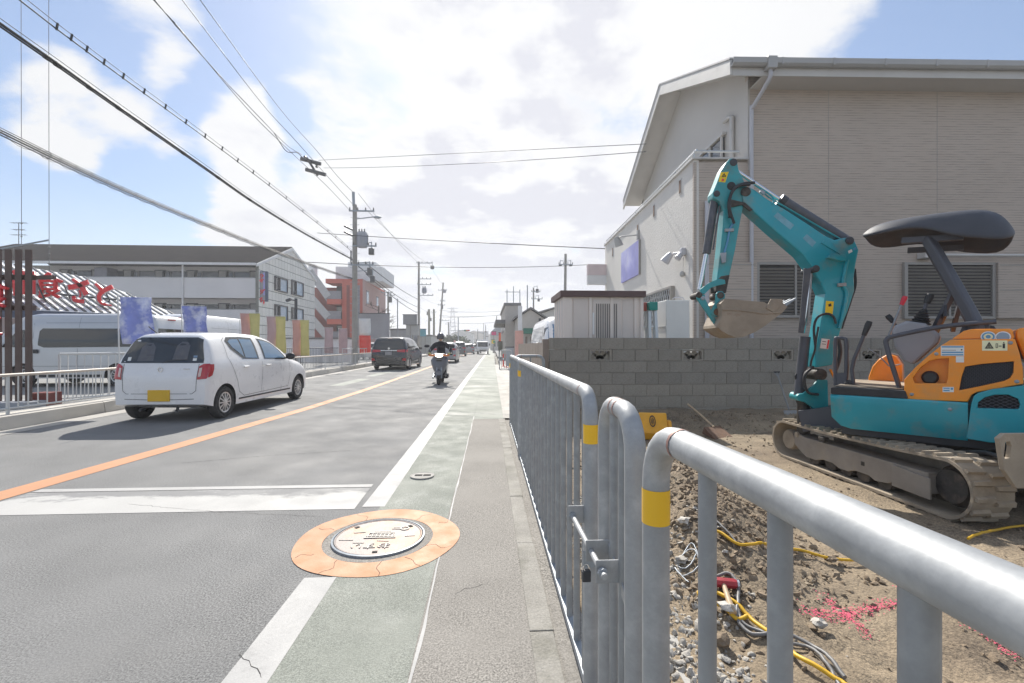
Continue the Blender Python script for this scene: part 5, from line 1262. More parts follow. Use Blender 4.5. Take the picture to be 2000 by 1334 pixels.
def hatchback(label, loc, rz, paint='white_paint', group=None):
    X = lambda x: x if x < .4 else .4+(x-.4)*1.16
    c = Car('hatchback_car', label, 'car', loc, rz, X(3.395), .775,
            [(X(a_), b_) for a_, b_ in [(0, .62), (.02, .80), (.045, .93), (.09, 1.06), (.165, 1.24), (.235, 1.39), (.31, 1.445), (.60, 1.48), (1.2, 1.495), (1.75, 1.475), (2.1, 1.40), (2.4, 1.23), (2.68, 1.03), (2.80, .975), (3.1, .90), (3.28, .79), (3.36, .64), (3.395, .45)]], .20, paint,
            [(0, .93), (.3, .98), (.55, 1.0), (.88, 1.0), (.95, .985), (1.45, .80), (1.6, .76)], (X(.50), X(2.955)), .275, group, 8, 20)
    c.patch('rear_window', 'car_glass', [(-.66, .965), (.66, .965), (.655, 1.03), (.55, 1.35), (.46, 1.385), (-.46, 1.385), (-.55, 1.35), (-.655, 1.03)], 'B', .005, 10)
    for sd in 'RL':
        c.patch('side_window', 'car_glass', [(X(a_), b_) for a_, b_ in [(.98, 1.005), (1.46, .985), (1.46, 1.40), (1.1, 1.412), (.76, 1.40), (.66, 1.33), (.72, 1.19)]], sd, .004, 8)
        c.patch('side_window', 'car_glass_blue', [(X(a_), b_) for a_, b_ in [(1.05, 1.025), (1.40, 1.012), (1.40, 1.36), (1.06, 1.37)]], sd, .008, 6)
        c.patch('side_window', 'car_glass_blue', [(X(a_), b_) for a_, b_ in [(.78, 1.22), (1.02, 1.04), (1.02, 1.365), (.82, 1.36), (.73, 1.32)]], sd, .008, 6)
        c.patch('side_window', 'car_glass', [(X(a_), b_) for a_, b_ in [(1.62, .98), (2.32, .955), (2.46, .965), (2.30, 1.14), (2.06, 1.32), (1.85, 1.37), (1.62, 1.395)]], sd, .004, 8)
        c.patch('side_window', 'car_glass_blue', [(X(a_), b_) for a_, b_ in [(1.66, 1.005), (2.30, .985), (2.38, .995), (2.24, 1.13), (2.03, 1.285), (1.84, 1.335), (1.66, 1.355)]], sd, .008, 8)
        c.line('door_seam', [(X(a_), b_) for a_, b_ in [(1.54, .98), (1.54, .60), (1.52, .34)]], sd); c.line('door_seam', [(X(a_), b_) for a_, b_ in [(2.52, .92), (2.56, .60), (2.50, .36), (1.0, .33), (.86, .42), (.80, .62), (.68, .84), (.58, 1.05), (.60, 1.34), (.76, 1.43), (1.6, 1.44)]], sd)
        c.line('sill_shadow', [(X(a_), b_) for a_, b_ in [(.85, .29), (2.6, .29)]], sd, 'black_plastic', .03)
        sg_ = -1 if sd == 'R' else 1
        for hx_ in (1.02, 1.72): c.box('door_handle', paint, (X(hx_), sg_*.790, .86), (.17, .03, .032), .012)
    for sg_ in (-1, 1):
        tl = c.patch('tail_light', 'tail_red', [(sg_*.60, .70), (sg_*.725, .71), (sg_*.735, .73), (sg_*.735, .95), (sg_*.67, .95), (sg_*.61, .91)], 'B', .012, 6)
        c.patch('lens', 'tail_clear', [(sg_*.615, .74), (sg_*.655, .75), (sg_*.66, .89), (sg_*.62, .88)], 'B', .016, 4, tl)
        c.patch('tail_light_side', 'tail_red', [(.06, .73), (.13, .76), (.17, .86), (.19, .94), (.08, .94)], 'R' if sg_ < 0 else 'L', .010, 5, tl)
        c.patch('head_light', 'head_lamp', [(sg_*.40, .62), (sg_*.70, .68), (sg_*.70, .82), (sg_*.45, .74)], 'F', .008, 5)
    c.line('hatch_seam', [(-.60, .95), (-.58, .52), (-.52, .47), (.52, .47), (.58, .52), (.60, .95)], 'B')
    c.line('bumper_crease', [(-.55, .385), (-.2, .375), (.2, .375), (.55, .385)], 'B', 'grey_paint', .010)
    c.box('number_plate', 'plate_yellow', (-.004, .0, .44), (.022, .35, .185), .006)
    c.box('hatch_handle', 'grey_paint', (.025, .0, .70), (.03, .17, .035), .012)
    MB().lathe([(.030, .004), (.042, .004), (.042, 0), (.030, 0)], (0, 0, 0), (-1, 0, 0), 20).build('emblem', 'chrome', c.root, local=True).location = (.028, 0, .86)
    c.box('model_badge', 'chrome', (.024, -.42, .87), (.006, .10, .014), .002)
    c.line('wiper', [(-.02, .965), (-.10, 1.0), (-.42, 1.02)], 'B', 'black_plastic', .014, .012)
    c.patch('window_sticker', 'sticker_white', [(-.55, 1.0), (-.49, 1.0), (-.49, 1.04), (-.55, 1.04)], 'B', .008, 2); c.patch('window_sticker', 'sky_glass', [(-.55, 1.05), (-.49, 1.05), (-.49, 1.085), (-.55, 1.085)], 'B', .008, 2)
    c.patch('window_sticker', 'sticker_white', [(.50, 1.0), (.555, 1.0), (.555, 1.06), (.50, 1.06)], 'B', .008, 2)
    c.patch('seat_shape', 'cylinder_dark', [(-.40, 1.02), (-.16, 1.02), (-.18, 1.25), (-.24, 1.31), (-.33, 1.31), (-.39, 1.25)], 'B', .0056, 4); c.patch('seat_shape', 'cylinder_dark', [(.14, 1.0), (.40, 1.0), (.38, 1.22), (.32, 1.29), (.22, 1.29), (.16, 1.22)], 'B', .0056, 4)
    c.patch('windscreen', 'car_glass', [(-.58, 1.02), (.58, 1.02), (.50, 1.40), (-.50, 1.40)], 'F', .004, 8)
    c.mirror(X(2.38), 1.02); MB().tube([(.34, .28, 1.46), (.16, .28, 1.56)], .008, 6).build('aerial', 'black_plastic', c.root, local=True)
    MB().tube([(.03, -.28, .24), (-.02, -.30, .20)], .022, 8).build('tow_hook', 'black_plastic', c.root, local=True); MB().tube([(.1, .3, .22), (-.005, .3, .21)], .022, 10).build('exhaust', 'dark_metal', c.root, local=True)
    return c
hatchback('white hatchback with a yellow plate driving away along the left lane', (-5.30, 7.72, 0), R(88.3))

def minivan(label, loc, rz, paint, group=None, L=4.8, W=.90, H=1.70, cat='minivan', name='minivan', lamps='rear'):
    c = Car(name, label, cat, loc, rz, L, W,
            [(0, .62), (.02, .85), (.05, 1.0), (.12, 1.12), (.28, H-.16), (.40, H-.05), (.8, H), (L*.45, H), (L*.62, H-.09), (L*.72, H-.33), (L*.80, 1.12), (L*.86, 1.02), (L*.95, .90), (L*.985, .72), (L, .45)], .20, paint,
            [(0, .94), (.3, .99), (.6, 1.0), (1.0, 1.0), (1.08, .985), (H-.05, .84), (H+.1, .8)], (.95, L-.92), .33, group, 9, 15)
    c.patch('rear_window', 'car_glass', [(-W*.84, 1.06), (W*.84, 1.06), (W*.80, 1.2), (W*.72, H-.10), (-W*.72, H-.10), (-W*.80, 1.2)], 'B', .005, 9)
    for sd in 'RL':
        c.patch('side_window', 'car_glass', [(.35, 1.10), (2.0, 1.06), (2.0, H-.12), (1.2, H-.10), (.55, H-.14)], sd, .005, 8)
        c.patch('side_window', 'car_glass', [(2.06, 1.06), (L*.72, 1.06), (L*.70, 1.18), (L*.64, H-.22), (L*.58, H-.15), (2.06, H-.12)], sd, .005, 8)
        c.line('door_seam', [(2.03, 1.04), (2.03, .35), (L*.74, .35), (L*.76, .8), (L*.74, 1.05)], sd); c.line('body_crease', [(.2, .92), (L*.78, .86)], sd, paint, .03, .012)
        c.line('sill_trim', [(1.35, .38), (L-1.35, .38)], sd, 'chrome', .02, .006)
        sg_ = -1 if sd == 'R' else 1
        for hx_ in (1.85, 2.25): c.box('door_handle', 'chrome', (hx_, sg_*(W+.012), .95), (.18, .025, .03))
    for sg_ in (-1, 1):
        c.patch('tail_light', 'tail_red', [(sg_*W*.45, .93), (sg_*W*.97, .90), (sg_*W*.97, 1.05), (sg_*W*.45, 1.03)], 'B', .012, 5)
        c.patch('tail_light_side', 'tail_red', [(.03, .92), (.34, .96), (.30, 1.05), (.05, 1.05)], 'R' if sg_ < 0 else 'L', .010, 4)
        c.patch('reflector', 'tail_red', [(sg_*W*.72, .50), (sg_*W*.92, .48), (sg_*W*.92, .62), (sg_*W*.76, .60)], 'B', .010, 3)
        c.patch('head_light', 'head_lamp', [(sg_*W*.55, .66), (sg_*W*.95, .72), (sg_*W*.95, .86), (sg_*W*.58, .78)], 'F', .008, 5)
    c.line('chrome_strip', [(-W*.44, 1.0), (W*.44, 1.0)], 'B', 'chrome', .03, .010)
    c.box('number_plate', 'plate_white', (.0, .0, .86), (.02, .33, .165), .006)
    c.box('spoiler_lamp', 'tail_clear', (.33, 0, H-.085), (.03, .22, .03)); MB().lathe([(.001, .006), (.05, .006), (.055, 0)], (0, 0, 0), (-1, 0, 0), 18).build('emblem', 'chrome', c.root, local=True).location = (.06, 0, 1.10)
    c.patch('windscreen', 'car_glass', [(-W*.82, 1.10), (W*.82, 1.10), (W*.72, H-.14), (-W*.72, H-.14)], 'F', .004, 8)
    c.patch('front_grille', 'black_plastic', [(-W*.5, .55), (W*.5, .55), (W*.55, .74), (-W*.55, .74)], 'F', .006, 5); c.box('front_plate', 'plate_white', (L, 0, .45), (.02, .33, .165), .006)
    c.mirror(L*.70, 1.10); return c
minivan('black minivan with red tail lamps driving ahead of the white hatchback', (-5.0, 23.5, 0), R(89), 'black_paint', L=5.0, W=.93)
def spot(px, Y): return (at(px, 690, Y).x, Y, 0)
minivan('silver car half hidden behind the scooter rider', spot(868, 33), R(90), 'dim_silver', L=4.2, W=.84, H=1.5, name='estate_car', cat='car')
minivan('dark van ahead beyond the scooter rider', spot(897, 54), R(90), 'grey_paint', L=3.4, W=.74, H=1.72, name='small_van', cat='van')
minivan('grey car just right of the dark van far along the road', spot(915, 66), R(90), 'dim_silver', L=4.3, W=.80, H=1.55, name='estate_car', cat='car')
minivan('white car nearly hidden beside the far oncoming truck', spot(930, 76), R(90), 'white_paint', L=4.3, W=.80, H=1.5, name='estate_car', cat='car')
# oncoming white truck
tk = thing('pickup_truck', 'small white truck coming along the road in the distance', 'truck', (at(943, 690, 66).x, 66, 0), R(-90))
MB().prism([(-.6, .45), (.75, .45), (.85, .9), (.62, 1.05), (.45, 1.85), (-.6, 1.85)], lambda u, v, t: (u, t, v), -.82, .82).build('cab', 'white_paint', tk, local=True, bevel=.05)
MB().prism([(.648, 1.10), (.475, 1.72), (.50, 1.72), (.672, 1.10)], lambda u, v, t: (u, t, v), -.70, .70).build('windscreen', 'car_glass', tk, local=True)
MB().box((-2.0, 0, 1.35), (2.7, 1.75, 1.5)).build('cargo_box', 'white_wall', tk, local=True, bevel=.03); MB().box((-1.3, 0, .5), (4.0, .8, .2)).build('chassis', 'black_plastic', tk, local=True)
for x in (.3, -2.3):
    for s in (-1, 1): MB().lathe([(.001, 0), (.2, 0), (.33, -.02), (.33, -.2), (.001, -.2)], (x, s*.82, .33), (0, s, 0), 18).build('wheel', 'rubber', tk, 40, local=True)
for s in (-1, 1): MB().box((.82, s*.62, .72), (.08, .26, .16)).build('head_light', 'head_lamp', tk, local=True, bevel=.02); MB().box((.55, s*.95, 1.4), (.08, .16, .3)).build('mirror', 'black_plastic', tk, local=True)
MB().box((.84, 0, .58), (.06, .9, .12)).build('front_grille', 'black_plastic', tk, local=True)

def van(label, loc, rz, paint, L=4.9, W=.94, H=2.2, name='high_roof_van', group=None):
    c = Car(name, label, 'van', loc, rz, L, W, [(0, 1.0), (.02, 1.3), (.06, H-.25), (.14, H-.08), (.4, H), (L*.72, H), (L*.80, H-.08), (L*.87, H-.36), (L*.945, 1.22), (L*.975, 1.02), (L*.995, .8), (L, .5)], .26, paint,
            [(0, .97), (.4, 1.0), (1.1, 1.0), (1.2, .99), (H, .86)], (1.05, L-1.15), .33, group, 10, 12)
    for sd in 'RL':
        c.patch('side_window', 'car_glass', [(.22, 1.20), (3.15, 1.17), (3.32, 1.24), (3.30, 1.66), (3.22, 1.74), (.22, 1.74)], sd, .005, 9)
        c.patch('side_window', 'car_glass', [(3.62, 1.18), (L*.88, 1.18), (L*.86, 1.34), (L*.80, 1.68), (3.64, 1.70)], sd, .005, 8)
        c.line('door_seam', [(2.2, H-.12), (2.2, 1.75)], sd, 'grey_paint'); c.line('door_seam', [(2.2, 1.15), (2.2, .35), (3.44, .35), (3.48, H-.3)], sd); c.line('slide_rail', [(.2, .98), (2.2, .98)], sd, 'grey_paint', .03)
        c.line('body_crease', [(.1, .62), (L*.9, .62)], sd, 'grey_paint', .012); c.line('body_crease', [(.05, 1.92), (L*.85, 1.90)], sd, 'grey_paint', .010)
        sg_ = -1 if sd == 'R' else 1; c.box('door_handle', 'black_plastic', (3.36, sg_*(W+.01), 1.06), (.12, .03, .12)); c.line('sill_trim', [(1.5, .33), (3.3, .33)], sd, 'black_plastic', .08)
    c.patch('rear_window', 'car_glass', [(-W*.75, 1.2), (W*.75, 1.2), (W*.70, 1.75), (-W*.70, 1.75)], 'B', .005, 7); c.patch('windscreen', 'car_glass_blue', [(-W*.86, 1.18), (W*.86, 1.18), (W*.80, H-.22), (-W*.80, H-.22)], 'F', .004, 8)
    for sg_ in (-1, 1):
        c.patch('tail_light', 'tail_red', [(sg_*W*.80, .75), (sg_*W*.95, .75), (sg_*W*.95, 1.2), (sg_*W*.82, 1.2)], 'B', .010, 4)
        c.patch('head_light', 'head_lamp', [(sg_*W*.6, .75), (sg_*W*.95, .8), (sg_*W*.95, .98), (sg_*W*.62, .92)], 'F', .008, 4)
    c.box('high_brake_light', 'tail_red', (.10, 0, H-.16), (.03, .34, .035)); c.mirror(L*.88, 1.25); c.box('number_plate', 'plate_white', (.0, 0, .62), (.02, .33, .165), .006)
    return c
v0_ = at(300, 690, 14.3)
van('silver high roof van parked side-on behind the white railing', (v0_.x, 15.25, 0.02), R(180), 'silver_paint')
v1_ = at(341, 690, 17.6)
van('white high roof van parked tail-on behind the blue banners', (v1_.x, 17.6, .02), R(90), 'white_paint', W=.80, H=2.42)
van('small van with a blue windscreen parked behind the shed facing the viewer', (2.12, 14.9, 0), R(-90), 'white_paint', L=3.4+.9, W=.80, H=2.0, name='parked_van')
for i, (px, Y, pn) in enumerate(((722, 40, 'pearl_paint'), (660, 36.5, 'white_paint'))):
    p = at(px, 690, Y); minivan(('white car' if i else 'silver car')+(' parked behind the black railings on the left' if i else ' parked under the grey hoarding'), (p.x, Y, .02), R(90), pn, L=3.9, W=.83, H=1.5, name='parked_car', cat='car')

# ================================================================== scooter with its rider
sx_0, sy_0 = -1.56, 14.75
sc = thing('scooter', 'dark grey scooter with a lit headlamp coming towards the camera', 'scooter', (sx_0, sy_0, 0), R(-90))   # local +x is forward
sc.scale = (.93, 1.12, .93)
def S(mb, n, m, **k): return mb.build(n, m, k.pop('parent', sc), k.pop('smooth', None), local=True, **k)
for x in (.0, -1.18):
    t = S(MB().lathe([(.13, -.045), (.20, -.05), (.225, -.03), (.23, 0), (.225, .03), (.20, .05), (.13, .045)], (x, 0, .23), (0, 1, 0), 24), 'wheel', 'rubber', smooth=50)
    S(MB().lathe([(.13, -.03), (.10, -.01), (.001, -.02)], (x, 0, .23), (0, 1, 0), 20).lathe([(.13, .03), (.10, .01), (.001, .02)], (x, 0, .23), (0, 1, 0), 20), 'rim', 'alloy', parent=t, smooth=50)
S(MB().prism([(-.20, .50), (.02, .48), (.22, .38), (.24, .34), (.05, .46), (-.18, .46)], lambda u, v, t: (u, t, v), -.075, .075), 'front_mudguard', 'scooter_grey', bevel=.02)
for s in (-1, 1): S(MB().tube([(0, s*.075, .23), (-.14, s*.06, .62)], .022, 8), 'fork', 'steel_dull', smooth=60)
sh_ = MB(); V = []
for i, (z, w, x, d) in enumerate([(.36, .10, -.14, .03), (.50, .17, -.10, .05), (.70, .235, -.10, .07), (.85, .25, -.15, .06), (.93, .20, -.19, .05)]):
    for j in range(9):
        u = (j-4)/4; V.append((x-d*2.2*abs(u)**2.4, u*w, z))
sh_.add(V, [(i*9+j, i*9+j+1, (i+1)*9+j+1, (i+1)*9+j) for i in range(4) for j in range(8)]); o = S(sh_, 'leg_shield', 'scooter_grey', smooth=50); o.modifiers.new('s', 'SOLIDIFY').thickness = .04
S(MB().box((-.085, 0, .83), (.05, .16, .05)), 'vent', 'black_plastic', bevel=.015)
S(MB().prism([(-.20, .93), (-.08, .95), (-.10, 1.07), (-.24, 1.09)], lambda u, v, t: (u, t, v), -.17, .17), 'handlebar_cowl', 'scooter_grey', bevel=.04)
S(MB().ball((-.09, 0, 1.005), .085, 14, (.35, 1.35, .8), 8), 'headlamp', 'lamp_on', smooth=60)
for s in (-1, 1):
    S(MB().ball((-.10, s*.20, 1.01), .07, 12, (.5, 1.5, .55), 6), 'indicator', 'amber', smooth=60)
    S(MB().tube([(-.20, s*.12, 1.05), (-.26, s*.38, 1.06)], .018, 8), 'handlebar', 'black_plastic', smooth=60)
    S(MB().tube([(-.22, s*.22, 1.07), (-.24, s*.30, 1.30)], .008, 6), 'mirror_stalk', 'steel_dull'); S(MB().ball((-.24, s*.36, 1.33), .07, 10, (.35, 1.2, .8), 6), 'mirror', 'black_plastic', smooth=60)
S(MB().box((-.55, 0, .28), (.55, .34, .08)), 'footboard', 'black_plastic', bevel=.02)
S(MB().prism([(-.78, .30), (-1.45, .52), (-1.50, .72), (-1.25, .76), (-.72, .74), (-.66, .60)], lambda u, v, t: (u, t, v), -.17, .17), 'rear_body', 'scooter_grey', bevel=.05)
S(MB().prism([(-.68, .74), (-1.40, .77), (-1.38, .84), (-1.1, .82), (-.72, .82)], lambda u, v, t: (u, t, v), -.15, .15), 'seat', 'black_plastic', bevel=.035)
S(MB().tube([(-.6, -.22, .20), (-1.1, -.24, .26), (-1.4, -.24, .32)], [.03, .05, .05], 10), 'exhaust', 'steel_dull', smooth=60); S(MB().box((-.95, .15, .25), (.55, .12, .16)), 'engine', 'dark_metal', bevel=.03)
rd = thing('person', 'person in a dark jacket and grey helmet riding the scooter, gloved hands on the bars', 'person', (sx_0, sy_0+.85*.93, .80*.93), R(-90)); rd.scale = (.93, .93, .93)
def skin_body(name, joints, edges, m, levels=2, parent=None):
    me = bpy.data.meshes.new(name); me.from_pydata([j[:3] for j in joints], edges, []); o = link(bpy.data.objects.new(name, me), parent)
    md = o.modifiers.new('skin', 'SKIN'); md.use_smooth_shade = True; md.branch_smoothing = .4
    for v, j in zip(me.skin_vertices[0].data, joints): v.radius = (j[3], j[4] if len(j) > 4 else j[3])
    me.skin_vertices[0].data[0].use_root = True
    o.modifiers.new('sub', 'SUBSURF').levels = levels; o.modifiers['sub'].render_levels = levels; me.materials.append(M[m]); return o
# local +x forward; origin at the seat
J = [(0, 0, .10, .16, .13), (.06, 0, .32, .165, .115), (.13, 0, .52, .19, .13), (.17, 0, .63, .13, .10), (.20, 0, .71, .055)]
E_ = [(0, 1), (1, 2), (2, 3), (3, 4)]
for s in (-1, 1):
    b0 = len(J); J += [(.17, s*.205, .59, .088), (.22, s*.37, .37, .072), (.42, s*.40, .25, .050), (.545, s*.345, .265, .036)]
    E_ += [(3, b0), (b0, b0+1), (b0+1, b0+2), (b0+2, b0+3)]
skin_body('body', J, E_, 'jacket', 2, rd)
J = [(0, 0, .10, .15, .12)]; E_ = []
for s in (-1, 1):
    b0 = len(J); J += [(.06, s*.10, .09, .105), (.42, s*.20, .10, .075), (.36, s*.17, -.22, .055), (.33, s*.16, -.40, .045)]
    E_ += [(0, b0), (b0, b0+1), (b0+1, b0+2), (b0+2, b0+3)]
skin_body('trousers', J, E_, 'trousers', 2, rd)
for s in (-1, 1):
    MB().prism([(.24, -.475), (.50, -.475), (.51, -.43), (.40, -.39), (.36, -.36), (.27, -.37), (.24, -.42)], lambda u, v, t: (u, t, v), s*.16-.045, s*.16+.045).build('shoe', 'black_plastic', rd, local=True, bevel=.018)
    gm = 'glove' if s > 0 else 'amber'
    hj = [(.545, s*.345, .265, .034, .022), (.60, s*.335, .275, .036, .020)]; he = [(0, 1)]
    for k in range(4):
        b0 = len(hj); y = s*(.305+.020*k); hj += [(.63, y, .288, .011), (.655, y, .268, .010), (.645, y, .245, .009)]; he += [(1, b0), (b0, b0+1), (b0+1, b0+2)]
    b0 = len(hj); hj += [(.58, s*.30, .262, .011), (.61, s*.29, .245, .010)]; he += [(0, b0), (b0, b0+1)]
    skin_body('glove', hj, he, 'glove', 1, rd)
hd = MB(); hd.ball((.24, 0, .83), .105, 18, (1.05, .82, 1.2), 14); hd.build('head', 'skin', rd, 60, local=True)
MB().ball((.335, 0, .82), .022, 8, (1, .7, 1.2)).build('nose', 'skin', rd, 60, local=True); MB().box((.335, 0, .775), (.012, .045, .008)).build('mouth', 'sign_pale', rd, local=True)
for s in (-1, 1): MB().ball((.335, s*.034, .845), .011, 8).build('eye', 'print_black', rd, 60, local=True)
hl_ = MB(); V = []
for i in range(11):
    a = math.pi*.60*i/10
    for j in range(24): b_ = 2*math.pi*j/24; V.append((.225+.145*math.sin(a)*math.cos(b_), .132*math.sin(a)*math.sin(b_), .865+.14*math.cos(a)))
hl_.add(V, [(i*24+j, (i+1)*24+j, (i+1)*24+(j+1) % 24, i*24+(j+1) % 24) for i in range(10) for j in range(24)])
o = hl_.build('helmet', 'helmet', rd, 60, local=True); o.modifiers.new('s', 'SOLIDIFY').thickness = .018
vz = MB(); V = []
for i in range(5):
    for j in range(13): b_ = R(-70+140*j/12); z = .77+.13*i/4; V.append((.225+.152*math.cos(b_), .138*math.sin(b_), z))
vz.add(V, [(i*13+j, i*13+j+1, (i+1)*13+j+1, (i+1)*13+j) for i in range(4) for j in range(12)]); vz.build('visor', 'visor', rd, 60, local=True)

# ================================================================== left side: kerb railing, slatted sign, restaurant
def railing(name, label, pts, zb, zt, pitch, post, m, mr, group=None, r=.013):
    t = thing(name, label, 'railing', (pts[0][0], pts[0][1], zb), 0, group)
    acc = 0
    for a, b in zip(pts, pts[1:]):
        a, b = Vector((*a, 0)), Vector((*b, 0)); L = (b-a).length; d = (b-a)/L
        k = max(1, round(L/post))
        for i in range(k):
            p, q_ = a+d*L*i/k, a+d*L*(i+1)/k
            MB().tube([p+Vector((0, 0, zt)), q_+Vector((0, 0, zt))], r*1.9, 10).build('top_rail', mr, t, 60)
            MB().tube([p+Vector((0, 0, zb+.09)), q_+Vector((0, 0, zb+.09))], r*1.2, 8).build('bottom_rail', m, t, 60)
            MB().tube([p+Vector((0, 0, zb-.05)), p+Vector((0, 0, zt-.01))], r*1.7, 8).build('post', m, t, 60)
            n = int((q_-p).length/pitch)
            for j in range(1, n):
                c = p.lerp(q_, j/n); MB().tube([c+Vector((0, 0, zb+.09)), c+Vector((0, 0, zt-.01))], r*.75, 6).build('baluster', m, t, 60)
    return t
railing('guard_railing', 'long white railing with a beige top rail standing on the left kerb', [(-7.30, 5.2), (-7.28, 14), (-7.22, 35)], .20, .80, .148, 2.4, 'rail_white', 'rail_beige')
railing('lot_railing', 'second pale railing across the car park in front of the silver van', [tuple(at(116, 690, 10.4).xy), tuple(at(268, 690, 11.6).xy)], .02, 1.07, .14, 2.0, 'rail_white', 'rail_white')
railing('black_railing', 'thin dark railing beyond the kerb behind the white hatchback', [(-9.2, 20.5), (-8.6, 27)], .02, 1.12, .16, 2.0, 'dark_metal', 'dark_metal', r=.011)
railing('far_railing', 'pale railing farther up the left pavement near the big utility pole', [(-9.6, 31), (-7.7, 34.5)], .02, 1.05, .2, 2.0, 'rail_white', 'rail_white')
YS = 9.7
sl0 = at(61, 600, YS).x; zt_ = at(60, 487, YS).z
sp2 = thing('slatted_sign_tower', 'tall dark brown slatted sign tower with red lettering at the left edge', 'sign', (sl0-.6, YS, 0))
for k in range(8):
    x1 = sl0-.192*k; MB().span((x1-.122, YS-.0, .12), (x1, YS+.028, zt_)).build('slat', 'slat_brown', sp2, bevel=.004)
for z in (zt_-.55, at(60, 601, YS).z): MB().span((sl0-1.5, YS+.055, z-.05), (sl0-.02, YS+.13, z+.05)).build('cross_beam', 'slat_brown', sp2)
MB().span((sl0-1.6, YS-.25, -.1), (sl0+.1, YS+.35, .14)).build('plinth', 'far_grey', sp2, bevel=.01)
z = at(80, 541, YS).z; MB().bar((sl0-.1, YS+.1, z), (at(98, 541, YS).x, YS+.1, z+.01), .06, .08).build('side_arm', 'slat_brown', sp2)
text('和食', .62, .03, 'sign_red', sp2, 'lettering', (at(-34, 573, YS).x-.06, YS-.06, at(0, 578, YS).z), (R(90), 0, 0)); text('さと', .55, .03, 'sign_red', sp2, 'lettering', (at(-34, 632, YS).x-.06, YS-.06, at(0, 638, YS).z), (R(90), 0, 0))
MB().span((at(64, 780, YS+.3).x, YS+.2, .0), (at(100, 780, YS+.3).x, YS+.55, .28)).build('planter', 'red_dark', None, label='low dark red planter box at the foot of the slatted sign tower', cat='planter', bevel=.01)
# restaurant with ribbed roof
PA, PB, PD = at(40, 604, 19.5), at(348, 617, 24.5), at(40, 519, 25.5)
nrm_ = (PB-PA).cross(PD-PA).normalized()
def onroof(px, py):
    r = ray(px, py); o = Vector((0, 0, 1.25)); return o+r*((PA-o).dot(nrm_)/r.dot(nrm_))
rest = thing('restaurant', 'restaurant with a white ribbed roof and red lettering left of the silver van', 'restaurant', (PA.x, PA.y+1, 0))
outl = [onroof(-60, 600), onroof(40, 604), onroof(200, 611), onroof(348, 617), onroof(262, 578), onroof(165, 541), onroof(60, 523), onroof(-60, 500)]
nv = nrm_ if nrm_.z > 0 else -nrm_
mb = MB(); mb.add(outl+[p-nv*.12 for p in outl], [tuple(range(8)), tuple(range(15, 7, -1))]+[(i, (i+1) % 8, (i+1) % 8+8, i+8) for i in range(8)]); rf_ = mb.build('roof', 'roof_white', rest)
e1 = (onroof(113, 604)-onroof(65, 566)).normalized(); e2 = nv.cross(e1)
p2 = [((p-PA).dot(e2), (p-PA).dot(e1)) for p in outl]
us = [p[0] for p in p2]; u = min(us)+.1
while u < max(us):
    ys = []
    for i in range(8):
        a, b = p2[i-1], p2[i]
        if (a[0]-u)*(b[0]-u) < 0: ys.append(a[1]+(b[1]-a[1])*(u-a[0])/(b[0]-a[0]))
    if len(ys) >= 2:
        a, b = PA+e2*u+e1*(min(ys)+.02), PA+e2*u+e1*(max(ys)-.02)
        MB().bar(a+nv*.03, b+nv*.03, .095, .04, nv).build('roof_rib', 'roof_rib', rf_)
    u += .30
mb = MB()
for a, b in ((onroof(-60, 600), onroof(200, 611)), (onroof(200, 611), onroof(348, 617))):
    a, b = a-nv*.02, b-nv*.02; mb.add([a, b, b-Vector((0, 0, .32)), a-Vector((0, 0, .32)), a+Vector((.0, .25, 0)), b+Vector((0, .25, 0)), b+Vector((0, .25, -.32)), a+Vector((0, .25, -.32))], [(0, 1, 2, 3), (7, 6, 5, 4), (0, 4, 5, 1), (3, 2, 6, 7), (0, 3, 7, 4), (1, 5, 6, 2)])
mb.build('fascia', 'fascia_blue', rest)
a, b = onroof(-60, 600), onroof(348, 617)
MB().add([(a.x-2, a.y+.8, -.2), (b.x-.6, b.y+.6, -.2), (b.x-.6, b.y+.6, b.z-.3), (a.x-2, a.y+.8, a.z-.3), (a.x-2, a.y+9, -.2), (b.x-.6, b.y+6, -.2), (b.x-.6, b.y+6, b.z-.3), (a.x-2, a.y+9, a.z-.3)], [(0, 1, 2, 3), (4, 7, 6, 5), (0, 4, 5, 1), (1, 5, 6, 2), (3, 2, 6, 7), (0, 3, 7, 4)]).build('wall', 'sign_pale', rest)
for k in range(6):
    c = a.lerp(b, .2+.13*k); MB().box((c.x-.4, c.y+.75, 1.1), (1.2, .1, 1.6)).build('window', 'dark_glass', rest)
rs = thing('roof_lettering', 'large red standing letters on the ribbed restaurant roof', 'sign', onroof(140, 590))
def zR_(x, y): return (x/5.6, y/5.6+520)     # enlargement of the lettering
def brush(mb, pts, ws, Yd, d):   # one flat brush stroke with thickness, standing at depth Yd
    P = []; n = len(pts)
    c = [at(*zR_(*p), Yd) for p in pts]; c2 = catmull([(p.x, p.z, 0) for p in c], 5); k = len(c2)
    w = [ws[0]+(ws[-1]-ws[0])*i/(k-1) if len(ws) == 2 else ws[min(len(ws)-1, round(i*(len(ws)-1)/(k-1)))] for i in range(k)]
    for i in range(k):
        t = (c2[min(i+1, k-1)]-c2[max(i-1, 0)]).normalized(); P.append((c2[i], Vector((-t.y, t.x, 0)), w[i]))
    for (p, np_, wa), (q_, nq, wb) in zip(P, P[1:]):
        for sg in (1, -1): pass
        poly = [p+np_*wa, p-np_*wa, q_-nq*wb, q_+nq*wb]
        mb.add([(v.x, Yd, v.y) for v in poly]+[(v.x, Yd+d, v.y) for v in poly], [(0, 1, 2, 3), (7, 6, 5, 4), (0, 4, 5, 1), (2, 6, 7, 3), (1, 5, 6, 2), (3, 7, 4, 0)])
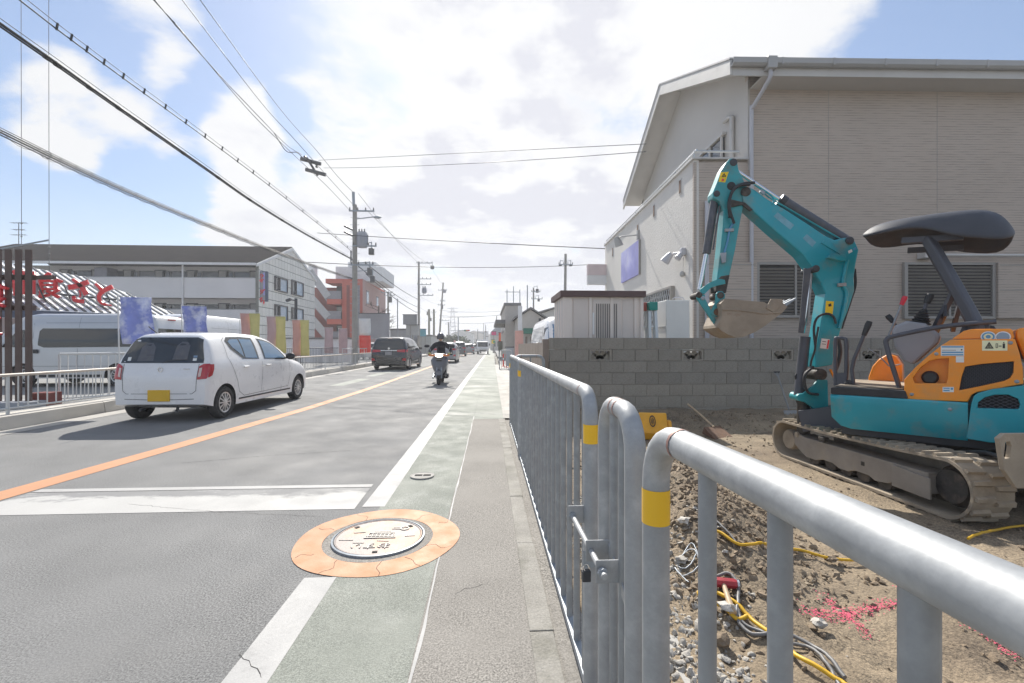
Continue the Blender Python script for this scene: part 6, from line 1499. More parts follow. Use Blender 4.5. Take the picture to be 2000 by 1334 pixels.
for ch, px, py, sz in (('和', 46, 556, 1.22), ('食', 97, 562, 1.20)):
    p = onroof(px, py+22); Yd = p.y-.45; c = at(px, py, Yd); rt = Matrix.Rotation(R(90), 4, 'X')
    text(ch, sz, .09, 'letter_side', rs, 'letter', c+Vector((-.07, .10, 0)), rt); o = text(ch, sz, .04, 'sign_red', rs, 'letter_face', c+Vector((0, -.06, 0)), rt)
    md = o.modifiers.new('fat', 'SOLIDIFY'); md.thickness = .02; md.offset = 1
for strokes, px in ((([(745, 232), (850, 212), (960, 170)], [.11, .10]), ([(790, 140), (870, 205), (945, 305)], [.05, .12]), ([(800, 325), (815, 370), (910, 385)], [.06, .09]), ([(862, 262), (875, 300), (868, 340)], [.025, .02])), 152), ((([(1040, 190), (1075, 220), (1110, 255)], [.05, .09]), ([(1225, 222), (1120, 275), (1078, 335), (1110, 405), (1215, 428)], [.10, .09, .08, .06, .03])), 205):
    p = onroof(px, 595); Yd = p.y-.45; f = MB(); g = MB()
    for pts, ws in strokes: brush(f, pts, ws, Yd-.10, .05); brush(g, [(x-14, y+3) for x, y in pts], [w+.01 for w in ws], Yd-.04, .18)
    f.build('letter_face', 'sign_red', rs); g.build('letter', 'letter_side', rs)
a, b = onroof(70, 575), onroof(235, 590)
MB().tube([a+Vector((0, -.25, .1)), b+Vector((0, -.25, .1))], .05, 6).build('support_bar', 'dark_metal', rs)
for px in (90, 140, 165, 215): c = onroof(px, 590); MB().tube([c+Vector((0, -.4, .75)), c], .03, 6).build('strut', 'dark_metal', rs)

# ================================================================== grey apartment house
YA = 40.0
def ap(px, py): p = at(px, py, YA); return p.x, p.z
xL, _ = ap(-120, 600); xR = at(505, 600, YA).x; zE = at(505, 517, YA).z; YB = 52.6; YRd = 46.6; zR = at(568, 487, YRd).z; zEb = at(609, 546, YB).z
apt = thing('apartment_house', 'grey three-storey apartment house with access balconies and a tiled gable end', 'apartment house', ((xL+xR)/2, 46, 0))
MB().span((xL, YA+1.35, -.4), (xR-.25, YB-.1, zE)).build('wall', 'apt_wall', apt)
gp_ = [(YA, -.4), (YB, -.4), (YB, zEb), (YRd, zR), (YA, zE)]
MB().prism(gp_, lambda u, v, t: (t, u, v), xR-.25, xR-.012).build('gable_wall', 'tile_joint', apt)
wins = []
for xa, xb, ya, yb in ((536, 559, 541, 568), (569, 590, 548, 576), (536, 559, 596, 625), (569, 590, 602, 628)):
    a, b = atX(xa, ya, xR), atX(xb, yb, xR); z1 = a.z; z0 = atX(xa, yb-3, xR).z; wins.append((a.y, b.y, z0, z1))
th_, pw, ph = 0, .62, .78
for i in range(22):
    for j in range(16):
        y0, z0 = YA+.05+pw*i, -.1+ph*j
        q_ = clip_convex([(y0, z0), (y0+pw-.055, z0), (y0+pw-.055, z0+ph-.06), (y0, z0+ph-.06)], gp_)
        if len(q_) < 3 or any(w[0]-.1 < y0 and y0+pw < w[1]+.15 and w[2]-.1 < z0 and z0+ph < w[3]+.1 for w in wins): continue
        MB().prism(q_, lambda u, v, t: (t, u, v), xR-.010, xR+.012).build('tile_panel', 'tile_panel', apt)
for y0, y1, z0, z1 in wins:
    w_ = MB().span((xR-.02, y0, z0), (xR+.03, y1, z1)).build('window', 'dark_glass', apt)
    for a, b in (((y0-.08, z1), (y1+.08, z1+.1)), ((y0-.08, z0-.1), (y1+.08, z0)), ((y0-.08, z0), (y0, z1)), ((y1, z0), (y1+.08, z1)), ((y0+(y1-y0)*.35-.04, z0), (y0+(y1-y0)*.35+.04, z1))): MB().span((xR-.02, *a), (xR+.16, *b)).build('frame', 'dark_metal', w_)
    MB().span((xR+.03, y0+(y1-y0)*.35+.04, z0), (xR+.07, y1, z1)).build('pane', 'sky_glass', w_)
rf = MB(); rf.prism([(YA-.4, zE-.05), (YRd, zR+.05), (YB+.3, zEb-.05), (YB+.3, zEb+.15), (YRd, zR+.25), (YA-.4, zE+.12)], lambda u, v, t: (t, u, v), xL-.5, xR+.02); rf.build('roof', 'apt_roof', apt)
MB().prism([(YA-.45, zE-.22), (YRd, zR-.12), (YB+.3, zEb-.22), (YB+.3, zEb+.02), (YRd, zR+.16), (YA-.45, zE+.02)], lambda u, v, t: (t, u, v), xR+.025, xR+.12).build('barge_board', 'white_wall', apt)
MB().span((xL-.5, YA-.55, zE-.12), (xR, YA-.36, zE+.07)).build('gutter', 'white_wall', apt)
for (t0, t1), sl_ in (((543, 582), 0), ((605, 648), 0), ((668, 706), 0)):
    z1, z0 = at(450, t0, YA).z, at(450, t1, YA).z
    MB().span((xL, YA, z0), (xR-.26, YA+.18, z1)).build('parapet', 'apt_parapet', apt); MB().span((xL, YA+.185, z0+.02), (xR-.26, YA+1.34, z0+.22)).build('walkway_floor', 'apt_parapet', apt)
    MB().span((xL, YA-.03, z1), (xR-.26, YA+.2, z1+.06)).build('coping', 'far_grey', apt)
for zt1, zf in ((at(450, 519, YA).z, at(450, 582, YA).z+.22), (at(450, 582, YA).z, at(450, 648, YA).z+.22)):
    for k, px in enumerate(range(90, 500, 16)):
        if k % 4 == 3: continue
        x = ap(px, 560)[0]; w = .85 if k % 4 == 0 else .5 if k % 4 == 1 else 1.25; h = 2.22 if k % 4 == 0 else 2.12
        o = MB().span((x, YA+1.28, zf+(.02 if k % 4 == 0 else .95)), (x+w, YA+1.345, zf+h)).build('door' if k % 4 == 0 else 'window', 'door' if k % 4 == 0 else 'dark_glass', apt)
        MB().span((x-.06, YA+1.24, zf+h), (x+w+.06, YA+1.34, zf+h+.07)).build('frame', 'dark_metal', o); MB().span((x-.06, YA+1.24, zf+.9), (x, YA+1.34, zf+h)).build('frame', 'dark_metal', o)
for px in (358,): x = ap(px, 560)[0]; MB().tube([(x, YA-.08, 0), (x, YA-.08, zE-.1)], .07, 8).build('downpipe', 'white_wall', apt, 60)
MB().span((ap(180, 560)[0], YA+.19, at(450, 543, YA).z), (ap(205, 560)[0], YA+1.3, zE-.3)).build('stair_screen', 'stair_grey', apt)
c0, c1 = at(508, 530, YA-.9), at(523, 589, YA-.9)
bs_ = thing('blade_sign', 'upright dark sign with red characters on the apartment corner', 'sign', ((c0.x+c1.x)/2, YA-.9, c1.z))
MB().span((c0.x, YA-1.0, c1.z), (c1.x, YA-.75, c0.z)).build('box', 'fascia_blue', bs_, bevel=.03)
MB().span((c0.x+.06, YA-1.02, c1.z+.08), (c1.x-.16, YA-1.003, c0.z-.08)).build('face', 'grey_board', bs_); MB().span((c1.x-.30, YA-1.035, c1.z+.5), (c1.x-.18, YA-1.022, c0.z-.12)).build('pale_strip', 'sign_purple', bs_)
q = random.Random(8)
for zc, hh, n in ((c0.z-.55, .75, 9), (c0.z-1.75, .5, 7), (c0.z-2.45, .65, 9)):   # red brush marks, not legible in the photograph
    bm_ = MB()
    for k in range(n): xx = (c0.x+c1.x)/2-.06+q.uniform(-.16, .16); z = zc+q.uniform(-.4, .4)*hh; l = q.uniform(.12, .3); an = q.choice((.5, .7, -.6, 1.3)); bm_.bar((xx-l/2*math.cos(an), YA-1.03, z-l/2*math.sin(an)), (xx+l/2*math.cos(an), YA-1.03, z+l/2*math.sin(an)), .012, .07, (0, 0, 1))
    bm_.build('brush_mark', 'sign_red', bs_)['kind'] = 'stuff'
for z in (c0.z-.3, c1.z+.3): MB().span((c1.x-.5, YA-.74, z-.05), (c1.x-.4, YA+.1, z+.05)).build('bracket', 'dark_metal', bs_)
tvx = at(24, 450, 46).x; ta = thing('tv_antenna', 'small television aerial on the apartment roof ridge at far left', 'aerial', (tvx, 46.6, zR))
MB().tube([(tvx, 46.6, zR-.1), (tvx, 46.6, zR+2.3)], .03, 6).build('mast', 'dark_metal', ta)
for z, l in ((2.25, 1.2), (1.6, .9), (1.1, 1.1)):
    MB().tube([(tvx-l*.6, 46.6, zR+z), (tvx+l*.6, 46.6, zR+z+.03)], .02, 5).build('boom', 'dark_metal', ta)
    for k in range(5): x = tvx-l*.5+l*.25*k; MB().tube([(x, 46.3, zR+z), (x, 46.9, zR+z)], .012, 4).build('element', 'dark_metal', ta)

# ================================================================== red building with outside stairs
YR_ = 60.0
def rp_(px, py): p = at(px, py, YR_); return p.x, p.z
xc, zc_ = rp_(708, 545); x0r, _ = rp_(636, 545); x1r = rp_(600, 545)[0]
red = thing('red_apartment_block', 'red apartment block with outside stairs and a white rooftop structure', 'apartment house', (xc, YR_, 0))
MB().span((rp_(668, 600)[0], YR_, -.4), (xc, YR_+13, zc_)).build('corner_wall', 'red_wall', red)
MB().prism([(YR_+.02, -.4), (YR_+13, -.4), (YR_+13, atX(752, 572, xc).z), (YR_+8, zc_*.97), (YR_+.02, zc_)], lambda u, v, t: (t, u, v), xc+.003, xc+.08).build('side_wall', 'pink_wall', red)
for a, b in ((677, 683), (695, 703)): MB().span((rp_(a, 600)[0], YR_-.02, 2.2), (rp_(b, 600)[0], YR_-.003, zc_-.8)).build('dark_panel', 'red_dark' if a < 690 else 'stair_grey', red)
zs = [rp_(640, y)[1] for y in (550, 583, 622, 662)]
MB().span((x1r-.3, YR_+2.6, -.4), (rp_(668, 600)[0], YR_+12, zc_-.8)).build('rear_wall', 'red_dark', red)
MB().span((x0r, YR_-.05, zs[0]-.2), (rp_(668, 550)[0], YR_+3, zc_)).build('top_slab', 'red_wall', red)
for i, z in enumerate(zs[1:]):
    MB().span((rp_(640, 600)[0], YR_-.3, z-.75), (rp_(668, 600)[0], YR_+2.5, z-.1)).build('balcony_front', 'red_wall', red)
    MB().span((rp_(641, 600)[0], YR_-.25, z-.1), (rp_(667, 600)[0], YR_-.2, z+.95)).build('balcony_screen', 'stair_grey', red)
    for k in range(2): x = rp_(645+11*k, 600)[0]; MB().span((x, YR_+2.5, z), (x+.7, YR_+2.59, z+1.9)).build('window', 'sky_glass' if k else 'dark_glass', red)
for i in range(3):
    za, zb = zs[i]-.3, zs[i+1]-.4
    a, b = (rp_(606, 600)[0], YR_+.4, za+1.0 if i == 0 else za), (rp_(642, 600)[0], YR_+.4, zb)
    MB().bar(a, b, 1.3, .28).build('stair_flight', 'stair_grey', red); MB().bar((a[0], YR_-.25, a[2]+.6), (b[0], YR_-.25, b[2]+.6), .05, .9).build('stair_rail', 'far_grey', red)
    MB().span((x1r-.2, YR_-.2, a[2]-.55), (rp_(609, 600)[0], YR_+2, a[2]-.1)).build('landing', 'red_wall', red)
MB().span((rp_(603, 600)[0], YR_-.25, zs[0]+.7), (rp_(615, 600)[0], YR_+1, zs[0]+2.2)).build('water_tank', 'white_wall', red, bevel=.1)
MB().span((rp_(648, 600)[0], YR_+1.5, zc_-.05), (rp_(742, 600)[0], YR_+9, at(700, 521, YR_+1.5).z)).build('penthouse', 'white_wall', red)
MB().span((rp_(668, 600)[0], YR_+2.5, at(700, 521, YR_+1.5).z-.05), (rp_(725, 600)[0], YR_+8, at(700, 512, YR_+2.5).z)).build('penthouse_top', 'white_wall', red)
for y, (za, zb) in ((61.6, (3.6, 5.2)), (61.6, (6.8, 8.4)), (66, (3.6, 5.2)), (67, (7.0, 8.2))):
    o = MB().span((xc+.082, y, za), (xc+.12, y+1.1, zb)).build('window', 'sky_glass', red); MB().span((xc+.08, y-.1, zb), (xc+.16, y+1.2, zb+.1)).build('frame', 'dark_metal', o)
MB().tube([(rp_(672, 500)[0], YR_+3, 11.5), (rp_(672, 500)[0], YR_+3, at(673, 480, YR_).z)], .12, 6).build('roof_mast', 'dark_metal', red)

# ================================================================== banners, hoardings, lamp
def banner(px0, px1, pyt, pyb, Y, mats, label, lean=0., cat='banner'):
    a, b = at(px0, pyt, Y), at(px1, pyb, Y); t = thing('banner', label, cat, (a.x-.02, Y, 0)); n = len(mats); w = (b.x-a.x)/n
    MB().tube([(a.x-.03+lean, Y, 0), (a.x-.03, Y, a.z+.05)], .012, 6).build('pole', 'rail_white', t); MB().tube([(a.x-.03, Y, a.z+.02), (b.x, Y, a.z+.02)], .008, 6).build('top_arm', 'rail_white', t)
    for k, m in enumerate(mats):
        mb = MB(); V = []; s = random.Random(px0+k)
        for i in range(9):
            for j in range(4):
                x = a.x+w*k+w*j/3+lean*i/8; z = a.z+(b.z-a.z)*i/8; V.append((x, Y+.03*math.sin(i*.8+j*.9+px0)+.02*j, z))
        mb.add(V, [(i*4+j, i*4+j+1, (i+1)*4+j+1, (i+1)*4+j) for i in range(8) for j in range(3)])
        o = mb.build('cloth', m, t, 60); o.modifiers.new('s', 'SOLIDIFY').thickness = .004
banner(233, 292, 580, 672, 9.4, ['banner_blue'], 'large blue and white banner flying in front of the silver van', .05)
banner(356, 400, 598, 650, 14.5, ['banner_blue'], 'smaller blue and white banner above the white hatchback roof', .05)
banner(470, 505, 612, 690, 16.2, ['banner_red', 'banner_yellow'], 'red and yellow banner nearest the hatchback roof', .03)
banner(521, 556, 618, 690, 18.2, ['banner_pink', 'banner_yellow'], 'pink and yellow banner, middle one of the three beside the kerb', .03)
banner(571, 602, 625, 695, 20.4, ['banner_red', 'banner_yellow'], 'red and yellow banner right of the pink one, by the black railing', .03)
banner(634, 650, 640, 690, 30.0, ['banner_pink'], 'faded pink banner standing before the low white wall on the left')
banner(662, 678, 642, 690, 31.5, ['banner_pink'], 'faded pink banner close to the big utility pole')
t = thing('fuel_banner', 'red flag with a white top beside the black minivan', 'banner', (at(712, 690, 33).x, 33, 0))
a, b = at(702, 622, 33), at(724, 690, 33); zmid = at(700, 655, 33).z
for m, z0, z1 in (('white_wall', zmid, a.z), ('flag_red', b.z, zmid-.01)):
    mb = MB(); V = [(a.x+(b.x-a.x)*j/4, 33+.06*math.sin(j*1.4+i), z0+(z1-z0)*i/5) for i in range(6) for j in range(5)]; mb.add(V, [(i*5+j, i*5+j+1, (i+1)*5+j+1, (i+1)*5+j) for i in range(5) for j in range(4)]); mb.build('cloth', m, t, 60).modifiers.new('s', 'SOLIDIFY').thickness = .01
MB().tube([(a.x-.03, 33, 0), (a.x-.03, 33, a.z)], .02, 6).build('pole', 'rail_white', t)
def board(name, label, px0, px1, py0, py1, Y, m, d=.15, posts=2, zpost=0., cat='sign'):
    a, b = at(px0, py0, Y), at(px1, py1, Y); t = thing(name, label, cat, ((a.x+b.x)/2, Y, 0))
    MB().span((a.x, Y, b.z), (b.x, Y+d, a.z)).build('panel', m, t); MB().span((a.x-.05, Y-.02, a.z), (b.x+.05, Y+d+.02, a.z+.08)).build('top_edge', 'dark_metal', t)
    for k in range(posts): x = a.x+(b.x-a.x)*(.15+.7*k/max(1, posts-1) if posts > 1 else .5); MB().span((x-.06, Y+d+.002, zpost), (x+.06, Y+d+.12, a.z-.1)).build('post', 'pole', t)
board('hoarding', 'wide grey hoarding board right of the big utility pole', 702, 760, 613, 662, 44, 'grey_board', .3)
board('sign_board', 'dark grey sign board on a post above the black minivan', 787, 814, 615, 634, 58, 'grey_board2', .3, 1)
board('sign_board', 'pale grey sign board directly below the dark one', 793, 818, 635, 655, 58.4, 'container', .3, 1)
board('billboard', 'small teal and violet billboard left of the far leaning poles', 820, 832, 643, 657, 70, 'teal_sign', .2)
lp = at(578, 583, 23); lt_ = thing('street_lamp', 'dark street lamp with a side arm before the tiled gable', 'street lamp', (lp.x, 23, 0))
MB().tube([(lp.x, 23, 0), (lp.x, 23, lp.z)], .07, 10).build('post', 'dark_metal', lt_, 60); a = at(566, 585, 23)
MB().tube([(lp.x, 23, lp.z-.1), (a.x, 23, a.z)], .03, 8).build('arm', 'dark_metal', lt_); MB().box((a.x-.05, 23, a.z-.02), (.26, .2, .12), ry=-.4).build('lamp_head', 'dark_metal', lt_, bevel=.03)
a, b = at(548, 662, 34), at(690, 690, 34)
lw = thing('low_wall', 'low pale boundary wall behind the black railing on the left', 'wall', ((a.x+b.x)/2, 34, 0)); MB().span((a.x, 34.8, 0), (b.x, 35.0, a.z)).build('body', 'white_wall', lw); MB().span((a.x-.1, 34.7, a.z), (b.x+.1, 35.1, a.z+.12)).build('coping', 'tile_roof', lw)
# bare tree beside the hoarding
bt = thing('bare_tree', 'leafless tree with thin branches above the grey hoarding', 'tree', (at(738, 660, 46).x, 46, 0)); tx = bt.location.x; q = random.Random(5)
MB().tube([(tx, 46, 0), (tx, 46, 2.8), (tx+.1, 46, 5.2)], [.14, .10, .05], 8).build('trunk', 'bark', bt, 60)
cr_ = MB()
def twig(p, d, l, r, n):
    e = p+d*l; cr_.tube([p, p.lerp(e, .5)+Vector((q.gauss(0, .05), 0, .04)), e], [r, r*.8, r*.55], 5)
    if n:
        for _ in range(3): twig(p.lerp(e, .45+.5*q.random()), (d+Vector((q.gauss(0, .6), q.gauss(0, .6), q.gauss(.1, .4)))).normalized(), l*.62, r*.55, n-1)
for k in range(9): z = 2.6+.3*k; twig(Vector((tx, 46, z)), Vector((q.choice((-1, 1))*.9, q.gauss(0, .5), .35)).normalized(), 1.5-.08*k, .035, 2)
cr_.build('crown', 'bark', bt)

# ================================================================== utility poles
def pole(label, px, pyt, Y, r0, r1, m='pole', lean=0., fittings=(), group='utility poles', dx=0.):
    b = at(px, 690, Y); tz = at(px, pyt, Y).z; t = thing('utility_pole', label, 'utility pole', (b.x, Y, 0), 0, group)
    top_ = Vector((b.x+lean, Y, tz)); MB().tube([(b.x, Y, -.3), top_], r0, 14, True, r1).build('pole_shaft', m, t, 60)
    def P(py, ox=0): z = at(px, py, Y).z; f = z/tz; return Vector((b.x+lean*f+ox, Y, z))
    for kind, *a in fittings:
        if kind == 'arm':     # y, left m, right m
            py, l, r_ = a; p = P(py); MB().bar(p+Vector((-l, -.14, 0)), p+Vector((r_, -.14, 0)), .09, .09).build('cross_arm', 'steel_dull', t)
            n = 4
            for k in range(n): x = -l+(l+r_)*(k+.1)/(n-.8); MB().lathe([(.001, .0), (.05, .0), (.05, .06), (.025, .08), (.055, .11), (.025, .14), (.05, .18), (.001, .20)], p+Vector((x, -.14, .045)), (0, 0, 1), 10).build('insulator', 'insulator', t, 50)
        elif kind == 'can':
            py, ox, rr, h = a; p = P(py, ox); MB().lathe([(.001, h), (rr*.9, h), (rr, h*.94), (rr, .05), (rr*.92, 0), (.001, 0)], p, (0, 0, 1), 20).build('transformer', 'transformer', t, 50)
            for k in range(3): MB().lathe([(.04, 0), (.06, .08), (.03, .12), (.05, .18), (.001, .24)], p+Vector((-.18+.18*k, -.1, h)), (0, 0, 1), 8).build('bushing', 'insulator', t, 50)
            for k in range(8): an = 2*math.pi*k/8; MB().box(p+Vector((rr*1.06*math.cos(an), rr*1.06*math.sin(an), h*.5)), (.09, .03, h*.7), rz=an).build('cooling_fin', 'transformer', t)
        elif kind == 'lamp':
            py, l = a; p = P(py); MB().tube([p, p+Vector((l, -.1, .15))], .035, 6).build('lamp_arm', 'steel_dull', t); MB().ball(p+Vector((l+.2, -.1, .12)), .22, 10, (1.3, .6, .45)).build('lamp_head', 'steel_dull', t, 60)
        elif kind == 'box':
            py, ox, w, h = a; MB().box(P(py, ox), (w, .25, h)).build('fitting', 'insulator', t, bevel=.03); MB().bar(P(py, ox)+Vector((0, 0, h/2)), P(py, ox)+Vector((0, 0, h/2+.45)), .05, .05).build('hanger', 'steel_dull', t); MB().bar(P(py, ox)+Vector((0, 0, h/2+.4)), P(py)+Vector((0, 0, h/2+.3)), .05, .05).build('bracket', 'steel_dull', t)
        elif kind == 'ladder':
            for k in range(a[0], a[1], a[2]): p = P(k); MB().tube([p+Vector((-.32, 0, 0)), p+Vector((.32, 0, .0))], .014, 5).build('step_bolt', 'steel_dull', t)
        elif kind == 'switch':
            py, = a; p = P(py)
            for k in range(2): MB().tube([p+Vector((-.1, -.1, -.4*k)), p+Vector((-.65, -.2, .25-.4*k))], .07, 8).build('cutout', 'insulator', t, 60)
    return t
PM = 'big concrete utility pole with a grey transformer beside the black minivan'
pole(PM, 693, 400, 32, .21, .14, 'pole', 0, (('arm', 413, .35, 1.35), ('can', 483, .50, .34, 1.02), ('switch', 450), ('ladder', 425, 680, 14), ('arm', 481, .1, 1.5), ('lamp', 428, 1.35), ('arm', 518, .25, 1.3), ('box', 491, 1.12, .35, .45), ('box', 530, 1.0, .3, .5), ('box', 545, 1.2, .3, .45)))
MB().tube([(at(691, 0, 32).x, 32, at(690, 402, 32).z), (at(690, 0, 32).x, 32, at(689, 375, 32).z)], .10, 8).build('pole_cap', 'steel_dull', bpy.data.objects['utility_pole'], 60)
pole('second concrete pole along the left pavement with a long top arm', 818, 511, 64, .20, .13, 'pole', 0, (('arm', 514, .3, 1.9), ('arm', 556, .2, 1.7), ('arm', 545, .1, 1.7), ('can', 573, .75, .26, .8), ('arm', 577, .1, 2.0), ('box', 522, 1.85, .5, .5), ('ladder', 525, 670, 12)))
pole('leaning pole with several short arms behind the scooter rider', 856, 552, 85, .20, .13, 'pole', .9, (('arm', 567, .8, .8), ('can', 572, .35, .25, .5), ('arm', 588, .3, .6), ('arm', 596, .6, .6), ('box', 600, .1, .4, .7), ('arm', 626, .2, 1.6)))
pole('thick dark pole, left of a close pair beyond the second pole', 838, 604, 100, .26, .22, 'pole_green', 0, (('box', 612, -.3, .4, .8), ('box', 624, .35, .4, .7)))
pole('thick dark pole, right of a close pair beyond the second pole', 847.5, 604, 100, .26, .22, 'pole_green', 0, (('arm', 610, .5, .5),))
pole('pole with a box fitting just right of the rider', 876, 629, 120, .2, .15, 'pole', 0, (('arm', 633, .9, .5), ('box', 655, .0, 1.2, .4)))
pole('thin pole carrying wires behind the red block', 758, 570, 62, .15, .10, 'pole', 0, (('arm', 572, .9, .6), ('box', 585, .3, .4, .8), ('arm', 577, .5, .9)))
pole('slim grey steel pole beside the dark sign board', 776.5, 583, 66, .09, .07, 'steel_dull', 0, ())
pole('concrete pole rising behind the shed roof on the right', 1102, 496, 48, .17, .13, 'pole', .15, (('arm', 517, .75, .75), ('box', 518, -.55, .3, .2), ('box', 518, .55, .3, .2)))
pole('distant pole standing left of the far signs', 933, 643, 150, .2, .15, 'pole', 0, ())
pole('first of two distant thin poles over the truck', 944.5, 631, 160, .14, .1, 'pole', 0, ())
pole('second of two distant thin poles over the truck', 948.5, 634, 150, .18, .12, 'pole', 0, (('box', 648, 0, .6, .5), ('box', 657, .5, .8, .3)))
pole('pole above the arched grey roof on the right', 970, 617, 130, .18, .13, 'pole', 0, (('box', 626, 0, .4, .4),))
pole('pole with many arms over the far beige house', 1042, 562, 62, .14, .1, 'pole', 0, (('arm', 570, .3, .9), ('arm', 584, .3, 1.2), ('box', 568, .5, .4, .5), ('box', 586, .7, .3, .4)))
pole('thin twin mast over the far beige house', 1030, 557, 64, .10, .08, 'steel_dull', 0, ())
# traffic signal and lattice pylon
t = thing('traffic_signal', 'horizontal traffic signal on an arm over the far road', 'traffic signal', (at(895, 690, 95).x, 95, 0)); x = t.location.x
MB().tube([(x, 95, 0), (x, 95, at(895, 620, 95).z)], .10, 8).build('post', 'steel_dull', t); z = at(900, 645.5, 95).z; MB().tube([(x-1.6, 95, z), (at(905, 0, 95).x, 95, z)], .05, 6).build('arm', 'steel_dull', t)
a, b = at(906, 645, 95), at(917.5, 645, 95); MB().box(((a.x+b.x)/2, 94.9, z), (b.x-a.x, .25, .36)).build('housing', 'pole_green', t, bevel=.08)
for k in range(3): MB().lathe([(.001, .03), (.13, .03), (.15, .0)], (a.x+.25+.37*k, 94.77, z), (0, -1, 0), 14).build('lens', ('awning_green', 'amber', 'print_red')[k], t)
MB().tube([(x-2, 95, at(895, 637, 95).z), (x, 95, at(895, 637, 95).z)], .04, 6).build('stay', 'steel_dull', t)
t = thing('lattice_pylon', 'tall lattice steel pylon far down the road', 'pylon', (at(884, 690, 300).x, 300, 0)); x = t.location.x; zt_ = at(884, 600, 300).z
lg = [(-1, -1), (1, -1), (1, 1), (-1, 1)]; wd = lambda z: 2.6-1.9*z/zt_
for sx1, sy1 in lg: MB().bar((x+sx1*wd(0), 300+sy1*wd(0), 0), (x+sx1*wd(zt_), 300+sy1*wd(zt_), zt_), .22, .22).build('leg', 'pylon', t)
br = MB()
for i in range(11):
    za, zb = zt_*i/11, zt_*(i+1)/11
    for k in range(4):
        p, q_ = lg[k], lg[(k+1) % 4]
        br.bar((x+p[0]*wd(za), 300+p[1]*wd(za), za), (x+q_[0]*wd(zb), 300+q_[1]*wd(zb), zb), .12, .12); br.bar((x+q_[0]*wd(za), 300+q_[1]*wd(za), za), (x+p[0]*wd(zb), 300+p[1]*wd(zb), zb), .12, .12)
br.build('bracing', 'pylon', t)
for z in (.75, .87, .97): MB().bar((x-3.5, 300, zt_*z), (x+3.5, 300, zt_*z), .3, .3).build('cross_arm', 'pylon', t)

# ================================================================== overhead wires
def wire(name, label, pts, r, m='cable', cat='cable', seg=6, smooth_n=6, group='overhead cables'):
    return MB().tube(catmull(pts, smooth_n), r, seg).build(name, m, None, 60, label=label, cat=cat, group=group)
def xline(pts, X0, X1, ext=None):
    n = len(pts); w = [atX(px, py, X0+(X1-X0)*i/(n-1)) for i, (px, py) in enumerate(pts)]
    d = w[0]-w[1]; d = d/abs(d.y); return [w[0]+d*8]+w
def bundle(label, pts, X0, X1, offs, rs, group=None):
    t = None; base = xline(pts, X0, X1)
    t = thing('cable_bundle', label, 'cable', base[-1], 0, 'overhead cables')
    for k, ((ox, oz), r) in enumerate(zip(offs, rs)): MB().tube(catmull([p+Vector((ox, 0, oz)) for p in base], 8), r, 7).build('strand', 'cable', t, 60)
    return t, base
PX = at(692, 500, 32).x
b1, base = bundle('thin twin cable with many spacers, highest of the black cables on the left', [(38, 0), (110, 56), (240, 152), (400, 268), (525, 362), (640, 452), (688, 492)], PX, PX, [(0, 0), (.03, .10)], [.015, .008])
sp_pts = catmull(base, 8)
for k in range(16, len(sp_pts)-2, 2): p = sp_pts[k]; MB().bar(p+Vector((0, 0, -.03)), p+Vector((.03, 0, .12)), .03, .03, (0, 1, 0)).build('spacer', 'cable', b1)
b3, base = bundle('thick black cable bundle crossing the upper left sky', [(0, 46), (100, 116), (200, 187), (290, 250), (400, 327), (500, 397), (600, 458), (688, 506)], PX, PX, [(0, 0), (.04, -.02), (0, -.055), (.02, .085)], [.026, .023, .018, .008])
sp_pts = catmull(base, 8)
for k in range(12, len(sp_pts)-2, 5): p = sp_pts[k]; MB().tube([p+Vector((0, -.06, -.02)), p+Vector((0, .06, -.02))], .055, 8).build('cable_tie', 'cable', b3)
b2_, base = bundle('lower black cable bundle wrapped in a loose spiral on the left', [(0, 258), (100, 307), (200, 354), (300, 397), (420, 446), (500, 478), (600, 515), (688, 545)], PX, PX, [(0, 0), (.03, .03), (0, -.05), (.02, .075)], [.019, .015, .012, .008])
sp_pts = catmull(base, 40); hx_p = []
for k, p in enumerate(sp_pts): a = k*.52; hx_p.append(p+Vector((.085*math.cos(a), 0, .085*math.sin(a))))
MB().tube(hx_p, .0045, 4).build('spiral_wrap', 'cable', b2_)
for lab, pts in (('thin high wire on the left, leftmost of three', [(300, 0), (350, 55), (480, 209), (548, 278), (640, 365), (684, 412)]), ('thin high wire on the left, middle of three', [(356, 0), (510, 200), (575, 272), (640, 345), (700, 411)]),
                 ('thin high wire on the left, rightmost of three', [(391, 0), (545, 210), (620, 296), (660, 345), (690, 376)]), ('fourth thin wire strung beside the leftmost high wire', [(302, 0), (345, 52), (430, 148), (500, 222), (560, 283), (590, 302)])):
    wire('high_wire', lab, xline(pts, PX, PX+.4), .013, 'cable_grey')
c = atX(607, 316, PX); sw = thing('line_switch', 'dark pole-less line switch hanging on the high wires', 'line switch', c)
for dx, dz, rx_ in ((0, 0, .3), (.25, -.55, -.2)): MB().tube([c+Vector((-.5+dx, 0, dz+.15)), c+Vector((.5+dx, .0, dz-.1))], .10, 8).build('cutout', 'insulator', sw, 60)
MB().tube([c+Vector((-.1, -.3, .1)), c+Vector((.25, .3, -.6))], .06, 8).build('link_bar', 'insulator', sw, 60); MB().tube(catmull([c+Vector((-1.3, -1.2, .9)), c+Vector((-.9, -.8, .2)), c+Vector((-.6, -.3, .35)), c+Vector((-.4, 0, .2))], 5), .02, 6).build('jumper', 'cable', sw, 60)
for k in range(3): MB().lathe([(.04, 0), (.08, .05), (.04, .1), (.08, .15), (.04, .2)], c+Vector((-.3+.3*k, 0, .1-.2*k)), (0, 0, 1), 8).build('insulator', 'insulator', sw, 50)
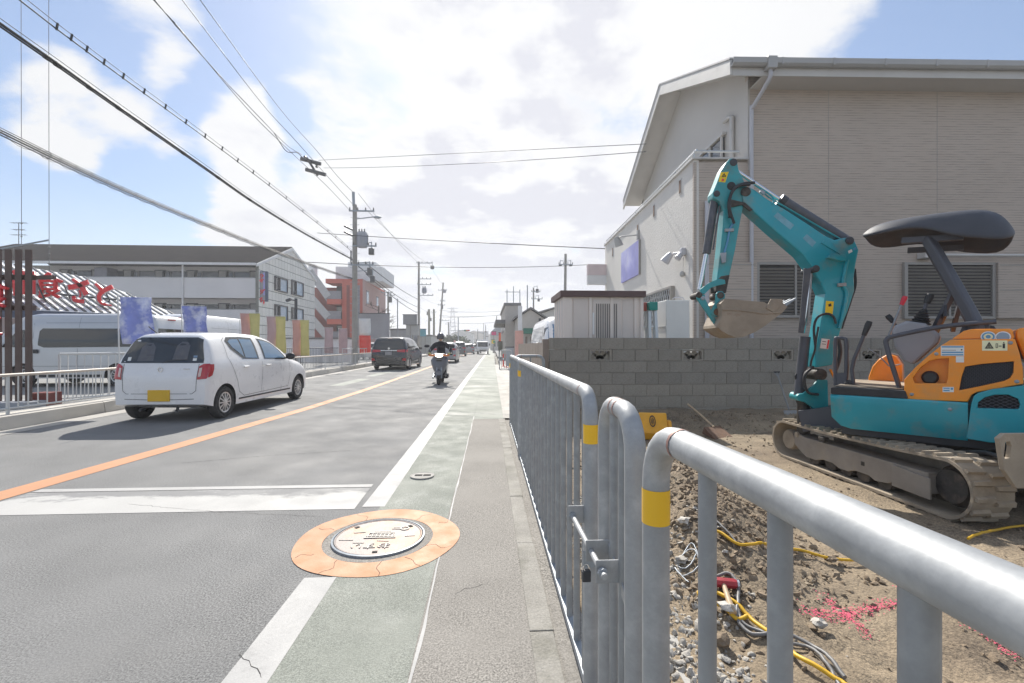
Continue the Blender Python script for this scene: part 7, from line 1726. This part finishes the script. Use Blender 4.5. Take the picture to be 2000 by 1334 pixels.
def cross(label, a, b, Ya, Yb, sag, r=.012, m='cable_grey'):
    p, q_ = at(*a, Ya), at(*b, Yb); wire('cross_wire', label, [p.lerp(q_, k/8)-Vector((0, 0, sag*4*(k/8)*(1-k/8))) for k in range(9)], r, m, smooth_n=2)
c0 = c.y
cross('upper thin wire crossing the road to the house gable', (622, 313), (1262, 281), c0, 13.5, .0, .010); cross('lower thin wire crossing the road to the house gable', (632, 328), (1262, 296), c0, 13.5, .12, .010)
cross('wire crossing the road at transformer height', (620, 455), (1190, 486), 32, 18, .05, .018, 'cable'); cross('wire crossing the road below the transformer', (600, 512), (1150, 517), 32, 40, .3, .022, 'cable')
for i, (a, b, Ya, Yb, s) in enumerate((((700, 520), (816, 600), 32, 64, .3), ((712, 512), (818, 585), 32, 64, .25), ((715, 535), (818, 612), 32, 64, .3), ((700, 378), (816, 512), 32, 64, .3), ((716, 410), (836, 515), 32, 64, .3), ((818, 577), (858, 595), 64, 85, .2), ((836, 512), (868, 560), 64, 85, .2), ((820, 600), (850, 612), 64, 100, .3))):
    cross(('black cable', 'second black cable', 'third black cable', 'topmost thin wire', 'outer thin wire', 'short wire', 'upper short wire', 'low short wire')[i]+(' running from the big utility pole to the second pole' if i < 5 else ' running on beyond the second pole'), a, b, Ya, Yb, s, .03 if i < 3 else .014, 'cable' if i < 3 else 'cable_grey')
for i, (a, b, Y) in enumerate((((858, 606), (985, 607), 110), ((858, 616), (990, 614), 110), ((860, 619), (1000, 612), 112), ((870, 629), (970, 629), 120))):
    cross(('first', 'second', 'third', 'lowest')[i]+' distant wire crossing over the traffic signal', a, b, Y, Y, .4, .035)
for i, px in enumerate((42, 96)):
    a = at(px, 485 if i == 0 else 575, 26); b = at(px-(1 if i == 0 else 1), -60, 26)
    t = thing('radio_mast', ('thin wire mast at the far left edge of the sky', 'thin wire mast rising over the restaurant roof lettering')[i], 'mast', a); MB().tube([a, b], .014, 5).build('mast', 'cable_grey', t)
    for k in range(3): p = a+Vector((0, 0, .6+.35*k+(1.2 if i else 0))); MB().lathe([(.02, 0), (.06, .03), (.02, .06)], p, (0, 0, 1), 8).build('insulator', 'insulator', t)
a, b = at(-40, 494, 11), at(95, 469, 11); MB().tube([a, b], .02, 8).build('flag_arm', 'steel_dull', None, 60, label='slanting thin metal arm above the slatted sign tower', cat='arm')

# ================================================================== far right side of the road
def block(name, label, cat, lo, hi, m, roof=None, rm='tile_roof', eave=.25):
    t = thing(name, label, cat, ((lo[0]+hi[0])/2, (lo[1]+hi[1])/2, 0)); MB().span((*lo, -.4), (*hi[:2], hi[2])).build('wall', m, t)
    if roof:
        xm_ = (lo[0]+hi[0])/2; h = roof
        for s in (-1, 1):
            e = lo[0]-eave if s < 0 else hi[0]+eave
            MB().prism([(e, hi[2]-.05), (xm_, hi[2]+h), (xm_, hi[2]+h+.14), (e, hi[2]+.10)], lambda u, v, t_: (u, t_, v), lo[1]-eave, hi[1]+eave).build('roof', rm, t)
        MB().prism([(lo[0], hi[2]), (hi[0], hi[2]), (xm_, hi[2]+h-.06)], lambda u, v, t_: (u, t_, v), lo[1]+.0, lo[1]+.12).build('gable', m, t)
    else: MB().span((lo[0]-.12, lo[1]-.12, hi[2]), (hi[0]+.12, hi[1]+.12, hi[2]+.25)).build('parapet', rm, t)
    return t
Yh = 38
a, b = at(1008, 632, Yh), at(1068, 622, Yh); hz_ = at(1068, 622, Yh).z
hb = block('gabled_house', 'small beige house with a tiled gable roof far behind the side wall', 'house', (at(1010, 600, Yh).x, Yh), (b.x-.25, 46, hz_), 'house_beige', at(1030, 603, Yh).z-hz_)
g0, g1 = at(1022, 641, Yh), at(1057, 652, Yh); MB().prism([(Yh-1.0, g1.z), (Yh-.01, g0.z), (Yh-.01, g1.z)], lambda u, v, t: (t, u, v), g0.x, g1.x).build('awning', 'awning_green', hb)
MB().span((at(1026, 0, Yh).x, Yh-.06, 0), (at(1030, 0, Yh).x, Yh-.003, 2.0)).build('door', 'wall_brown', hb); MB().span((at(1036, 0, Yh).x, Yh-.05, .9), (at(1050, 0, Yh).x, Yh-.003, 2.0)).build('window', 'dark_glass', hb)
MB().span((at(1052, 0, Yh).x, Yh-.2, .2), (at(1056, 0, Yh).x, Yh-.003, hz_)).build('downpipe', 'dark_metal', hb)
a, b = at(987, 597, 42), at(1011, 690, 42)
h2_ = block('flat_roofed_house', 'tall narrow beige house with a flat roof close to the road edge', 'house', (a.x, 42), (b.x+.2, 56, a.z), 'house_beige', None, 'tile_roof')
MB().prism([(41.5, at(985, 625, 42).z), (41.5, at(985, 632, 42).z), (55, at(985, 625, 42).z-.2), (55, at(985, 625, 42).z+.1)], lambda u, v, t: (t, u, v), a.x-.9, a.x-.01).build('side_roof', 'tile_roof', h2_)
for k in range(3): y = 43+4*k; o = MB().span((a.x-.05, y, 2.6), (a.x-.005, y+1.3, 3.6)).build('window', 'dark_glass', h2_); MB().span((a.x-.09, y-.1, 3.6), (a.x-.003, y+1.4, 3.7)).build('frame', 'house_white', o)
for k in range(3): x = a.x+.2+.6*k; MB().tube([(x, 43, a.z), (x, 43, a.z+1.6+.3*(k % 2))], .04, 5).build('roof_mast', 'steel_dull', h2_)
MB().tube([(a.x, 42.4, a.z+1.3), (b.x+.2, 42.4, a.z+1.3)], .03, 5).build('roof_rail', 'steel_dull', h2_)
a, b = at(1058, 603, 52), at(1092, 690, 52); block('brown_roofed_house', 'low house with a broad brown roof between the gabled house and the shed', 'house', (a.x, 52), (b.x+3, 62, at(1060, 612, 52).z), 'house_white', .9, 'tile_roof', .6)
a = at(1016, 597, 30); t = thing('white_post', 'tall white square post with a faded pink lower part at the pavement', 'post', (a.x, 30, 0)); MB().span((a.x-.13, 30, at(1016, 645, 30).z), (a.x+.13, 30.2, a.z)).build('upper_post', 'white_wall', t)
MB().span((at(1006, 0, 30).x, 29.9, 0), (at(1022, 0, 30).x, 30.25, at(1016, 646, 30).z)).build('lower_cover', 'banner_red', t, bevel=.03)
# cluster of signs and the arched building further on
a, b = at(958, 643, 120), at(985, 690, 120); t = thing('arched_building', 'grey building with a curved roof beyond the coloured signs', 'building', ((a.x+b.x)/2, 120, 0))
MB().span((a.x, 120, -.4), (b.x+2, 140, at(960, 655, 120).z)).build('wall', 'house_beige', t); arc = [(a.x+(b.x-a.x+2)*k/10, at(960, 655, 120).z+(at(970, 636, 120).z-at(960, 655, 120).z)*math.sin(math.pi*(k/10*.8+.1))) for k in range(11)]
MB().prism(arc+[(b.x+2, at(960, 655, 120).z-.1), (a.x, at(960, 655, 120).z-.1)], lambda u, v, t_: (u, t_, v), 119.5, 140).build('roof', 'far_grey', t)
for k in range(3): MB().span((a.x+.6+k*1.2, 119.9, 1), (a.x+1.3+k*1.2, 119.99, 2.2)).build('window', 'dark_glass', t)
board('magenta_sign', 'magenta sign with a white mark among the far signs on the right', 960, 969, 648, 654.5, 80, 'sign_magenta', .15, 1); board('yellow_green_sign', 'small yellow and green sign far right of the road', 960, 966, 664, 671, 78, 'sticker_yellow', .12, 1)
yg = bpy.data.objects['yellow_green_sign']; MB().ball((.2, -.06, 1.9), .22, 8, (1, .3, 1)).build('leaf_mark', 'sign_green', yg, local=True)
MB().lathe([(.001, .02), (.2, .02), (.2, 0)], (0, 0, 0), (0, -1, 0), 12).build('print', 'white_wall', bpy.data.objects['magenta_sign']).location = (0, -.01, at(964, 651, 80).z)
board('orange_sign', 'upright bright orange sign before the tall beige house', 974, 984, 650, 668, 62, 'sign_orange', .3, 1); board('dark_sign', 'dark green sign board below the orange one', 973, 987, 668, 684, 50, 'pole_green', .2, 2)
board('grey_cabinet', 'grey roadside cabinet beside the white post', 988, 1003, 679, 697, 34, 'steel_dull', .5, 0, cat='cabinet')
for k, px in enumerate((984, 990)):
    p = gp(px-1, 716+2*k); t = thing('road_cone_post', ('red and white marker post at the small barrier', 'second red and white marker post behind the small barrier')[k], 'marker post', (p.x, p.y, 0)); MB().tube([(p.x, p.y, 0), (p.x, p.y, .75)], .035, 10).build('post', 'flag_red', t, 60)
    MB().tube([(p.x, p.y, .4), (p.x, p.y, .52)], .037, 10).build('white_band', 'white_wall', t, 60); MB().lathe([(.001, .05), (.10, .04), (.12, 0)], (p.x, p.y, 0), (0, 0, 1), 14).build('foot', 'flag_red', t)
t = thing('red_clutter', 'red marker leaning at the far left pavement by the hedge', 'marker', (at(888, 690, 90).x, 90, 0)); x = t.location.x; MB().tube([(x, 90, 0), (x, 90, 2.3)], .35, 8, True, .15).build('cone', 'banner_red', t); MB().tube([(x, 90, 1.0), (x, 90, 1.3)], .30, 8).build('band', 'white_wall', t)
# left middle distance: container wall, low shops, hedge, far skyline
block('container_building', 'pale metal-clad building behind the black minivan', 'building', (at(820, 0, 72).x, 72), (at(842, 0, 72).x, 84, at(830, 657, 72).z), 'container')
block('flat_shop', 'low grey shop building under the sign boards', 'building', (at(762, 0, 68).x, 68), (at(800, 0, 68).x, 80, at(780, 645, 68).z), 'far_grey')
block('far_house', 'distant pale house left of the traffic signal', 'house', (at(850, 0, 140).x, 140), (at(880, 0, 140).x, 155, at(860, 668, 140).z), 'house_white', 1.2)
hg = MB(); q = random.Random(21)
for _ in range(5200):
    y = 98+80*q.random(); x = at(884, 0, 98).x+(y-98)*(-.03)+q.gauss(0, 1.1); h = 3.4-.012*(y-98)
    z = h*q.random()**.6; s = .22+.3*q.random(); a = q.random()*6.28; b = q.random()*3
    d1 = Vector((math.cos(a), math.sin(a), q.gauss(0, .5)))*s; d2 = Vector((-math.sin(a)*math.cos(b), math.cos(a)*math.cos(b), math.sin(b)))*s*.6; c = Vector((x, y, z)); hg.quad(c-d1, c+d2, c+d1, c-d2)
hg.build('hedge', 'foliage', kind='stuff', fix=False)
for px, Y, w, h, m_, rf, lab in ((903, 190, 9, 6, 'house_white', 1.6, 'pale gabled house far down the road left of the traffic signal'), (926, 230, 9, 7, 'house_beige', 1.6, 'beige gabled house far down the road right of the traffic signal'),
        (940, 260, 8, 9, 'far_grey', None, 'grey flat-topped block at the far end of the road'), (975, 210, 10, 6, 'house_white', 1.5, 'pale gabled house far away behind the arched building')):
    x = at(px, 690, Y).x; block('town_house', lab, 'house', (x-w/2, Y), (x+w/2, Y+9, h), m_, rf)['group'] = 'houses of the far town'

# ================================================================== the air
hzb = MB().span((-260, -30, -1.6), (260, 420, 26)).build('haze', 'white_wall'); hzb['kind'] = 'stuff'
hm_ = bpy.data.materials.new('haze'); hm_.use_nodes = True; nt = hm_.node_tree; nt.nodes.clear()
pv = nt.nodes.new('ShaderNodeVolumePrincipled'); pv.inputs['Color'].default_value = (.93, .95, 1, 1); pv.inputs['Density'].default_value = .0016; pv.inputs['Anisotropy'].default_value = .3
mo = nt.nodes.new('ShaderNodeOutputMaterial'); nt.links.new(pv.outputs[0], mo.inputs['Volume']); hzb.data.materials.clear(); hzb.data.materials.append(hm_)
